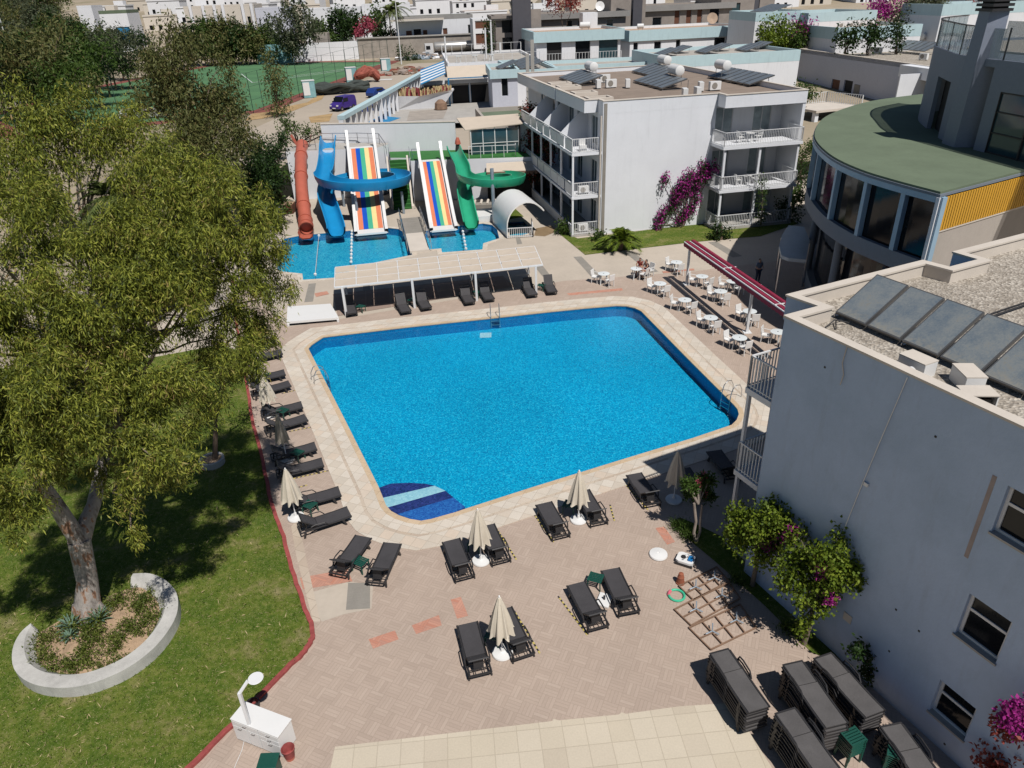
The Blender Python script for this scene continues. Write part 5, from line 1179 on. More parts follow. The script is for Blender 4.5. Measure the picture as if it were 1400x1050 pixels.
# true corners at height 2.6
m = MB(); ns, nr = 10, 3
def bil(u, v): return (q[3].lerp(q[2], u)).lerp(q[0].lerp(q[1], u), v) - o
for i in range(ns):
    for j in range(nr):
        g = .012; a, c, d, e = bil(i / ns + g * .3, j / nr + g), bil((i + 1) / ns - g * .3, j / nr + g), bil((i + 1) / ns - g * .3, (j + 1) / nr - g), bil(i / ns + g * .3, (j + 1) / nr - g)
        mdd = (a + c + d + e) / 4 - Vector((0, 0, .02)); m.add([a, c, d, e, mdd], [(0, 1, 4), (1, 2, 4), (2, 3, 4), (3, 0, 4)], 'beige_canvas')
m.build('fabric', t)
m = MB()
for v in (0, 1 / 3, 2 / 3, 1): m.bar(bil(0, v) - Vector((0, 0, .06)), bil(1, v) - Vector((0, 0, .06)), .09, .10, 'white_metal')
for i in range(0, ns + 1): m.bar(bil(i / ns, 0) - Vector((0, 0, .08)), bil(i / ns, 1) - Vector((0, 0, .08)), .05, .06, 'white_metal')
m.build('frame', t)
for u in (.035, .36, .665, .965):
    for v in (.0, 1.0): p = bil(u, v); MB().box(p.x - .07, p.x + .07, p.y - .07, p.y + .07, 0, p.z - .05, 'white_metal').build('post', t)
FL = [at(x, y).xy[:] for x, y in ((455, 402), (688, 377), (703, 392), (462, 432))]
struct(MB().prism(FL, None, .006, 'pergola_shadow_paint').build('pool_deck'))  # the pergola's cast shadow, painted as a darker tiled sheet on the deck
t = thing('low_platform', 'low white slatted platform left of the fabric shade', 'platform', at(430, 438)); c = [at(x, y, .3) - Vector((*at(430, 438).xy, 0)) for x, y in ((393, 419), (452, 415), (463, 434), (392, 440))]
MB().prism([v.xy[:] for v in c], .16, .30, 'white_plastic').build('top', t)
for v in c: MB().box(v.x * .96 - .06, v.x * .96 + .06, v.y * .96 - .06, v.y * .96 + .06, 0, .16, 'white_plastic').build('leg', t)
# ================================================================ red retracted awning
t = thing('retracted_awning', 'dark red retracted awning on white posts among the cafe tables', 'awning', at(938.6, 388.6)); o = t.location.copy()
ea, eb = at(943, 331, 2.9) - o, at(1078, 424, 2.9) - o; d = (eb - ea).normalized(); eb = eb + d * 1.2; s = Vector((-d.y, d.x, 0)); s = s if s.x > 0 else -s
m = MB()
for off, w, z, mt in ((-.22, .26, 0, 'red_canvas'), (.22, .26, .03, 'red_canvas')): m.sweep([ea + s * off + Vector((0, 0, z)), eb + s * off + Vector((0, 0, z))], [(-w / 2, -.20), (-w / 2, .04), (-w * .3, .12), (w * .3, .12), (w / 2, .04), (w / 2, -.20)], mt, True)
m.build('folded_canvas', t)
m = MB()
for off in (-.38, .0): m.bar(ea + s * off + Vector((0, 0, .05)), eb + s * off + Vector((0, 0, .05)), .05, .06, 'white_metal')
m.build('rail', t)
m = MB(); L = (eb - ea).length; n = int(L / .35)
for k in range(n): p, q_ = ea + d * (L * k / n) - s * .41, ea + d * (L * (k + 1) / n) - s * .41; m.add([p + Vector((0, 0, .02)), q_ + Vector((0, 0, .02)), q_ - Vector((0, 0, .2)), (p + q_) / 2 - Vector((0, 0, .24)), p - Vector((0, 0, .2))], [(0, 4, 3, 2, 1)], 'red_canvas')
m.build('valance', t)
for px in ((938.6, 388.6), (1021, 454.3)):
    c = at(*px) - o; MB().box(c.x - .07, c.x + .07, c.y - .07, c.y + .07, 0, 2.85, 'white_metal').build('post', t); MB().box(c.x - .22, c.x + .22, c.y - .22, c.y + .22, 0, .04, 'white_metal').build('base_plate', t)
    MB().bar(c + Vector((0, 0, 2.85)), c + s * .5 + Vector((0, 0, 2.8)), .07, .07, 'white_metal').build('arm', t)
for f in (.42, .86): p = ea + d * L * f; MB().bar(p - s * .42 + Vector((0, 0, .1)), p + s * .4 + Vector((0, 0, .12)), .05, .05, 'white_metal').build('bracket', t)
# ================================================================ pool ladders
def ladder(lb, c, dirv):
    t = thing('pool_ladder', lb, 'pool ladder', (c.x, c.y, .02), math.atan2(dirv.y, dirv.x) - R(90), 'steel ladders at the pool rim')
    for s in (-1, 1): MB().tube([(s * .27, -.62, 0), (s * .27, -.58, .45), (s * .27, -.42, .72), (s * .27, -.18, .78), (s * .27, .05, .62), (s * .27, .14, .25), (s * .27, .16, -.6)], .022, 'steel', 8).build('handrail', t, smooth=True)
    for z in (-.2, -.45): MB().box(-.26, .26, .1, .2, z, z + .03, 'steel').build('rung', t)
def inward(px, py, px2, py2): a, c = at(px, py), at(px2, py2); return (c - a).xy.normalized()
ladder('steel ladder in the middle of the far pool rim', at(677, 434), inward(677, 434, 679, 450)); ladder('steel ladder on the left pool rim', at(444, 519), inward(444, 519, 470, 512))
ladder('steel ladder on the right pool rim beside the balconies', at(995, 545), inward(995, 545, 975, 553))
# ================================================================ small things on the paving
t = thing('cabinet', 'white kitchen style cabinet with drawers beside the kerb', 'cabinet', (0, 0, 0)); zc = .86
tl, tr, br, bl_ = at(314, 983, zc), at(335, 958, zc), at(399, 983, zc), at(380, 1008, zc); cc = (tl + br) / 2; t.location = (cc.x, cc.y, 0)
xv = ((br - tr) + (bl_ - tl)) / 2; ang = math.atan2(xv.y, xv.x); wdt = xv.length; dpt = ((tr - tl).length + (br - bl_).length) / 2; t.rotation_euler.z = ang
w2, d2 = wdt / 2, dpt / 2
MB().box(-w2 + .02, w2 - .02, -d2 + .02, d2 - .02, .05, .83, 'white_plastic').build('carcass', t); MB().box(-w2, w2, -d2, d2, .83, .87, 'white_plastic').build('worktop', t, bevel=.005)
for x0, x1, z0, z1 in ((-w2 + .03, .1, .66, .82), (-w2 + .03, -.28, .07, .64), (-.26, .1, .07, .64), (.13, w2 - .03, .66, .82), (.13, w2 - .03, .49, .64), (.13, w2 - .03, .07, .47)):
    dq = MB().box(x0, x1, -d2 - .002, -d2 + .018, z0, z1, 'white_plastic').build('drawer' if z1 - z0 < .3 else 'door', t, bevel=.003)
    xm = (x0 + x1) / 2; MB().tube([(xm - .07, -d2 - .004, z1 - .04), (xm - .05, -d2 - .03, z1 - .055), (xm + .05, -d2 - .03, z1 - .055), (xm + .07, -d2 - .004, z1 - .04)], .008, 'steel', 6).build('handle', dq)
pb_ = at(341, 990, zc); t = thing('beach_shower', 'white angled pole with round flat head rising over the cabinet', 'shower', (pb_.x, pb_.y, .87)); 
MB().box(-.04, .04, -.04, .04, 0, 1.22, 'white_metal').build('pole', t); MB().bar((0, 0, 1.2), (.20, .20, 1.42), .07, .05, 'white_metal').build('arm', t)
MB().lathe([(0, 0), (.19, 0), (.2, .015), (.19, .03), (0, .03)], 'white_metal', (.36, .30, 1.36), 28, T=None).build('head', t)
t = thing('bucket', 'red bucket at the end of the white cabinet', 'bucket', at(397, 1036)); MB().lathe([(.0, 0), (.12, 0), (.13, .09)], 'slide_red', n=20).build('foot', t, smooth=True)
m = MB(); m.lathe([(.13, .09), (.165, .38), (.18, .40), (.165, .41), (.15, .38), (.12, .12), (0, .12)], 'kerb_red', n=20); m.build('body', t, smooth=True)
t = thing('waste_bin', 'dark green plastic bin at the bottom edge by the cabinet', 'bin', at(372, 1058)); MB().prism([(-.22, -.2), (.22, -.2), (.22, .2), (-.22, .2)], 0, .5, 'green_plastic').build('body', t, bevel=.03); MB().box(-.25, .25, -.22, .22, .5, .56, 'green_plastic').build('lid', t, bevel=.02)
tag(MB().lathe([(0, 0), (.17, 0), (.2, .22), (.17, .23), (.14, .05), (0, .05)], 'dark_plastic', n=20).build('plant_pot', loc=at(347, 968), smooth=True), 'black round pot behind the white cabinet on the kerb', 'pot')
# cable on the paving
tag(MB().tube([at(336, 1003, .02), at(331, 1025, .02), at(318, 1055, .02)], .008, 'white_plastic', 5).build('hose'), 'thin white cable running from the cabinet to the bottom edge', 'cable'); recentre(bpy.data.objects['hose'], at(336, 1003))
# pots, ring, robot, metal grids
t = thing('stacked_pots', 'two terracotta pots stacked upside down by the metal grids', 'pots', at(930, 797)); MB().lathe([(.15, 0), (.15, .05), (.135, .055), (.105, .26), (0, .26)], 'terracotta', n=20).build('lower_pot', t, smooth=True); MB().lathe([(.11, .24), (.115, .27), (.105, .28), (.08, .42), (.02, .45), (0, .45)], 'terracotta', n=20).build('upper_pot', t, smooth=True)
simple('aqua_plastic', (.06, .50, .30), .4, var=.06); simple('pink_plastic', (.75, .16, .22), .4)
t = thing('swim_ring', 'aqua green hoop with a pink patch lying on the paving', 'swim ring', at(925, 815) + Vector((0, 0, .04))); c = [(.25 * math.cos(a * math.pi / 12), .25 * math.sin(a * math.pi / 12), 0) for a in range(25)]
m = MB(); m.tube(c, .04, 'aqua_plastic', 8, cap=False); m.build('ring', t, smooth=True); MB().tube([(.255 * math.cos(a), .255 * math.sin(a), .005) for a in (2.2, 2.5, 2.8, 3.1)], .05, 'pink_plastic', 8).build('patch', t, smooth=True)
t = thing('pool_robot', 'white pool cleaning robot with dark parts by the flower bed', 'pool robot', at(937, 768), R(-30)); MB().prism([(-.3, -.18), (-.2, -.25), (.2, -.25), (.3, -.18), (.3, .18), (.2, .25), (-.2, .25), (-.3, .18)], .03, .18, 'white_plastic').build('shell', t, bevel=.03)
MB().lathe([(0, .18), (.09, .18), (.08, .22), (0, .22)], 'dark_plastic', (-.08, 0, 0), 14).build('lid', t)
for y in (-.24, .24): MB().box(-.3, .3, y - .03, y + .03, 0, .1, 'dark_plastic').build('track', t)
MB().box(.1, .25, -.12, .1, .18, .24, 'slide_blue').build('handle', t)
def grid(lb, c4):
    c = [at(*p, .06) for p in c4]; o = c[0].copy(); o.z = 0; t = thing('metal_grid', lb, 'metal frame', o, 0, 'rusty metal grids lying on the paving'); c = [v - o for v in c]; m = MB()
    def bl(u, v): return (c[0].lerp(c[1], u)).lerp(c[3].lerp(c[2], u), v)
    for v in (0, .5, 1): m.bar(bl(0, v), bl(1, v), .04, .045, 'rust')
    for u in (0, .25, .5, .75, 1): m.bar(bl(u, 0), bl(u, 1), .035, .04, 'rust')
    m.build('frame', t)
    for u in (.25, .75):
        p = bl(u, .5); MB().tube([p + Vector((-.22, -.08, .04)), p + Vector((0, 0, .07)), p + Vector((.06, .22, .16))], .022, 'steel_dull', 6).tube([p + Vector((0, 0, .07)), p + Vector((.18, -.12, .04))], .022, 'steel_dull', 6).build('bracket', t)
grid('rusty grid nearest the stacked pots', [(928, 801), (978, 771), (995, 796), (948, 822)] if False else [(928, 801), (980, 775), (998, 796), (948, 820)])
grid('rusty grid in the middle of the three', [(922, 833), (996, 795), (1012, 818), (945, 855)]); grid('rusty grid nearest the stacked loungers', [(942, 858), (1012, 826), (1034, 858), (972, 888)])
# tape marks on the paving
simple('tape_yellow', (.55, .45, .12), .7); 
def tape(a, c, lb):
    A_, B_ = at(*a, .012), at(*c, .012); d = B_ - A_; n = int(d.length / .09); m = MB()
    for k in range(n): m.bar(A_.lerp(B_, k / n), A_.lerp(B_, (k + 1) / n), .05, .006, 'tape_yellow' if k % 2 else 'dark_plastic')
    o = m.build('tape_mark'); recentre(o, A_); o['kind'] = 'structure'
for a, c in (((728, 700), (757, 741)), ((763, 815), (803, 868)), ((854, 661), (886, 697)), ((676, 718), (706, 765)), ((703, 835), (738, 893)), ((834, 690), (840, 712)), ((398, 655), (455, 642)), ((395, 590), (435, 582)), ((385, 538), (415, 531)), ((401, 668), (420, 663))): tape(a, c, '')
# ================================================================ background buildings
simple('stone_wall', (.30, .265, .24), .85, var=.14, scale=.9, fine=.12, bmp=.5); simple('stone_dark', (.085, .085, .10), .85, var=.1, fine=.08)
simple('roof_pale', (.42, .39, .35), .9, var=.15, scale=.3, stain=.3); simple('roof_grey', (.30, .29, .28), .9, var=.15, scale=.3); simple('tan_roof', (.45, .33, .24), .9, var=.15)
simple('teal_paint', (.02, .22, .24), .6, var=.1); simple('wood_shutter', (.14, .055, .03), .7, var=.15); simple('block_wall', (.36, .32, .28), .9, var=.2, scale=.8, fine=.12)
simple('awning_blue', (.02, .22, .45), .8); simple('van_purple', (.055, .03, .22), .3, var=.05); simple('truck_silver', (.45, .44, .42), .35, .5, var=.1)
simple('tyre', (.02, .02, .02), .8); simple('container_aqua', (.22, .42, .45), .7, var=.15, stain=.5); simple('tarp_dark', (.05, .06, .055), .9, var=.25, fine=.15); simple('tarp_red', (.30, .085, .06), .9, var=.25, fine=.1)
simple('rubble', (.34, .28, .24), .95, var=.4, scale=3, fine=.3, bmp=1); simple('lavender_wall', (.56, .58, .66), .75, var=.03, scale=.4, stain=.1)
def ground_z(p): return hgt(p[0], p[1])
def house(name, label, px0, px1, pyt, Y, zb, depth, rot=9.0, wall='white_wall_far', roof='roof_pale', band=None, wins=(), overhang=0, group=None, cat='building', win_mat='dark_glass', frame='white_metal', doors=(), bandh=.9, side=()):
    "front wall from photo column px0 to px1 whose top is at row pyt at its left end; wins = (u0,u1,z0,z1) with u 0..1 along the front and z in metres above zb"
    a = aty(px0, pyt, Y); r = R(rot); u = Vector((math.cos(r), math.sin(r), 0)); v = Vector((-u.y, u.x, 0))
    lo, hi = .5, 400
    for _ in range(50):
        m_ = (lo + hi) / 2
        if proj(a + u * m_)[0] < px1: lo = m_
        else: hi = m_
    w = lo; zt = a.z; h = zt - zb
    t = thing(name, label, cat, (a.x, a.y, zb), r, group)
    T = Tm(0, 0, 0, 0); m = MB(); holes = [(max(.05, q[0] * w), min(w - .05, q[1] * w), max(.02, q[2]), min(h - .3, q[3])) for q in wins]
    holes = [q for q in holes if q[3] > q[2] + .1]
    wallplane(m, T, w, h, holes, .25, wall)
    m.add([(w, 0, 0), (w, depth, 0), (w, depth, h), (w, 0, h)], [(0, 1, 2, 3)], wall); m.add([(0, depth, 0), (0, 0, 0), (0, 0, h), (0, depth, h)], [(0, 1, 2, 3)], wall)
    m.add([(0, depth, 0), (w, depth, 0), (w, depth, h), (0, depth, h)], [(0, 3, 2, 1)], wall); m.build('wall', t)
    for q, wn in zip(holes, wins):
        mt = wn[4] if len(wn) > 4 else win_mat
        wd = MB(); fr = .06
        wd.box(q[0], q[0] + fr, .12, .2, q[2], q[3], frame); wd.box(q[1] - fr, q[1], .12, .2, q[2], q[3], frame); wd.box(q[0] + fr, q[1] - fr, .12, .2, q[3] - fr, q[3], frame)
        wo_ = wd.build('window', t); MB().box(q[0], q[1], .2, .24, q[2], q[3], mt).build('pane', wo_)
    rp = [(-overhang, -overhang), (w + overhang, -overhang), (w + overhang, depth + overhang), (-overhang, depth + overhang)]
    ins = lambda d: [(-overhang + d, -overhang + d), (w + overhang - d, -overhang + d), (w + overhang - d, depth + overhang - d), (-overhang + d, depth + overhang - d)]
    rf = MB().prism(ins(.12), h - .7, h - .42, roof).build('roof', t)
    e = .012
    m = MB(); m.prism([(p[0] + (e if p[0] > 0 else -e), p[1] + (e if p[1] > 0 else -e)) for p in rp], h - (bandh if band else .45), h + .02, band or wall, holes=(ins(.28),)); m.build('parapet', rf)
    for i, (s0, s1, z0, z1) in enumerate(side):   # openings painted as real recess boxes on the left side
        MB().box(-.03, .0, depth * s0, depth * s1, z0, z1, 'dark_glass').build('window', t)
    return t, w, h
def on(t, x, y, z): return (Matrix.Translation(t.location) @ Matrix.Rotation(t.rotation_euler.z, 4, 'Z')) @ Vector((x, y, z))
# blue and white house with window right behind the slide terrace
t, w, h = house('blue_trim_house', 'white house with pale blue cornice and one tall window behind the glazed booth', 672, 707, 96, 98, 3.2, 9, 4, wall='lavender_wall', band='pale_blue', wins=((.36, .62, 2.6, 5.1),), bandh=1.0, overhang=.25)
solar(on(t, 1.0, 7, h - .4), Matrix.Rotation(R(10), 4, 'Z'), 3, 1.2, 2.4, .8, 'solar panels on the small blue trimmed house', 'solar panels on the blue trimmed houses', 'solar_far')
t2, w2_, h2 = house('blue_trim_house', 'pale blue trimmed house front half hidden by the grey concrete pole', 707, 760, 96, 101, 3.2, 16, 8, wall='white_wall_far', band='pale_blue', wins=(), bandh=1.0, overhang=.25)
for k in range(4): solar(on(t2, 1.2 + k * .2, 6 + k * 3.2, h2 - .4), Matrix.Rotation(R(10), 4, 'Z'), 2, 1.2, 3.0, .8, 'solar panel set on the long blue trimmed roof, %s from the front' % ('first', 'second', 'third', 'fourth')[k], 'solar panels on the blue trimmed houses', 'solar_far')
house('blue_trim_house', 'low blue trimmed roof edge seen over the middle hotel roof', 758, 915, 91, 106, 3, 9, 6, band='pale_blue', bandh=1.1)
t, w, h = house('flat_roof_annex', 'low annex with green flat roof beside the bougainvillea at the slide terrace', 664, 735, 166, 80, 3, 10, 8, wall='beige_wall', roof='roof_green', bandh=.5)
# concrete pole
c = aty(726, 150, 90); t = thing('utility_pole', 'pair of weathered grey concrete poles beside the blue trimmed house', 'pole', (c.x, c.y, 3))
for dx, hh in ((-.3, 8.2), (.28, 9.6)): MB().box(dx - .2, dx + .2, -.16, .16, 0, hh, 'concrete').build('shaft', t)
MB().box(-.5, .5, -.2, .2, 4.2, 4.35, 'concrete').build('crossbar', t)
# courtyard
struct(MB().prism([aty(x, y, 1).xy[:] if False else at(x, y, 3.7).xy[:] for x, y in ((447, 176), (670, 166), (690, 140), (583, 108), (560, 118))], None, 3.7, 'concrete').build('courtyard_paving'))
struct(MB().prism([at(x, y, 3.72).xy[:] for x, y in ((494, 172), (520, 158), (548, 161), (517, 172))], None, 3.72, 'awning_blue').build('courtyard_tiles'))
struct(MB().prism([at(x, y, 3.72).xy[:] for x, y in ((556, 165), (560, 152), (612, 148), (606, 162))], None, 3.72, 'block_wall').build('courtyard_tiles'))
# colonnade
A_, B_ = at(466, 161, 6.7), at(580, 98, 6.7); t = thing('colonnade', 'long sloping line of slender white posts under a pale blue beam along the road', 'colonnade', (A_.x, A_.y, 3)); o = t.location.copy(); n = 20
MB().bar(A_ - o, B_ - o, .75, .4, 'pale_blue').build('beam', t); d = (B_ - A_) / n
for k in range(n + 1):
    p = A_ + d * k - o; m = MB(); m.add([(p.x + x, p.y + y, z) for z, s in ((0, .5), (p.z - .2, 1)) for x, y in ((-.24 * s, -.2), (.24 * s, -.2), (.24 * s, .2), (-.24 * s, .2))], [(0, 1, 5, 4), (1, 2, 6, 5), (2, 3, 7, 6), (3, 0, 4, 7)], 'white_wall_far'); m.build('post', t)
A2, B2 = at(470, 185, 3), at(583, 128, 3); m = MB(); m.bar(A_ - o - Vector((0, 0, 3.4)), B_ - o - Vector((0, 0, 3.4)), .5, .5, 'cream_wall'); m.build('base_wall', t)
# boat shaped planter
c = at(575, 148, 3.7); t = thing('boat_planter', 'white boat shaped planter filled with tan and red dried plants', 'planter', (c.x, c.y, 3.7), R(6)); m = MB()
hull = [(-4.6, 1.9), (-3.4, .0), (3.0, .0), (4.8, 2.3)]
for s in (-1, 1): m.add([(-4.6, s * .9, 1.9), (-3.2, s * .5, 0), (3.0, s * .5, 0), (4.8, s * .9, 2.3), (0, s * 1.15, 1.7)], [(0, 1, 2, 3, 4) if s < 0 else (4, 3, 2, 1, 0)], 'white_wall_far')
m.add([(-4.6, -.9, 1.9), (-4.6, .9, 1.9), (-3.2, .5, 0), (-3.2, -.5, 0), (4.8, -.9, 2.3), (4.8, .9, 2.3), (3, .5, 0), (3, -.5, 0)], [(0, 1, 2, 3), (4, 7, 6, 5)], 'white_wall_far'); m.add([(-4.4, -.88, 1.75), (0, -1.1, 1.55), (4.6, -.88, 2.1), (4.6, .88, 2.1), (0, 1.1, 1.55), (-4.4, .88, 1.75)], [(0, 1, 2, 3, 4, 5)], 'soil'); m.build('hull', t)
m = MB()
rs = random.Random(5)
for k in range(420):
    x = rs.uniform(-4.2, 4.4); y = rs.uniform(-.8, .8); z = 1.65 + .1 * abs(x) * .3; q = Vector((x, y, z)); e = q + Vector((rs.uniform(-.25, .25), rs.uniform(-.2, .2), rs.uniform(.5, 1.1))); s = Vector((.09, .03, 0))
    m.add([q - s, q + s, e + s, e - s], [(0, 1, 2, 3)], rs.choice(('tape_straw', 'tape_straw', 'tape_straw', 'flower_red')))
simple('tape_straw', (.50, .38, .20), .9, var=.2); simple('flower_red', (.22, .03, .04), .8, var=.2); m.build('plants', t)
for s in (-1, 1): MB().box(-5.6 if s < 0 else 4.5, -4.6 if s < 0 else 4.9, -1, 1, 0, 2.2, 'white_wall_far').build('end_pier', t) if s < 0 else None
tag(MB().lathe([(0, 0), (.9, .1), (.8, .9), (.3, 1.3), (0, 1.3)], 'rust', n=9).build('scrap_pile', loc=at(603, 150, 3.7)), 'orange brown heap at the right end of the boat planter', 'heap')
# striped awning and shop
t = thing('striped_awning', 'white and blue striped awning sloping down over the dark passage', 'awning', aty(575, 116, 108)); o = t.location.copy(); q = [aty(575, 95, 112) - o, aty(607, 83, 113) - o, aty(609, 101, 106) - o, aty(575, 116, 105) - o]; n = 11
for k in range(n):
    a, c = k / n, (k + 1) / n; m = MB(); m.add([q[0].lerp(q[3], a), q[0].lerp(q[3], c), q[1].lerp(q[2], c), q[1].lerp(q[2], a)], [(0, 1, 2, 3)], 'awning_blue' if k % 2 == 0 else 'white_wall_far')
    if k == 0: MM2 = m
    else: MM2.add(m.v, m.f, m.mats[0])
MM2.build('canvas', t)
t, w, h = house('shop_building', 'white shop with beige canopy and dark open front behind the boat planter', 578, 670, 112, 109, 3.4, 14, 6, wins=((.0, .33, .2, 4.2, 'dark_void'), (.42, .68, .2, 3.6, 'dark_void'), (.70, .99, .2, 3.6, 'dark_void')), frame='awning_blue')
m = MB(); u0, v0 = .36 * w, 1.0 * w; m.add([(u0, -2.2, 3.9), (v0, -2.2, 3.9), (v0, 0, 5.2), (u0, 0, 5.2), (u0, -2.2, 3.8), (v0, -2.2, 3.8), (v0, 0, 5.1), (u0, 0, 5.1)], [(0, 1, 2, 3), (7, 6, 5, 4), (0, 4, 5, 1), (1, 5, 6, 2), (3, 7, 4, 0)], 'beige_canvas'); m.build('canopy', t)
m = MB(); m.bar((u0, -2.2, 3.85), (v0, -2.2, 3.85), .12, .12, 'awning_blue'); m.box(u0, u0 + .2, -2.3, -2.1, 0, 3.8, 'awning_blue'); m.build('canopy_frame', t)
# terrace with balustrades
t, w, h = house('terrace_block', 'white roof terrace with glass railing and tables behind the shop', 612, 738, 87, 118, 3.4, 22, 6, bandh=.5)
railing([(0, 0), (w, 0)], h, 1.1, 'white_metal', 1.4, .05, t); railing([(0, 21.5), (w, 21.5)], h, 1.3, 'white_metal', 1.6, .05, t)
for k, (px, py) in enumerate(((624, 78), (632, 80), (650, 86))):
    c = on(t, 2 + 2.6 * k, 6, h - .4); dup(tb0, c, 0, 'small table on the white roof terrace, %s from the left' % ('first', 'second', 'third')[k], 'tables on the roof terrace', 1.3)
for px, y0, y1 in ((611, 95, 50), (665, 80, 38), (673, 84, 30), (684, 72, 58)):
    c = aty(px, y0, 126); d = aty(px, y1, 126); t = tag(MB().tube([(0, 0, 0), (0, 0, (d - c).z)], .13, 'white_metal', 8).build('lamp_post', loc=c), 'white slim mast at the roof terrace, near %s' % {611: 'its left corner', 665: 'the cypress', 673: 'the stone house fin', 684: 'the middle of its railing'}[px], 'mast', 'white masts round the roof terrace')
# pavilion villas
t, w, h = house('villa', 'white villa with pale blue cornice and dark open veranda left of centre', 733, 849, 44, 132, 4, 14, 6, band='pale_blue', roof='tan_roof', bandh=1.6, overhang=.5, wins=((.12, .30, 1.2, 6.0, 'dark_void'), (.46, .64, 1.2, 6.0, 'dark_glass'), (.74, .97, 1.2, 6.0, 'teal_glass')))
railing([(0, -.6), (w, -.6)], 3.0, 1.1, 'white_metal', .5, .05, t); MB().box(w * .62, w * .8, 5, 8, h, h + 2.4, 'white_wall_far').build('stair_house', t)
tank(on(t, w * .62, 3, h - .3), R(80), 'water tank beside the stair house on the left villa', 'rooftop tanks of the villas', 1.8, .5, .9)
t, w, h = house('villa', 'white villa with pale blue cornice and several small windows right of centre', 862, 1018, 42, 138, 4, 14, 12, band='pale_blue', roof='tan_roof', bandh=1.7, overhang=.3, wins=((.03, .07, 2.2, 4.9), (.21, .27, 1.6, 4.9), (.40, .44, 3.2, 5.0), (.74, .84, 2.3, 5.0), (.93, .96, 2.8, 4.9)))
railing([(0, -2.0), (w * .4, -2.0)], 1.6, 1.1, 'white_metal', .45, .05, t); tank(on(t, w * .14, 3, h - .3), R(80), 'small white tank on the right villa roof', 'rooftop tanks of the villas', 1.2, .4, .8)
tag(MB().lathe([(0, 0), (.9, .25), (.95, .3), (0, .1)], 'tan_roof', n=18, T=Matrix.Rotation(R(70), 4, 'X')).build('satellite_dish', loc=on(t, w * .72, .8, h + 1.2)), 'tan satellite dish on the right villa roof', 'satellite dish')
tag(MB().lathe([(0, 0), (.8, .25), (.85, .3), (0, .1)], 'white_plastic', n=18, T=Matrix.Rotation(R(70), 4, 'X')).build('satellite_dish', loc=aty(820, 9, 150)), 'white satellite dish in front of the stone houses', 'satellite dish')
# stone houses
t, w, h = house('stone_house', 'modern grey stone house with slanting pillar and dark glass front', 677, 724, 22, 150, 4.5, 12, 4, wall='stone_wall', roof='roof_pale', wins=((.18, .98, 1.0, 5.4), (.18, .98, 6.2, 11.2)), frame='stone_dark', overhang=.8)
MB().bar((w * .45, -1.2, 11.4), (w * .88, -.6, 1.5), .6, .5, 'cap_stone').build('slanting_pillar', t)
tag(MB().box(-1.7, 1.7, -.6, 1.5, 0, 12.6, 'stone_dark').box(1.7, 3.6, -.3, 1.2, 0, 10, 'stone_wall').build('stone_pier', loc=(aty(714, 62, 148).x, 148, 4.5), rotz=R(5)), 'tall dark brick pier between the glass front and the stone wall', 'pier')
t, w, h = house('stone_house', 'grey stone house with small windows behind the left villa', 722, 856, 20, 158, 4.5, 14, 7, wall='stone_wall', roof='roof_pale', overhang=.7, bandh=1.0, band='roof_grey', wins=((.15, .32, 3.5, 5.2), (.39, .45, 3.6, 7.6), (.50, .56, 3.6, 7.6), (.60, .66, 4.2, 7.8), (.80, .87, 3, 7.5, 'teal_glass')))
t, w, h = house('stone_house', 'tall grey stone house block left of the row of dark doors', 836, 884, -14, 166, 4.5, 12, 7, wall='stone_wall', wins=((.12, .42, 3.5, 8.2, 'teal_glass'), (.02, .1, 3.5, 8.2)), band='stone_wall')
tag(MB().box(-.9, .9, -.6, 2, 0, 17, 'stone_dark').build('stone_pier', loc=(aty(870, 40, 160).x, 160, 4.5)), 'dark tall slot pier between two pale stone blocks', 'pier')
t, w, h = house('stone_house', 'grey stone house with a row of tall dark doors', 878, 1002, 8, 168, 4.5, 14, 9, wall='stone_wall', roof='roof_pale', overhang=.6, band='roof_grey', bandh=1.1, wins=((.12, .22, 5.2, 7.2), (.36, .42, 4.2, 9.0, 'wood_shutter'), (.49, .55, 4.2, 9.0, 'wood_shutter'), (.61, .67, 4.2, 9.0, 'wood_shutter'), (.75, .86, 4.8, 9.2)))
t, w, h = house('stone_house', 'tall stone house end with dark vertical joint beside the bushes', 988, 1062, -16, 172, 4.5, 14, 9, wall='stone_wall', wins=((.16, .36, 5, 9.2, 'teal_glass'), (.62, .72, 0, 18, 'stone_dark')), frame='stone_dark')
# right blue trimmed rows
t, w, h = house('blue_trim_house', 'blue trimmed house behind the yellow green bush, teal awnings over balconies', 1034, 1108, 17, 128, 4.2, 12, 4, band='pale_blue', wins=((.04, .12, 2.2, 5.0), (.26, .62, .8, 5.2, 'teal_paint')), bandh=1.3)
solar(on(t, 2.5, 9, h - .3), Matrix.Rotation(R(6), 4, 'Z'), 6, 1.3, 3.6, 1.0, 'solar panels on the blue trimmed house at the top right', 'solar panels on the blue trimmed houses', 'solar_far')
t, w, h = house('blue_trim_house', 'blue trimmed house with teal balcony left of the tan flat roof', 1106, 1200, 18, 126, 4.2, 12, 8, band='pale_blue', wins=((.0, .30, .8, 5.4, 'teal_paint'),), bandh=1.3); railing([(0, -.3), (w * .32, -.3)], .3, 1.3, 'blue_frame', .3, .06, t)
t, w, h = house('blue_trim_house', 'pale blue trimmed house with tan roof and air conditioners in the middle right', 1147, 1262, 38, 116, 4, 12, 5, band='pale_blue', roof='tan_roof', bandh=1.6)
for k in range(4): acunit(on(t, 3 + k * 1.6, 5, h - .4), t.rotation_euler.z, 'air conditioner number %s from the left on the tan middle right roof' % ('one', 'two', 'three', 'four')[k], 'air conditioners on the tan roof', 1.3)
t, w, h = house('blue_trim_house', 'low blue trimmed roof with many solar panels behind the middle hotel', 912, 1095, 78, 100, 3, 14, 9, band='pale_blue', bandh=1.3)
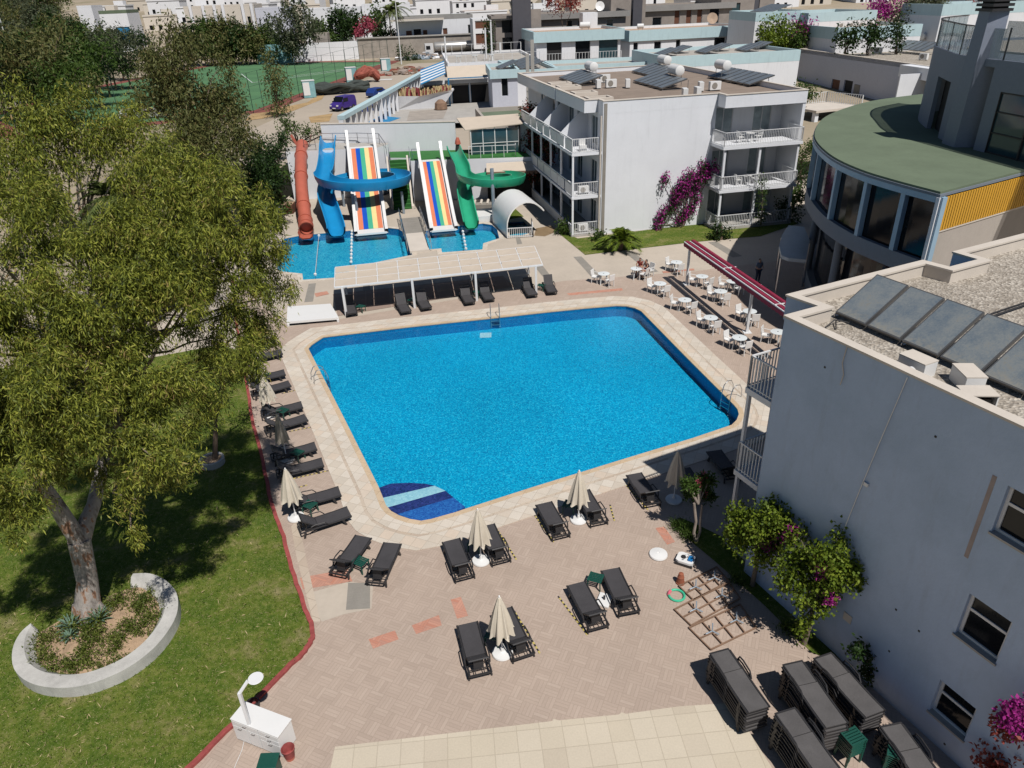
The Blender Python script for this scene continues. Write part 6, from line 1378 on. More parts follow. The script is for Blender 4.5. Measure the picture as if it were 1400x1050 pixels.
for k in range(6): solar(on(t, 1.5 + k * 3.0, 9 + (k % 2) * 3, h - .4), Matrix.Rotation(R(10), 4, 'Z'), 3, 1.2, 2.4, .7, 'solar panel set on the low blue trimmed roof, %s from the left' % ords2[k] if 0 else 'low blue trimmed roof solar set %s from the left' % ('first', 'second', 'third', 'fourth', 'fifth', 'sixth')[k], 'solar panels on the blue trimmed houses', 'solar_far')
house('blue_trim_house', 'blue trimmed house at the very top right behind the tower', 1290, 1420, 6, 118, 4, 10, 6, band='pale_blue', bandh=1.5, wins=((.4, .8, 1, 4),)); house('blue_trim_house', 'far white and blue house in the top right corner', 1340, 1440, -14, 135, 4, 10, 6, band='pale_blue', bandh=1.6)
# lavender hotel wing at the right
z8 = 8.0; A_, B_ = at(1093, 67, z8), at(1240, 87, z8); d = (B_ - A_).xy; L = d.length; u = d.normalized()
t = thing('hotel_wing', 'grey lavender hotel wing with outside stair, water tank and panels at the upper right', 'building', (A_.x, A_.y, 1), math.atan2(u.y, u.x)); h = z8 - 1
m = MB(); wallplane(m, Tm(0, 0, 0, 0), L, h - .01, [(L * .52, L * .60, 1.2, 3.9), (L * .40, L * .48, 1.7, 3.7)], .2, 'lavender_wall'); m.build('wall', t)
m = MB(); m.box(L * .52, L * .6, .2, .25, 1.2, 3.9, 'dark_void'); m.build('door', t); MB().box(L * .4, L * .48, .18, .22, 1.7, 3.7, 'wood_shutter').build('window', t); MB().box(L * .62, L * .67, -.05, 0, 1.9, 3.6, 'band_grey').build('door_leaf', t)
m = MB(); m.box(L - .02, L + 5, -.0, .6, 0, h, 'white_paint'); m.box(L + 5, L + 5.2, -4, 0, 0, h - .6, 'white_paint'); wallplane(m, Tm(L + .01, -.01, 0, 0), 12, h, [(1.4, 4.0, .4, 3.6)], .3, 'white_paint'); m.box(L + .8, L + 12, -1.4, -.03, h - 1.3, h, 'white_paint'); m.build('balcony_wall', t); MB().box(L + 1.4, L + 4.0, .2, .26, .4, 3.6, 'curtain_glass').build('balcony_door', t)
rp = [(0, 0), (L + 12, 0), (L + 12, 22), (0, 22)]; rf = MB().prism(inset(rp, .1), h - .7, h - .35, 'gravel_roof').build('roof', t); MB().prism(rp, h - .5, h + .0, 'white_paint', holes=(inset(rp, .25),)).prism(offset(rp, .04), h, h + .07, 'cap_stone', holes=(inset(rp, .3),)).build('parapet', rf)
gr = 'things on the lavender hotel wing roof'
solar(at(1217, 68, 8.0), Matrix.Rotation(R(12), 4, 'Z'), 6, 1.2, 2.6, 1.0, 'solar panels beside the white tank on the lavender wing', None, 'solar_far'); tank(at(1265, 60, 8.2), R(-70), 'big white water tank on the lavender wing roof', None, 2.2, .5, 1.1)
for k, (x, y) in enumerate(((1180, 70), (1186, 71), (1193, 72), (1200, 73), (1262, 82))): acunit(at(x, y, 7.7), R(-60), 'air conditioner on the lavender wing roof, %s from the left' % ('first', 'second', 'third', 'fourth', 'fifth')[k], 'air conditioners on the lavender wing roof', 1.3)
# outside stair
c = at(1120, 145, 4.2); t = thing('outside_stair', 'pale landing with white railing and stair beside the lavender wing', 'stair', (c.x, c.y, 0), R(20)); MB().box(-2.6, 4.2, -2.5, 2.5, 3.9, 4.15, 'cap_stone').build('landing', t); railing([(-2.6, 2.4), (3.2, 2.4), (4.1, -2.4)], 4.15, 1.2, 'white_metal', .3, .05, t)
for x, y in ((-2.2, -2), (2.2, -2), (3.8, 2)): MB().box(x - .25, x + .25, y - .25, y + .25, 0, 3.9, 'white_paint').build('post', t)
# ---------------------------------------------------------------- left: white rows behind the pitch
t, w, h = house('house_row', 'long cream white row of houses with tall windows beyond the sports pitch', 250, 346, 9, 250, 5, 16, 7, wall='cream_wall', roof='tan_roof', wins=((.02, .07, 3, 8), (.13, .23, 3, 8), (.36, .41, 2.5, 8), (.47, .52, 2.5, 8), (.88, .93, 3, 8.5)))
for q in (.10, .28, .44, .56, .84, .97): MB().box(w * q - .4, w * q + .4, -.7, 0, 0, h + .2, 'white_wall_far').build('pilaster', t)
t, w, h = house('house_row', 'grey white gabled house section with three slit windows', 348, 392, 11, 246, 5, 14, 7, wall='lavender_wall', wins=((.07, .12, 4, 8), (.28, .34, 4, 8), (.62, .72, 3, 8)))
t, w, h = house('house_row', 'white row of houses above the round dark bush', 412, 492, 12, 240, 5, 16, 7, wins=((.20, .28, 2, 7), (.42, .50, 3, 7.5), (.62, .68, 3, 7.5), (.88, .94, 3, 8)))
t, w, h = house('house_row', 'white house section behind the pink oleander', 494, 560, 6, 246, 5, 16, 7, wins=((.30, .38, 4, 9), (.42, .47, 4, 9)))
t, w, h = house('bungalow', 'white bungalow with brown shutters and grey roof terrace above the tanker truck', 540, 646, 24, 215, 5, 14, 7, roof='roof_green', wins=((.12, .20, .5, 4.2, 'wood_shutter'), (.22, .32, .5, 4.5, 'dark_glass'), (.34, .40, .5, 4.2, 'wood_shutter'), (.60, .66, .8, 4.4, 'wood_shutter'), (.93, .97, .8, 5)), band='roof_grey')
MB().box(-1.5, w * .62, -2.6, -.3, h - .9, h - .5, 'cap_stone').build('porch_roof', t)
t, w, h = house('house', 'white house with brown balcony at the left of the slanting pillar', 646, 676, 26, 200, 5, 10, 6, wins=((.1, .8, 1, 3.5, 'wood_shutter'), (.1, .8, 4.6, 7, 'wood_shutter')))
house('house', 'tall white gable at the end of the dark tree mass', 104, 124, 8, 262, 5, 10, 7); t, w, h = house('house', 'house with dark flat roof and blue glazed corner among the trees', 134, 172, 15, 250, 5, 12, 7, roof='roof_green', wins=((.45, .95, 2.5, 7, 'awning_blue'),), band='roof_green')
house('garage', 'low cream wall house below the long cream row', 236, 300, 33, 238, 5, 8, 7, wall='cream_wall', roof='tan_roof', bandh=.5)
house('shed', 'aqua and white changing hut at the far side of the pitch', 349, 396, 62, 205, 3, 7, 3, wall='container_aqua', roof='white_wall_far', bandh=.5, cat='hut', wins=((.05, .12, 2.4, 3.4), (.55, .62, 2.4, 3.4)))
t, w, h = house('shed', 'small beige gabled kiosk behind the pitch fence', 427, 447, 46, 214, 4, 5, 5, wall='block_wall', roof='tan_roof', cat='hut')
tag(MB().box(0, 30, 0, .4, 0, 4.4, 'white_wall_far').build('boundary_wall', loc=(aty(396, 62, 208).x, 208, 3), rotz=R(10)), 'long white wall with pale blue top behind the pitch', 'wall')
tag(MB().box(0, 34, 0, .4, 0, 4.8, 'block_wall').box(-.1, 34.1, -.3, .7, 4.8, 5.1, 'concrete').build('boundary_wall', loc=(aty(489, 60, 211).x, 211, 3), rotz=R(4)), 'tall concrete block wall behind the white stone pile', 'wall')
tag(MB().box(0, 42, 0, .3, 0, 2.0, 'white_wall_far').build('boundary_wall', loc=(aty(418, 50, 226).x, 226, 5), rotz=R(16)), 'white garden wall below the oleander and bushes', 'wall')
# far hillside houses: each one its own
rs = random.Random(21); kinds = ['white flat roofed house', 'cream flat roofed house', 'two storey white house', 'low white house with tan roof']
proto = []
for kk in range(4):
    wm = ('white_wall_far', 'cream_wall', 'white_wall_far', 'white_wall_far')[kk]; t = thing('hillside_house', kinds[kk] + ' far up the hillside', 'house', (0, -500 - kk * 40, -60), 0, 'houses on the far hillside')
    w, d, h = (14, 12, 13, 16)[kk], 10, (6.5, 6, 9, 5)[kk]
    m = MB(); hs = [(1.5 + 3.2 * i, 2.7 + 3.2 * i, z, z + 1.6) for i in range(int((w - 2) / 3.2)) for z in ([1.2, 4.4] if h > 6 else [1.4])]; wallplane(m, Tm(0, 0, 0, 0), w, h, hs, .2, wm)
    m.add([(w, 0, 0), (w, d, 0), (w, d, h), (w, 0, h)], [(0, 1, 2, 3)], wm); m.add([(0, d, 0), (0, 0, 0), (0, 0, h), (0, d, h)], [(0, 1, 2, 3)], wm); m.build('wall', t)
    m = MB(); [m.box(q[0], q[1], .2, .25, q[2], q[3], 'dark_glass') for q in hs]; 
    for q in hs[:6]: MB().box(q[0], q[1], .2, .25, q[2], q[3], 'dark_glass').build('window', t)
    MB().prism([(-.2, -.2), (w + .2, -.2), (w + .2, d + .2), (-.2, d + .2)], h, h + .5, wm, 'tan_roof' if kk == 3 else 'roof_pale').build('roof', t); MB().box(w * .55, w * .85, d * .4, d * .8, h + .5, h + 2.2, wm).build('stair_house', t); proto.append(t)
used = set(); cnt = 0
cells = []
for row in range(11):
    Y = 268 + row * 30 + row * row * 2.2
    for col in range(-9, 15):
        x = col * 21 + rs.uniform(-5, 5) + (row % 2) * 9; y = Y + rs.uniform(-7, 7); p = proj((x, y, hgt(x, y) + 4))
        if -30 < p[0] < 1430 and -34 < p[1] < 40 and cnt < 150 and not (p[0] < 100 and y < 420): cells.append((x, y, row)); cnt += 1
sides = lambda px: 'above the dark woods' if px < 240 else 'above the long cream row' if px < 350 else 'above the white rows' if px < 540 else 'above the bungalow' if px < 660 else 'above the grey stone houses' if px < 1060 else 'above the blue trimmed houses'
for i, (x, y, row) in enumerate(cells):
    k = i % 4; r0 = R(rs.choice((4, 8, 12, -5, 20))); z = hgt(x, y) - 1.0; px = proj((x, y, z))[0]; dist = 'nearer' if y < 320 else 'far' if y < 420 else 'very far'
    lb = '%s, %s row uphill, %s' % (kinds[k], ('first', 'second', 'third', 'fourth', 'fifth', 'sixth', 'seventh', 'eighth', 'ninth', 'tenth', 'eleventh')[row], sides(px))
    if k not in used: proto[k].location = (x, y, z); proto[k].rotation_euler.z = r0; proto[k]['label'] = lb; proto[k]['group'] = 'hillside: ' + lb; used.add(k)
    else: dup(proto[k], (x, y, z), r0, lb, 'hillside: ' + lb)
# ---------------------------------------------------------------- vehicles
def wheel(parent, x, y, r=.33, w=.2):
    T = Matrix.Translation((x, y, r)) @ Matrix.Rotation(R(90), 4, 'X')
    a = MB(); a.lathe([(r * .55, -w / 2), (r, -w / 2), (r, w / 2), (r * .55, w / 2)], 'tyre', n=16, T=T); wo2 = a.build('wheel', parent, smooth=True)
    MB().lathe([(0, -w / 2 - .01), (r * .55, -w / 2), (r * .55, w / 2), (0, w / 2 + .01)], 'steel', n=12, T=T).build('rim', wo2)
t = thing('parked_van', 'purple van parked on the dusty road by the pitch', 'van', at(470, 150, 3.03), R(-118 + 0)); V = [(-2.1, .35), (-2.15, .95), (-2.0, 1.75), (-1.7, 1.92), (.55, 1.92), (1.15, 1.2), (1.95, .98), (2.12, .7), (2.12, .35)]
m = MB(); n = len(V)
m.add([(x, -.86, z) for x, z in V] + [(x, .86, z) for x, z in V], [tuple(range(n)), tuple(range(2 * n - 1, n - 1, -1))] + [(i, n + i, n + (i + 1) % n, (i + 1) % n) for i in range(n)], 'van_purple'); m.build('body', t, bevel=.06)
m = MB(); m.add([(.62, -.78, 1.86), (1.17, -.8, 1.24), (1.17, .8, 1.24), (.62, .78, 1.86)], [(0, 1, 2, 3)], 'dark_glass'); m.v = [(x + .02, y, z + .02) for x, y, z in m.v]; m.build('windscreen', t)
for s in (-1, 1):
    MB().box(-.2, .9, s * .87 - .005, s * .87 + .005, 1.2, 1.7, 'dark_glass').build('side_window', t); MB().box(2.02, 2.14, s * .62 - .16, s * .62 + .16, .72, .92, 'white_plastic').build('headlight', t); MB().box(1.0, 1.15, s * .95 - .07, s * .95 + .07, 1.15, 1.32, 'dark_plastic').build('mirror', t)
    for x in (-1.3, 1.35): wheel(t, x, s * .78)
MB().box(2.125, 2.14, -.28, .28, .42, .54, 'white_plastic').build('number_plate', t); MB().box(2.05, 2.16, -.8, .8, .3, .4, 'dark_plastic').build('bumper', t)
def car(lb, loc, rz, col, name='parked_car'):
    t = thing(name, lb, 'car', loc, rz); V = [(-2.1, .3), (-2.15, .8), (-1.9, 1.0), (-1.4, 1.42), (.4, 1.42), (1.05, .98), (1.95, .85), (2.1, .6), (2.1, .3)]; n = len(V); m = MB()
    m.add([(x, -.82, z) for x, z in V] + [(x, .82, z) for x, z in V], [tuple(range(n)), tuple(range(2 * n - 1, n - 1, -1))] + [(i, n + i, n + (i + 1) % n, (i + 1) % n) for i in range(n)], col); m.build('body', t, bevel=.06)
    for s in (-1, 1):
        MB().box(-1.2, .35, s * .83 - .004, s * .83 + .004, 1.0, 1.32, 'dark_glass').build('side_window', t)
        for x in (-1.3, 1.3): wheel(t, x, s * .74, .31)
    MB().add([(.44, -.72, 1.41), (1.04, -.74, 1.0), (1.04, .74, 1.0), (.44, .72, 1.41)], [(0, 1, 2, 3)], 'dark_glass'); m = MB(); m.add([(.46, -.72, 1.42), (1.06, -.74, 1.01), (1.06, .74, 1.01), (.46, .72, 1.42)], [(0, 1, 2, 3)], 'dark_glass'); m.build('windscreen', t)
    return t
simple('car_blue', (.02, .05, .22), .3, var=.05); simple('car_white', (.7, .7, .7), .3, var=.03)
car('dark blue car behind the white posts of the colonnade', at(508, 157, 3.03), R(60), 'car_blue'); car('dark blue car roof seen over the colonnade beam', at(517, 132, 3.03), R(60), 'car_blue')
car('white car with blue roof half hidden by the brown tree', at(183, 163, 2.9), R(20), 'car_white'); car('silver car parked under the trees at the left', at(212, 162, 2.9), R(25), 'truck_silver')
c = at(600, 72, 4.0); t = thing('tanker_truck', 'white cab truck with long silver tank', 'truck', (c.x, c.y, hgt(c.x, c.y)), R(8)); 
m = MB(); m.prism([(-3.6, -1.2), (-1.4, -1.2), (-1.4, 1.2), (-3.6, 1.2)], .9, 3.3, 'car_white'); m.build('cab', t, bevel=.12); MB().box(-3.64, -3.6, -1, 1, 2.0, 2.9, 'dark_glass').build('windscreen', t); MB().box(-3.3, -2.2, -1.22, -1.2, 1.9, 2.8, 'dark_glass').build('side_window', t)
MB().lathe([(0, -.1), (1.1, 0), (1.25, .4), (1.25, 9.6), (1.1, 10), (0, 10.1)], 'truck_silver', n=20, T=Matrix.Translation((-1.1, 0, 2.35)) @ Matrix.Rotation(R(90), 4, 'Y')).build('tank', t, smooth=True); MB().box(-3.4, 9, -.9, .9, .7, 1.1, 'dark_plastic').build('chassis', t)
for x in (-2.7, .6, 6.2, 7.4): 
    for s in (-1, 1): wheel(t, x, s * 1.0, .5, .3)
# containers, tarps, heaps
for k, (px, py, lb) in enumerate(((424, 133, 'battered white and aqua metal box nearest the van'), (481, 112, 'white and aqua metal box in the middle of the pitch edge'), (528, 98, 'white and aqua metal box farthest along the pitch edge'))):
    t = thing('metal_kiosk', lb, 'kiosk', at(px, py, 3.04), R(18), 'aqua metal boxes along the pitch'); MB().box(-1.0, 1.0, -.8, .8, 0, 2.6, 'container_aqua').build('body', t, bevel=.04); MB().box(-.95, .1, -.83, -.8, .4, 2.4, 'white_plastic').build('panel', t); MB().box(-1.05, 1.05, -.85, .85, 2.6, 2.68, 'white_plastic').build('roof', t)
def heap(name, lb, px, py, mats, n, sx, sy, h, seed, z=3.04, rz=0):
    rs = random.Random(seed); m = MB()
    for k in range(n):
        a = rs.uniform(0, 6.28); r = rs.random() ** .6; x, y = sx * r * math.cos(a), sy * r * math.sin(a); zz = h * (1 - r) * rs.uniform(.3, 1); s = rs.uniform(.25, .6) * min(1.4, sx * .35); b2 = rs.uniform(0, 3.1)
        T = Matrix.Translation((x, y, zz)) @ Matrix.Rotation(b2, 4, 'Z') @ Matrix.Rotation(rs.uniform(-.5, .5), 4, 'X'); m.box(-s, s, -s * .7, s * .7, -s * .35, s * .35, rs.choice(mats), T)
    return tag(m.build(name, loc=at(px, py, z), rotz=rz), lb, 'heap')
def roll(name, lb, px, py, mat, n, L, r, seed, arch=0):
    rs = random.Random(seed); m = MB()
    for k in range(n):
        y = rs.uniform(-1.2, 1.2); z = r + rs.uniform(0, .9); pts = [(-L / 2 + L * i / 9, y + .5 * math.sin(i * .8 + k), max(r * .7, z + .35 * math.sin(i * 1.1 + k * 2) + (arch * math.sin(math.pi * i / 9)))) for i in range(10)]; m.tube(pts, [r * rs.uniform(.7, 1.1) for _ in pts], mat, 8)
    return tag(m.build(name, loc=at(px, py, 3.04), rotz=R(18), smooth=True), lb, 'heap')
roll('rolled_turf', 'long dark rolls of netting heaped beside the van', 468, 128, 'tarp_dark', 9, 9.5, .42, 2); roll('tarp_heap', 'rust red rolls heaped like an arch beside the middle metal box', 503, 112, 'tarp_red', 7, 4.2, .5, 4, 1.2)
heap('rubble_heap', 'red and grey rubble heap along the far end of the road', 560, 100, ['tarp_red', 'rubble', 'rubble', 'rust'], 130, 9, 3.5, 1.2, 6, rz=R(15)); heap('rubble_heap', 'white broken stone pile against the block wall', 525, 78, ['white_wall_far', 'rubble', 'white_wall_far'], 160, 10, 2, 2.2, 7, rz=R(5)); heap('rubble_heap', 'grey scrap pile near the tanker truck', 580, 80, ['rubble', 'white_wall_far', 'steel_dull'], 90, 7, 3, 1.5, 9)
tag(MB().box(-1.2, 1.2, -.8, .8, 0, .08, 'white_plastic').build('board', loc=at(528, 109, 3.05)), 'flat white board lying on the road', 'board')
# pitch fence
t = thing('pitch_fence', 'tall thin green mesh fence posts round the sports pitch', 'fence', at(347, 155, 3.04)); o = t.location.copy()
def frow(a, c, n, H):
    A_, B_ = at(*a, 3.04), at(*c, 3.04)
    for k in range(n + 1):
        p = A_.lerp(B_, k / n) - o; MB().tube([p, p + Vector((0, 0, H))], .045, 'fence_green', 5).build('post', t)
    m = MB()
    for z in (.1, H * .33, H * .66, H): m.tube([A_ - o + Vector((0, 0, z)), B_ - o + Vector((0, 0, z))], .022, 'fence_green', 4)
    m.build('wire', t)
simple('fence_green', (.03, .06, .05), .6)
frow((347, 155), (410, 133), 5, 5.5); frow((410, 133), (532, 88), 9, 5.5); frow((532, 86), (310, 87), 12, 5.5); frow((128, 128), (190, 112), 5, 5.5); frow((347, 155), (128, 158), 6, 5.5)
for px, py, hh, lb in ((28, 96, 15, 'tall floodlight mast with lamp bar at the top left'), (139, 98, 8, 'short lamp post at the left end of the pitch'), (549 - 271, 68, 8, 'lamp post behind the brown tree at the pitch'), (549, 88, 14, 'tall white mast at the far corner of the pitch')):
    c = at(px, py, 3); c.z = hgt(c.x, c.y) if px > 60 else 3; 
    if px < 60: c = aty(28, 110, 150); hh = 15.5
    t = thing('floodlight', lb, 'lamp post', c, 0, None); MB().tube([(0, 0, 0), (0, 0, hh)], [.14, .08], 'white_metal', 8).build('mast', t)
    MB().box(-1.6 if px < 60 else -.3, 1.6 if px < 60 else .3, -.15, .15, hh - .1, hh + .2, 'white_metal').build('lamp_head', t)
    if px < 60: MB().box(-1.2, 1.2, -.15, .15, hh - 1.9, hh - 1.65, 'white_metal').build('lamp_head', t)
for k, (px, mt) in enumerate(((17, 'white_metal'), (26, 'container_aqua'))):
    c = at(px * 1.6, 141, 3.04); t = tag(MB().tube([(-2.2, 0, 0), (-2.1, 0, 1.2), (-1.3, 0, 2.0), (0, 0, 2.3), (1.3, 0, 2.0), (2.1, 0, 1.2), (2.2, 0, 0)], .12, mt, 6).tube([(-2.2, 1.4, 0), (2.2, 1.4, 0)], .06, mt, 6).build('dugout', loc=c), ('white', 'aqua')[k] + ' arched players shelter frame at the left of the pitch', 'shelter')
# ================================================================ vegetation
def leafmat(name, cols, rough=.55, trans=.25, bump_=0):
    m, t, b = newmat(name); oi = t.nodes.new('ShaderNodeObjectInfo'); g = t.nodes.new('ShaderNodeNewGeometry')
    n1 = ramp(t, noise(t, geo(t), 1.5, 4, .7), [(.3, (0,) * 3), (.7, (1,) * 3)])
    f = math_(t, 'ADD', math_(t, 'MULTIPLY', g.outputs['Random Per Island'], .55), math_(t, 'MULTIPLY', n1, .42))
    c = ramp(t, f, [(.12 + .76 * i / (len(cols) - 1), k) for i, k in enumerate(cols)])
    t.links.new(c, b.inputs['Base Color']); b.inputs['Roughness'].default_value = rough; b.inputs['Specular IOR Level'].default_value = .25
    if trans:
        tl = t.nodes.new('ShaderNodeBsdfTranslucent'); t.links.new(c, tl.inputs[0]); mx = t.nodes.new('ShaderNodeMixShader'); mx.inputs[0].default_value = trans
        o = t.nodes['Material Output']; t.links.new(b.outputs[0], mx.inputs[1]); t.links.new(tl.outputs[0], mx.inputs[2]); t.links.new(mx.outputs[0], o.inputs[0])
leafmat('leaf_euc', [(.028, .042, .008), (.095, .122, .018), (.175, .205, .028), (.31, .33, .05), (.27, .18, .08)], trans=.12)
leafmat('leaf_olive', [(.055, .068, .02), (.11, .125, .038), (.165, .17, .06), (.20, .14, .06)])
leafmat('leaf_grey', [(.05, .065, .035), (.09, .11, .06), (.14, .14, .075)])
leafmat('leaf_cover', [(.06, .09, .015), (.13, .17, .03), (.22, .24, .06)]); leafmat('leaf_dark', [(.012, .03, .008), (.028, .06, .014), (.05, .09, .02)])
leafmat('leaf_mid', [(.03, .06, .01), (.06, .11, .02), (.10, .15, .03)])
leafmat('leaf_lime', [(.045, .085, .008), (.13, .19, .018), (.26, .32, .035)])
leafmat('leaf_palm', [(.06, .09, .02), (.13, .17, .05), (.22, .24, .09)])
leafmat('leaf_agave', [(.12, .20, .14), (.18, .27, .20)], trans=0)
leafmat('flower_magenta', [(.20, .02, .12), (.42, .03, .28), (.52, .06, .34)], trans=.3)
leafmat('flower_pink', [(.35, .06, .10), (.60, .14, .20)], trans=.3); leafmat('flower_rust', [(.22, .04, .03), (.40, .10, .08)], trans=.3)
leafmat('grass_blade', [(.07, .11, .015), (.14, .19, .03), (.30, .27, .11)], trans=.2); leafmat('straw', [(.34, .28, .14), (.46, .38, .20)], trans=0)
NP = np.random.default_rng(11); DENS = 1.0
def leaves(name, pts, nrm, ln, wd, mat, parent=None, droop=.6, rng=NP, curl=.25, loc=(0, 0, 0)):
    "many small leaf blades (bent diamonds) at pts"
    n = len(pts); d = rng.normal(size=(n, 3)); d[:, 2] -= droop * 1.6; d += nrm * .5
    d /= np.linalg.norm(d, axis=1)[:, None] + 1e-9; s = np.cross(d, rng.normal(size=(n, 3))); s /= np.linalg.norm(s, axis=1)[:, None] + 1e-9
    L = ln * rng.uniform(.6, 1.3, (n, 1)); W_ = wd * rng.uniform(.7, 1.3, (n, 1)); k = np.cross(d, s) * L * curl * rng.uniform(-1, 1, (n, 1))
    V = np.stack([pts, pts + d * L * .45 + s * W_ * .5 + k, pts + d * L, pts + d * L * .45 - s * W_ * .5 + k], 1).reshape(-1, 3)
    me = bpy.data.meshes.new(name); me.vertices.add(len(V)); me.vertices.foreach_set('co', (V - np.array(loc)).astype(np.float32).ravel())
    me.loops.add(4 * n); me.loops.foreach_set('vertex_index', np.arange(4 * n, dtype=np.int32)); me.polygons.add(n)
    me.polygons.foreach_set('loop_start', np.arange(0, 4 * n, 4, dtype=np.int32)); me.polygons.foreach_set('loop_total', np.full(n, 4, dtype=np.int32))
    me.materials.append(MATS[mat]); me.update(calc_edges=True); me.validate()
    o = bpy.data.objects.new(name, me); COL.objects.link(o); o.location = loc
    if parent: o.parent = parent
    return o
def clumps(cs, rs_, per, rng=NP, shell=.75, flat=.75, tuft=.22, tn=14):
    "leaf positions: tufts scattered in the outer part of each clump"
    P_, N_ = [], []
    for c, r in zip(cs, rs_):
        nt_ = max(3, int(per * DENS * r * r / tn)); d = rng.normal(size=(nt_, 3)); d /= np.linalg.norm(d, axis=1)[:, None]; rad = r * (shell + (1.05 - shell) * rng.random((nt_, 1))) * rng.uniform(.8, 1.1, (nt_, 1))
        q = np.array(c) + d * rad * np.array([1, 1, flat]); q = np.repeat(q, tn, 0); dd = np.repeat(d, tn, 0)
        P_.append(q + rng.normal(size=q.shape) * tuft * np.array([.85, .85, 1.6])); N_.append(dd)
    return np.concatenate(P_), np.concatenate(N_)
def limbs(mb, base, targets, r0, mat, rng=random.Random(3), wob=.3, hub=None):
    base = Vector(base)
    for tg in targets:
        tg = Vector(tg); n = 6; h = Vector(hub) if hub is not None else base; pts = [h.lerp(tg, i / n) + Vector((rng.uniform(-wob, wob), rng.uniform(-wob, wob), rng.uniform(-wob, wob) + .5 * math.sin(math.pi * i / n))) * (0 if i in (0,) else .6) for i in range(n + 1)]
        mb.tube(pts, [r0 * (1 - .82 * i / n) for i in range(n + 1)], mat, 7)
# ---- the big eucalyptus: crown masses given by where they stand (photo column, row, distance) and size
big = [ # (px, py, Y, r)
 (225, 300, 25, 1.7), (285, 270, 26, 1.7), (330, 320, 26, 1.5), (262, 350, 24, 1.9), (200, 360, 23, 1.8), (310, 380, 25, 1.5), (345, 420, 25.5, 1.1), (372, 450, 26, .8), (365, 350, 27, .9), (350, 290, 28, 1.0),
 (240, 430, 22, 1.8), (170, 430, 21, 1.7), (110, 400, 21, 1.6), (60, 450, 20, 1.5), (300, 470, 23.5, 1.4), (200, 500, 20.5, 1.6), (265, 520, 21.5, 1.3), (320, 500, 24.5, .9), (120, 500, 19, 1.5), (40, 540, 18, 1.5), (150, 570, 18.5, 1.4), (215, 590, 19.5, 1.1),
 (70, 590, 17.5, 1.1), (25, 630, 17, 1.0), (100, 640, 19, .5), (145, 655, 19.5, .5), (190, 640, 18, .8), (172, 690, 17.5, .45), (45, 690, 16.5, .5), (-30, 600, 17, 1.6), (-40, 480, 19, 1.8), (10, 370, 21, 1.7), (-30, 300, 23, 2.0), (160, 330, 25, 1.4), (380, 400, 27, .7), (250, 250, 28, 1.3), (300, 250, 28, .9), (120, 350, 24, 1.3), (200, 250, 28, 1.2), (186, 735, 17, .25), (-20, 700, 16.5, 1.0), (10, 720, 16.5, .6), (240, 640, 19, .7), (90, 520, 17.5, 1.3), (200, 620, 17.5, .9)]
big = [(x, y, 15.2 + (Y - 17) * .48, r * (15.2 + (Y - 17) * .48) / Y * 1.04) for x, y, Y, r in big]
big += [(-110, 610, 14.2, 1.1), (-60, 650, 14.2, .8), (-130, 500, 15, 1.3), (-45, 570, 15, 1.0), (-150, 690, 14, .9)]  # crown masses out of view, added to shade the ground left of the trunk
m, t, b = newmat('bark_euc'); n1 = noise(t, geo(t, (1.6, 1.6, .7)), 1.7, 5, .65); n2 = noise(t, geo(t, (1, 1, .3)), 16, 4)
c = ramp(t, n1, [(.36, (.13, .10, .085)), (.45, (.36, .33, .30)), (.53, (.44, .40, .36)), (.58, (.34, .17, .09)), (.66, (.20, .11, .07))]); c = mixc(t, math_(t, 'MULTIPLY', n2, .4), c, (.16, .13, .11))
t.links.new(c, b.inputs['Base Color']); b.inputs['Roughness'].default_value = .9; bump(t, b, n2, .8, .03)
m_ = MATS['bark_euc']
base = at(124, 838, .15); ET = thing('eucalyptus_tree', 'large drooping eucalyptus with forked pale trunk in the kerbed planter', 'tree', base); o = base.copy()
fork = aty(108, 738, base.y + .35) - o; l1, l2 = aty(42, 640, base.y + .2) - o, aty(128, 690, base.y + 1.2) - o
tm = MB(); tm.tube([Vector((0, 0, -.2)), Vector((0, 0, .35)), fork * .45 + Vector((.06, 0, 0)), fork], [.50, .40, .31, .33], 'bark_euc', 14)
for a in range(5): an = a * 1.26; tm.tube([Vector((.25 * math.cos(an), .25 * math.sin(an), .5)), Vector((.5 * math.cos(an), .5 * math.sin(an), -.05))], [.16, .10], 'bark_euc', 8)
tops = [aty(x, y, Y) - o for x, y, Y, r in big]
u2 = aty(150, 590, base.y + 3.0) - o; u3 = aty(112, 540, base.y + 4.2) - o
tm.tube([fork - Vector((0, 0, .15)), fork.lerp(l1, .5) + Vector((0, 0, .1)), l1, l1.lerp(tops[19], .6)], [.27, .22, .18, .09], 'bark_euc', 10); tm.tube([fork - Vector((0, 0, .15)), fork.lerp(l2, .6), l2, u2, u3, tops[12]], [.28, .24, .21, .18, .14, .06], 'bark_euc', 10)
for i, tp in enumerate(tops):
    hb = l1 if tp.x < -1.2 and tp.z < 8 else (u2 if i % 2 else u3); n = 7; rr_ = .085
    pts = [hb.lerp(tp, k / n) + Vector((rnd.uniform(-.3, .3), rnd.uniform(-.3, .3), .6 * math.sin(math.pi * k / n) + rnd.uniform(-.15, .15))) * (1 if 0 < k else 0) for k in range(n + 1)]; tm.tube(pts, [rr_ * (1 - .8 * k / n) for k in range(n + 1)], 'bark_twig', 6)
tm.build('trunk', ET, smooth=True)
cs, rr2 = [], []; r9 = np.random.default_rng(5)
for (x, y, Y, r) in big:
    c = aty(x, y, Y)
    for k in range(9):
        d = r9.normal(size=3); d /= np.linalg.norm(d); q = np.array(c) + d * r * r9.uniform(.5, 1.05) * np.array([1, 1, .85]); cs.append(q); rr2.append(r * r9.uniform(.2, .42))
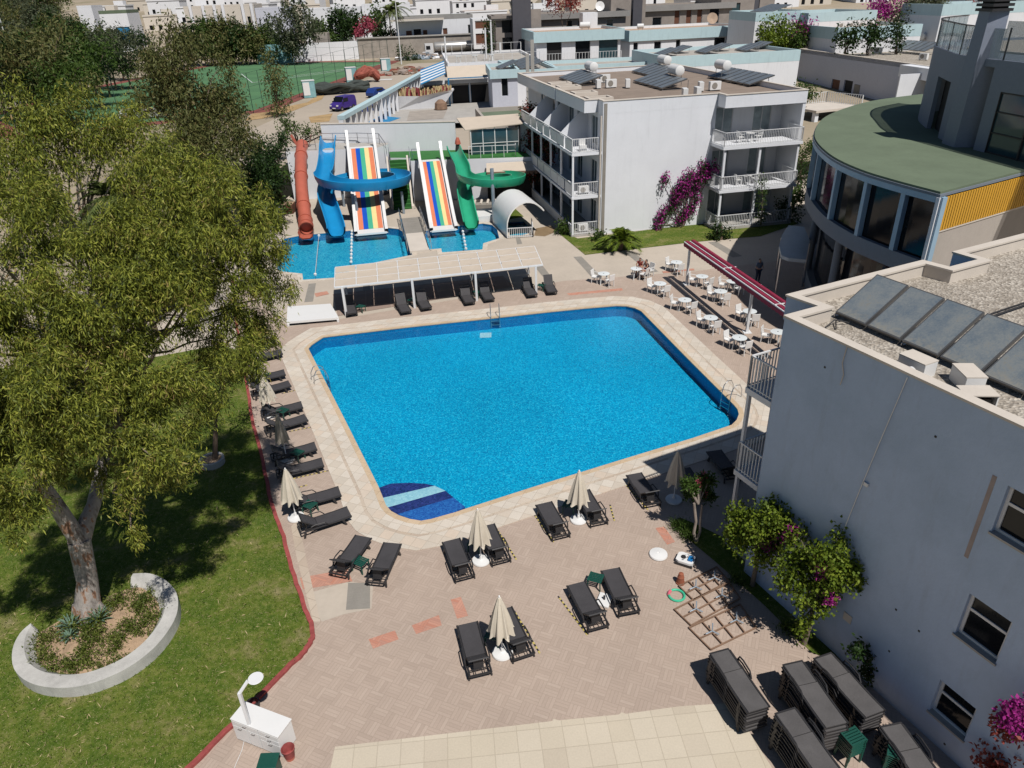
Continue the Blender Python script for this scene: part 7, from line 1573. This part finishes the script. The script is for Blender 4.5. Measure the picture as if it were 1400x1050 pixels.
pts, nr = clumps(cs, rr2, 4300, r9, .25, 1.1, .10, 16)
leaves('crown', pts, nr, .165, .03, 'leaf_euc', ET, .9, r9, loc=tuple(base)).location = (0, 0, 0)
print('leaves big', len(pts))
DENS = 2.2
def tree(name, label, base, cs, r, per, lmat, bmat='trunk_brown', ln=.3, wd=.12, droop=.3, tr=.2, group=None, seed=1, tuft=.3, sub=6, hubz=.5, tn=12):
    "base point; cs crown mass centres in world; r their radii"
    g = np.random.default_rng(seed); base = Vector(base); t = thing(name, label, 'tree' if 'bush' not in name and 'shrub' not in name else 'shrub', base, 0, group); C2, R2 = [], []
    for c, q in zip(cs, r):
        for k in range(sub):
            d = g.normal(size=3); d /= np.linalg.norm(d); C2.append(np.array(c) + d * q * .7 * np.array([1, 1, .85])); R2.append(q * g.uniform(.35, .6))
    p, n = clumps(C2, R2, per, g, .4, .85, tuft, tn); cr = leaves('crown', p, n, ln, wd, lmat, t, droop, g, loc=tuple(base)); cr.location = (0, 0, 0)
    mb_ = MB(); top = sum((Vector(c) for c in cs), Vector()) / len(cs) - base; hub = top * hubz; mb_.tube([Vector((0, 0, -.3)), hub * .5 + Vector((.05, 0, 0)), hub], [tr, tr * .8, tr * .65], bmat, 9)
    limbs(mb_, hub, [Vector(c) - base for c in cs], tr * .5, bmat, random.Random(seed), .25, hub); mb_.build('trunk', t, smooth=True); return t
# young tree in the white ring
b0 = at(291, 634); tree('young_tree', 'slim dark trunked tree growing in the small white ring on the lawn', b0, [aty(285, 545, b0.y + .3), aty(265, 520, b0.y + 1.0), aty(310, 500, b0.y + .8), aty(335, 470, b0.y + 1.5)], [.7, .9, .8, .7], 260, 'leaf_euc', 'trunk_brown', .2, .05, .9, .13, seed=2, tuft=.15)
t = tag(MB().prism([(.52 * math.cos(a * .3142), .52 * math.sin(a * .3142)) for a in range(20)], 0, .28, 'planter_white', holes=([(.42 * math.cos(a * .3142), .42 * math.sin(a * .3142)) for a in range(20)],)).build('planter_ring', loc=b0), 'small round white ring round the slim tree', 'planter')
t = tag(MB().prism([(.42 * math.cos(a * .3142), .42 * math.sin(a * .3142)) for a in range(20)], .0, .2, 'soil').build('soil_patch', loc=b0), 'soil inside the small white ring', 'soil', kind='structure')
# big planter
PO = [(17, 912), (18, 885), (30, 862), (60, 842), (110, 815), (150, 797), (190, 786), (222, 792), (240, 808), (243, 830), (236, 852), (215, 880), (185, 905), (150, 924), (110, 938), (70, 940), (38, 932)]
pw = P(PO, .42); pw = spline(pw + [pw[0]], 3)[:-1]; c0 = at(124, 860)
FA = spline(P([(182, 784), (205, 784), (226, 793), (241, 810), (243, 832), (235, 854), (214, 882), (184, 907), (150, 925), (110, 938), (70, 940), (38, 932), (19, 914), (17, 888), (27, 866), (42, 852)], .42), 4)
cg_ = Vector(at(128, 850, .42).xy); m = MB(); inn_ = []
for k, q in enumerate(FA):
    q = Vector(q); d = (Vector(FA[min(k + 1, len(FA) - 1)]) - Vector(FA[max(k - 1, 0)])).normalized(); nn_ = Vector((-d.y, d.x)); nn_ = nn_ if nn_.dot(cg_ - q) > 0 else -nn_; e_ = math.sin(math.pi * min(1, max(.04, k / (len(FA) - 1)))) ** .5; inn_.append((q, q + nn_ * .48 * e_, q + nn_ * (.48 * e_ + .26)))
for (a0, a1, a2), (b0_, b1_, b2_) in zip(inn_, inn_[1:]):
    z_ = .42; V_ = [(*a0, 0), (*a0, z_), (*a1, z_), (*a2, .13), (*b0_, 0), (*b0_, z_), (*b1_, z_), (*b2_, .13)]
    m.add(V_, [(0, 1, 5, 4), (1, 2, 6, 5), (2, 3, 7, 6)], 'planter_white')
m.add([(*inn_[0][0], 0), (*inn_[0][0], .42), (*inn_[0][1], .42), (*inn_[0][2], 0)], [(0, 1, 2, 3)], 'planter_white'); m.add([(*inn_[-1][0], 0), (*inn_[-1][0], .42), (*inn_[-1][1], .42), (*inn_[-1][2], 0)], [(3, 2, 1, 0)], 'planter_white')
o2 = m.build('planter', smooth=False); recentre(o2, (c0.x, c0.y, 0)); tag(o2, 'broad curved white concrete planter round the big eucalyptus', 'planter')
struct(MB().prism(inset(pw, .30), None, .16, 'soil').build('soil'))
gp = []; g3 = np.random.default_rng(8); cpi = [Vector(q) for q in inset(pw, .5)]
def inside(p, poly):
    c = False; n = len(poly)
    for i in range(n):
        a, b2 = poly[i], poly[(i + 1) % n]
        if (a[1] > p[1]) != (b2[1] > p[1]) and p[0] < (b2[0] - a[0]) * (p[1] - a[1]) / (b2[1] - a[1]) + a[0]: c = not c
    return c
poly = inset(pw, .48); xs_ = [p[0] for p in poly]; ys_ = [p[1] for p in poly]; cc_ = []
while len(cc_) < 260:
    p = (g3.uniform(min(xs_), max(xs_)), g3.uniform(min(ys_), max(ys_)))
    if inside(p, poly) and math.sin(p[0] * 3.1 + 1) * math.sin(p[1] * 2.7) > -.45: cc_.append((p[0], p[1], .22))
p, n = clumps(cc_, [.22] * len(cc_), 520, g3, .2, .6, .07, 10); q = leaves('ground_cover', p, n, .10, .035, 'leaf_cover', None, -.4, g3); tag(q, 'low green ground cover in the big planter', 'ground cover', kind='stuff')
for i, ((x, y), lb) in enumerate((((98, 858), 'grey green agave at the left in the big planter'), ((135, 848), 'grey green agave just below the eucalyptus trunk'), ((96, 872), 'small agave nearest the planter rim'))):
    t = thing('agave', lb, 'plant', at(x, y, .18)); m = MB()
    for k in range(26):
        a = k * 2.4; e = .25 + .9 * (k / 26); L = (.55 if i < 2 else .36); d = Vector((math.cos(a) * math.cos(e), math.sin(a) * math.cos(e), math.sin(e))); s = Vector((-math.sin(a), math.cos(a), 0)) * .03; b1 = d * .08; m1 = d * L * .6 + Vector((0, 0, .03)); e1 = d * L - Vector((0, 0, .04))
        m.add([b1 - s * .6, b1 + s * .6, m1 + s, e1, m1 - s], [(0, 1, 2, 3, 4)], 'leaf_agave')
    m.build('leaves', t)
# grass tufts and straw
gx, gy = [], []; LWp = [Vector(q) for q in LW]; gp = []
g4 = np.random.default_rng(4)
while len(gp) < 26000:
    p = (g4.uniform(-22, -3), g4.uniform(5, 34))
    if g4.random() < 14 / max(10, p[1]) and inside(p, LW) and not inside(p, pw): gp.append((p[0], p[1], .012))
gp = np.array(gp); q = leaves('grass', gp, np.zeros_like(gp), .085, .022, 'grass_blade', None, -1.4, g4); tag(q, 'short grass on the lawn left of the red kerb', 'grass', kind='stuff')
gp2 = gp[g4.random(len(gp)) < .11] + np.array([.02, .02, .03]); q = leaves('dry_leaves', gp2, np.zeros_like(gp2), .17, .026, 'straw', None, 0.1, g4); tag(q, 'dry eucalyptus leaves strewn on the lawn', 'fallen leaves', kind='stuff')
# ---- trees behind the big one
def tY(name, lb, base_px, Yb, zb, masses, per, lm, **k):
    c = aty(*base_px, Yb); c.z = zb; return tree(name, lb, c, [aty(x, y, Y) for x, y, Y, r in masses], [r for *_, r in masses], per, lm, **k)
tY('eucalyptus_tree', 'tall olive brown eucalyptus left of the sports pitch', (245, 260), 60, 1.5, [(240, 80, 60, 2.2), (225, 120, 60, 2.6), (262, 130, 60, 2.5), (240, 165, 59, 2.9), (285, 165, 60, 2.3), (205, 150, 60, 1.6), (300, 125, 61, 1.6), (315, 150, 60, 1.5), (320, 195, 58, 1.9), (290, 205, 58, 2.2), (232, 45, 60, 1.0), (300, 90, 61, 1.0), (322, 230, 56, 1.3), (262, 60, 60, 1.2), (215, 90, 60, 1.6), (265, 195, 58, 2.2), (305, 175, 58, 1.8)], 130, 'leaf_olive', bmat='bark_twig', ln=.34, wd=.1, droop=.8, seed=3, tuft=.3)
tY('slim_tree', 'narrow upright brown green tree standing before the pitch', (377, 152), 108, 3, [(372, 85, 108, 1.3), (376, 105, 108, 1.8), (379, 125, 108, 2.1), (381, 142, 108, 1.7)], 40, 'leaf_olive', ln=.45, wd=.16, seed=4, tuft=.35)
tY('grey_tree', 'feathery grey green tree before the cream row of houses', (400, 85), 200, 4, [(402, 12, 200, 4), (395, 35, 200, 5), (412, 40, 200, 4.5), (405, 60, 200, 4), (388, 52, 200, 3.5)], 14, 'leaf_grey', ln=.9, wd=.35, seed=5, tuft=.6)
tY('round_tree', 'dark round tree behind the white garden wall', (470, 50), 228, 5, [(470, 30, 228, 5), (462, 36, 228, 4), (480, 36, 228, 4)], 18, 'leaf_dark', ln=.8, wd=.4, seed=6, tuft=.5); tY('round_tree', 'fresh green tree left of the pink oleander', (445, 55), 225, 5, [(440, 40, 225, 4), (452, 44, 225, 4)], 18, 'leaf_mid', ln=.8, wd=.4, seed=7, tuft=.5)
tY('round_tree', 'small tree above the pink oleander', (512, 40), 228, 5, [(510, 25, 228, 3.5), (515, 20, 228, 3)], 18, 'leaf_mid', ln=.8, wd=.4, seed=8, tuft=.5); tY('oleander_bush', 'pink flowering oleander behind the garden wall', (500, 48), 224, 5, [(492, 38, 224, 2.4), (503, 36, 224, 2.4), (512, 36, 224, 2)], 24, 'flower_pink', ln=.6, wd=.4, seed=9, tuft=.4)
tY('hedge_bush', 'dark green bush right of the pink oleander', (525, 50), 222, 5, [(522, 42, 222, 2.6), (532, 44, 222, 2.2)], 24, 'leaf_dark', ln=.6, wd=.4, seed=10, tuft=.4)
# hedge of trees beyond the pitch and woods top left
hz_ = [(262, 58, 'leaf_dark'), (285, 50, 'leaf_mid'), (308, 52, 'leaf_olive'), (328, 55, 'leaf_dark'), (345, 58, 'leaf_olive'), (300, 64, 'leaf_olive'), (362, 58, 'leaf_mid')]
for i, (x, y, lm) in enumerate(hz_): tY('round_tree', 'bushy tree in the belt behind the pitch, %s from the left' % ords7[i] if False else ('first', 'second', 'third', 'fourth', 'fifth', 'sixth', 'seventh')[i] + ' bushy tree from the left in the belt beyond the pitch', (x, y + 18), 208, 3, [(x - 7, y, 208, 4.2), (x + 7, y - 2, 208, 4.4), (x, y - 6, 209, 3.8), (x, y + 9, 206, 4)], 16, lm, ln=.8, wd=.35, seed=30 + i, tuft=.5, group='trees beyond the pitch')
rsw = random.Random(12); protos = []
for i, lm in enumerate(('leaf_mid', 'leaf_olive', 'leaf_dark', 'leaf_grey')):
    ms = [(rsw.uniform(-2.4, 2.4), rsw.uniform(-2.4, 2.4), 5 + rsw.uniform(-1.5, 4)) for _ in range(7)]; protos.append(tree('woodland_tree', 'x', (0, 0, 0), [Vector(q) for q in ms], [rsw.uniform(1.5, 2.4) for _ in ms], 34, lm, ln=.55, wd=.2, droop=.5, seed=50 + i, tuft=.4, group='trees in the wood at the top left'))
wood = []
for row, Y in enumerate((108, 122, 138, 156, 176, 200, 226, 256, 290, 330, 385, 450, 520)):
    for px in range(-60, 235, 34 if row < 3 else 28):
        x0 = px + rsw.uniform(-9, 9) + (row % 2) * 12
        lim = 105 if row == 0 else 118 if row < 3 else 200 if row < 5 else 120 if row == 5 else 92
        if x0 > lim: continue
        c = aty(x0, 60, Y); wood.append((c.x, Y + rsw.uniform(-4, 4), x0, row))
nm = ['bushy green', 'brownish', 'dark green', 'grey green']; used = set()
for i, (x, y, px, row) in enumerate(wood):
    k = (i * 7 + row) % 4; z = hgt(x, y); s = rsw.uniform(.95, 1.35) * (1 if row < 5 else 1.15 if row < 9 else 1.7); lb = '%s tree in the %s row of the top left wood, %s' % (nm[k], ('front', 'second', 'third', 'fourth', 'fifth', 'sixth', 'seventh', 'eighth', 'ninth', 'tenth', 'eleventh', 'twelfth', 'rear')[row], 'at the left edge' if px < 30 else 'near the floodlight mast' if px < 80 else 'in its middle' if px < 130 else 'at its right end')
    if k not in used: protos[k].location = (x, y, z); protos[k].scale = (s, s, s); protos[k]['label'] = lb; used.add(k)
    else: dup(protos[k], (x, y, z), rsw.uniform(0, 6.28), lb, 'trees in the wood at the top left', s)
# trees left edge behind the crown
tY('eucalyptus_tree', 'yellow green eucalyptus crown at the left edge behind the big one', (60, 380), 38, 0, [(20, 170, 38, 1.8), (60, 190, 39, 1.9), (110, 165, 40, 1.8), (150, 175, 41, 1.6), (30, 230, 37, 1.9), (75, 240, 37, 1.5), (185, 190, 42, 1.7), (215, 220, 40, 1.6), (130, 205, 40, 1.3), (10, 280, 35, 1.8), (60, 310, 34, 1.6), (245, 230, 40, 1.3), (18, 130, 40, .9), (118, 130, 41, .8), (90, 205, 40, 1.6), (45, 265, 37, 1.6), (170, 225, 40, 1.5), (165, 160, 44, 1.6), (0, 210, 38, 1.8), (215, 185, 44, 1.4), (255, 260, 38, 1.4), (300, 255, 38, 1.2)], 200, 'leaf_euc', bmat='bark_euc', ln=.27, wd=.06, droop=.9, seed=14, tuft=.2)
tY('eucalyptus_tree', 'grey leaved low tree in the gap left of the big crown', (120, 330), 44, 0, [(125, 300, 43, 1.3), (150, 315, 42, 1.2), (100, 330, 42, 1.2), (175, 300, 42, 1.2), (60, 345, 40, 1.4), (20, 360, 39, 1.5)], 160, 'leaf_grey', ln=.27, wd=.08, seed=15, tuft=.2)
for i, (x, y, Y, r, lm) in enumerate(((350, 215, 66, 1.5, 'leaf_dark'), (366, 225, 65, 1.4, 'leaf_dark'), (378, 210, 68, 1.0, 'leaf_dark'), (360, 250, 62, 1.6, 'leaf_dark'), (340, 245, 62, 1.6, 'leaf_dark'), (372, 255, 64, 1.2, 'leaf_mid'))):
    tY('hedge_tree', ('tall dark', 'tall dark', 'slim dark', 'broad dark', 'shaded dark', 'fresh green')[i] + ' leafy tree left of the red tube, ' + ('rear left', 'rear middle', 'beside the platform wall', 'front middle', 'front left', 'nearest the planter')[i], (x, y + 45), Y, 0.2, [(x, y, Y, r), (x + 5, y - 14, Y, r * .8), (x - 6, y + 16, Y, r), (x + 4, y + 30, Y - 1, r)], 90, lm, ln=.3, wd=.14, seed=60 + i, tuft=.25, group='dark trees left of the red tube slide')
tY('climber_bush', 'green climbing plant spilling over the railing above the red tube', (400, 190), 77, 3, [(388, 168, 78, .9), (400, 178, 77, .9), (418, 180, 77, .8), (440, 182, 77, .7), (385, 190, 76, .9), (462, 186, 77, .5)], 120, 'leaf_mid', ln=.25, wd=.12, seed=70, tuft=.2)
t = thing('planter_box', 'dark wooden planter box by the white bin under the trees', 'planter', at(392, 290)); MB().box(-.8, .8, -.7, .7, 0, .8, 'wood_shutter').build('box', t); MB().box(-.75, .75, -.65, .65, .8, .84, 'soil').build('soil', t)
t = thing('white_bin', 'white bin standing under the dark trees left of the red tube', 'bin', at(380, 298)); MB().box(-.5, .5, -.4, .4, .1, .95, 'white_plastic').build('body', t, bevel=.05); MB().box(-.55, .55, -.45, .45, .95, 1.05, 'white_plastic').build('lid', t, bevel=.03)
def palm(name, lb, base, h, n, L, lm='leaf_palm', tr=.2, seed=1, el=(-.3, 1.2)):
    g = random.Random(seed); t = thing(name, lb, 'palm', base); MB().tube([(0, 0, -.1), (.05, 0, h * .5), (0, 0, h)], [tr, tr * .8, tr * .75], 'trunk_brown', 8).build('trunk', t); m = MB()
    for k in range(n):
        a = g.uniform(0, 6.28); e = g.uniform(*el); Lk = L * g.uniform(.8, 1.1); pts = []
        for i in range(7):
            s = i / 6; rr = Lk * s; pts.append(Vector((math.cos(a) * rr * math.cos(e), math.sin(a) * rr * math.cos(e), h + rr * math.sin(e) - .55 * Lk * s * s)))
        m.tube(pts, .012 * L, 'leaf_palm', 3)
        for i in range(1, 7):
            for f in (0, .33, .66):
                if i == 6 and f: continue
                p = pts[i].lerp(pts[min(6, i + 1)], f); d = (pts[min(6, i)] - pts[i - 1]).normalized(); sd = d.cross(Vector((0, 0, 1))).normalized()
                for s in (-1, 1): e2 = p + (sd * s * .8 + d * .6 - Vector((0, 0, .25))) * Lk * .30 * (1.1 - .6 * i / 6); w_ = d * .03 * L; m.add([p - w_, p + w_, e2], [(0, 1, 2)], lm)
    m.build('fronds', t); return t
c = aty(175, 330, 40); palm('palm_tree', 'palm with stiff green fronds rising through the eucalyptus leaves', (c.x, 40, 0), aty(172, 262, 40).z - .2, 38, 2.4, seed=3, el=(-.2, 1.3))
palm('dwarf_palm', 'dwarf fan palm on the lawn before the white hotel block', at(848, 342), .7, 60, 2.0, 'leaf_lime', seed=4, el=(.25, 1.5)); palm('palm_tree', 'left palm of the pair above the bungalow', (aty(536, 60, 214).x, 214, 5), aty(536, 15, 214).z - 5, 26, 4, seed=5); palm('palm_tree', 'right palm of the pair above the bungalow', (aty(547, 60, 216).x, 216, 5), aty(547, 10, 216).z - 5, 26, 4, seed=6)
# frangipani
b0 = at(951, 740); t = thing('frangipani', 'small tree with twin bent bare stems and red flowers by the bed', 'tree', b0); m = MB(); e1, e2 = aty(949, 688, b0.y + .1) - b0, aty(960, 690, b0.y + .15) - b0
m.tube([(0, 0, 0), (-.1, 0, .4), (-.06, .02, .9), e1], [.07, .055, .05, .045], 'trunk_pale', 8); m.tube([(.03, 0, 0), (.12, 0, .45), (.09, .02, .9), e2], [.06, .05, .045, .04], 'trunk_pale', 8)
cen = [aty(x, y, b0.y + .2 + k * .07) for k, (x, y) in enumerate(((938, 662), (946, 668), (955, 660), (962, 654), (970, 656), (950, 676), (960, 676), (965, 668), (942, 676), (971, 679)))]
for c in cen: m.tube([(e1 + e2) / 2, c - b0], [.035, .02], 'trunk_pale', 6)
m.build('trunk', t, smooth=True); g = np.random.default_rng(2); p, n = clumps([tuple(c) for c in cen], [.15] * len(cen), 3600, g, .3, .8, .06, 8); leaves('crown', p, n, .17, .06, 'leaf_mid', t, -.2, g, loc=tuple(b0)).location = (0, 0, 0)
p, n = clumps([tuple(cen[k] + Vector((0, -.05, .1))) for k in (2, 3, 6)], [.08] * 3, 6000, g, .3, .8, .05, 8); leaves('flowers', p, n, .07, .06, 'flower_pink', t, -.2, g, loc=tuple(b0)).location = (0, 0, 0)
# bougainvilleas by the near wall
def ayw(x, y, Y, r):
    while True:
        p = aty(x, y, Y)
        if (NBM.inverted() @ p).x < -r * .8 or Y < 8: return p
        Y -= .1
def boug(name, lb, base, masses, per, fl, seed, lm='leaf_lime', tr=.09, ln=.12, wd=.075, fm='flower_magenta'):
    t = tree(name, lb, base, [c for c, r in masses], [r * 1.28 for c, r in masses], per * 1.25, lm, 'bark_twig', ln, wd, .35, tr, None, seed, .10, 6, .6, 10); g = np.random.default_rng(seed + 90)
    if fl: p, n = clumps([tuple(c) for c in fl], [.16] * len(fl), 2600, g, .3, .8, .07, 8); leaves('flowers', p, n, ln * .75, wd, fm, t, .1, g, loc=tuple(base)).location = (0, 0, 0)
    return t
b1 = at(1028, 800); Y = b1.y; boug('bougainvillea_tree', 'lime green bougainvillea nearest the balconies of the near building', b1, [(ayw(x, y, Y + d, r), r) for x, y, d, r in ((1010, 715, .3, .45), (1075, 728, .2, .3), (1072, 712, .2, .28), (1035, 705, .5, .5), (1055, 720, .4, .5), (1020, 740, .0, .5), (1045, 745, .1, .45), (1005, 735, 0, .35), (1060, 700, .6, .35), (1018, 700, .6, .3))], 620, [ayw(1075, 735, Y, .5), ayw(1050, 748, Y - .2, .5), ayw(1084, 729, Y, .45)], 3)
b2 = at(1098, 880); Y = b2.y; boug('bougainvillea_tree', 'larger lime green bougainvillea with hanging shoots against the shaded wall', b2, [(ayw(x, y, Y + d, r), r) for x, y, d, r in ((1100, 745, .7, .4), (1176, 794, .3, .16), (1162, 775, .3, .22), (1130, 755, .6, .5), (1085, 770, .4, .45), (1115, 785, .2, .55), (1145, 790, .4, .4), (1165, 792, .5, .25), (1090, 805, 0, .4), (1120, 815, 0, .4), (1098, 840, -.1, .2), (1100, 862, -.1, .14), (1150, 735, .8, .2), (1075, 790, .2, .25), (1136, 810, .1, .25))], 620, [ayw(1122, 783, Y - .15, .8), ayw(1135, 818, Y - .1, .7), ayw(1128, 774, Y - .1, .8)], 5)
b3 = at(1196, 935); Y = b3.y + .1; boug('climbing_shrub', 'thin dark climber with drooping shoots between the stacks and the wall', b3, [(aty(x, y, Y), r) for x, y, r in ((1172, 885, .14), (1185, 895, .16), (1200, 905, .16), (1215, 918, .12), (1232, 935, .10), (1210, 898, .1), (1190, 915, .15))], 700, [], 7, 'leaf_dark', .04)
b4 = at(1400, 1075); Y = b4.y; boug('bougainvillea_shrub', 'magenta and orange flowering shrub at the lower right corner', b4, [(aty(x, y, Y), r) for x, y, r in ((1395, 985, .4), (1405, 1010, .45), (1385, 1030, .3), (1410, 1040, .4), (1350, 1040, .3))], 700, [], 8, 'flower_rust'); 
g = np.random.default_rng(77); fl = [tuple(aty(x, y, Y - .35)) for x, y in ((1385, 970), (1395, 965), (1400, 985), (1378, 985), (1398, 1000))]; p, n = clumps(fl, [.16] * 5, 2600, g, .3, .8, .07, 8); q = leaves('flowers', p, n, .1, .07, 'flower_magenta', bpy.data.objects['bougainvillea_shrub'], .1, g, loc=tuple(b4)); q.location = (0, 0, 0)
# bed plants
b5 = at(1018, 775)
for i, (x, y, r, lb) in enumerate(((925, 722, .3, 'low grass clump at the tip of the flower bed'), (938, 735, .3, 'low green clump beside the frangipani foot'), (1004, 796, .22, 'small green tuft beside the metal grids'), (1073, 862, .25, 'green tuft below the larger bougainvillea'))):
    c = at(x, y); g = np.random.default_rng(90 + i); p, n = clumps([(c.x, c.y, .08), (c.x + .2, c.y - .15, .06)], [r, r * .8], 2600, g, .2, .5, .08, 8); q = leaves('grass_clump', p, n, .16, .02, 'leaf_mid', None, -1.2, g, loc=tuple(c)); tag(q, lb, 'grass clump')
# middle building climbers
def climb(name, lb, base, pts, rr_, per, lm, flm=None, seed=1, ln=.16, wd=.1):
    t = thing(name, lb, 'climbing plant', base); g = np.random.default_rng(seed); m = MB(); P2 = [Vector(p) - Vector(base) for p in pts]
    for q in P2[::2]: m.tube([Vector((0, 0, 0)), q * .5 + Vector((.1, 0, .3)), q], [.06, .04, .02], 'bark_twig', 6)
    m.build('stem', t); p, n = clumps([tuple(p) for p in pts], rr_, per, g, .2, .9, .16, 10); leaves('foliage', p, n, ln, wd, lm, t, .3, g, loc=tuple(base)).location = (0, 0, 0)
    if flm: p, n = clumps([tuple(p) for p in pts], [r * 1.03 for r in rr_], per * .9, g, .55, .9, .16, 10); leaves('flowers', p, n, ln, wd * 1.1, flm, t, .2, g, loc=tuple(base)).location = (0, 0, 0)
    return t
Yw = 57.0
def onwall(x, y, off=.35):
    "point just in front of the middle building's front wall"
    lo, hi = 40, 75
    for _ in range(40):
        mY = (lo + hi) / 2; c = aty(x, y, mY); l = MM.inverted() @ c
        if l.y < -off: lo = mY
        else: hi = mY
    return aty(x, y, lo)
bp_ = [(975, 232), (965, 238), (955, 245), (945, 240), (935, 250), (928, 262), (940, 262), (925, 275), (918, 285), (908, 290), (902, 300), (950, 258), (952, 272), (945, 285), (935, 290), (922, 268), (912, 243), (908, 248), (898, 310), (931, 300), (962, 228)]
climb('bougainvillea', 'magenta bougainvillea climbing the big white wall of the hotel block', onwall(932, 312, .2), [onwall(x, y) for x, y in bp_], [.42, .5, .5, .45, .5, .45, .4, .45, .42, .4, .36, .32, .32, .4, .36, .3, .28, .25, .28, .28, .4], 420, 'leaf_dark', 'flower_magenta', 3)
bl2 = [(722, 152, 74), (725, 168, 73), (730, 180, 72), (722, 192, 72), (732, 200, 71), (727, 215, 71), (735, 228, 70), (745, 195, 69), (752, 205, 67), (750, 220, 67), (722, 160, 74), (728, 240, 69)]
c = aty(730, 262, 70); climb('bougainvillea', 'dark red bougainvillea hanging at the left corner of the hotel block', (c.x, 70, 0), [aty(x, y, Y) for x, y, Y in bl2], [.8, .9, .8, .8, .8, .7, .7, .6, .5, .5, .7, .6], 170, 'leaf_dark', 'flower_rust', 6, .22, .13)
q = [onwall(x, y, 2.6) for x, y in ((1041, 250), (1043, 262), (1040, 275), (1042, 290), (1038, 300))]; climb('climber', 'green climber on the middle post of the right balconies', onwall(1040, 308, 2.5), q, [.45, .45, .4, .4, .35], 240, 'leaf_mid', None, 8)
for i, (x, y, Y, r, lb, lm, nm_) in enumerate(((1085, 262, 61, 1.3, 'round green tree right of the balconies, beside the restaurant', 'leaf_mid', 'round_tree'), (1095, 235, 64, 1.1, 'dark green tree behind the right balcony corner', 'leaf_dark', 'round_tree'), (1078, 285, 58, 1.1, 'shaded shrub at the foot of the right balconies', 'leaf_dark', 'garden_shrub'), (1098, 205, 72, 1.5, 'bush below the outside stair', 'leaf_mid', 'garden_shrub'), (1100, 122, 74, 1.1, 'green climber over the roof corner of the hotel block', 'leaf_mid', 'climber_bush'),
     (985, 312, 54, .55, 'clipped green shrub at the ground floor balcony corner', 'leaf_dark', 'garden_shrub'), (772, 309, 57, .55, 'bright green shrub at the left corner of the hotel lawn', 'leaf_mid', 'garden_shrub'), (822, 324, 55, .5, 'loose shrub with pale flowers at the drainpipe', 'leaf_mid', 'garden_shrub'),
     (1060, 48, 126, 3.0, 'yellow green bush before the top right blue trimmed house', 'leaf_lime', 'garden_shrub'), (1085, 52, 126, 2.5, 'second yellow green bush before the blue trimmed house', 'leaf_mid', 'garden_shrub'), (1160, 48, 112, 1.6, 'round dark shrub left on the pale blue parapet', 'leaf_dark', 'garden_shrub'), (1190, 46, 112, 1.5, 'pointed dark shrub right on the pale blue parapet', 'leaf_dark', 'garden_shrub'))):
    c = aty(x, y + 14 * 60 / Y, Y); c.z = max(0, hgt(c.x, Y) if not (RX0 < c.x < RX1 and Y < RY1) else 0); tree(nm_, lb, c, [aty(x, y, Y), aty(x + 6 * 60 / Y, y + 6 * 60 / Y, Y), aty(x - 6 * 60 / Y, y + 7 * 60 / Y, Y)], [r, r * .85, r * .85], 90 if Y < 80 else 30, lm, ln=.22 if Y < 80 else .5, wd=.12 if Y < 80 else .25, seed=120 + i, tuft=.18 if Y < 80 else .4)
for i, (x, y, Y, ms, lm, lb) in enumerate(((1265, 30, 128, [(1250, 25, 3.4), (1275, 20, 3.6), (1290, 45, 3.2), (1265, 50, 2.4), (1255, 5, 3.4), (1285, 0, 3.4), (1240, 10, 2.6)], 'leaf_grey', 'big dark conifer rising left of the tower'), (1228, 60, 112, [(1227, 45, 1.2), (1228, 35, .8), (1227, 55, 1.4)], 'leaf_dark', 'narrow dark conifer left of the water tank'), (1213, 8, 130, [(1208, 8, 2.6), (1222, 4, 2.6), (1214, 14, 2.2)], 'flower_magenta', 'magenta flowering tree at the top right'), (1095, 42, 127, [(1093, 40, 2.0), (1100, 46, 1.8)], 'flower_magenta', 'magenta bougainvillea between the teal balconies'), (1340, 8, 130, [(1335, 8, 2.2), (1345, 4, 2)], 'flower_rust', 'rust red bush behind the tower fin'),
                                         (668, 60, 140, [(668, 35, .7), (669, 50, .9), (669, 62, 1.0)], 'leaf_dark', 'slender dark cypress before the stone house'), (555, 72, 200, [(548, 74, 2), (560, 76, 2), (572, 80, 1.6)], 'leaf_dark', 'dark bushes near the rubble by the pitch corner'), (768, 4, 150, [(765, -2, 2.5), (785, -4, 2.5)], 'flower_rust', 'rust flowering bush above the stone house roof'))):
    c = aty(x, y + 20, Y); c.z = hgt(c.x, Y); tree('conifer' if 'conifer' in lb or 'cypress' in lb else 'flowering_tree' if 'flower' in lm else 'hedge_bush', lb, c, [aty(a, b_, Y) for a, b_, r in ms], [r for *_, r in ms], 30, lm, ln=.5, wd=.2, seed=150 + i, tuft=.4)
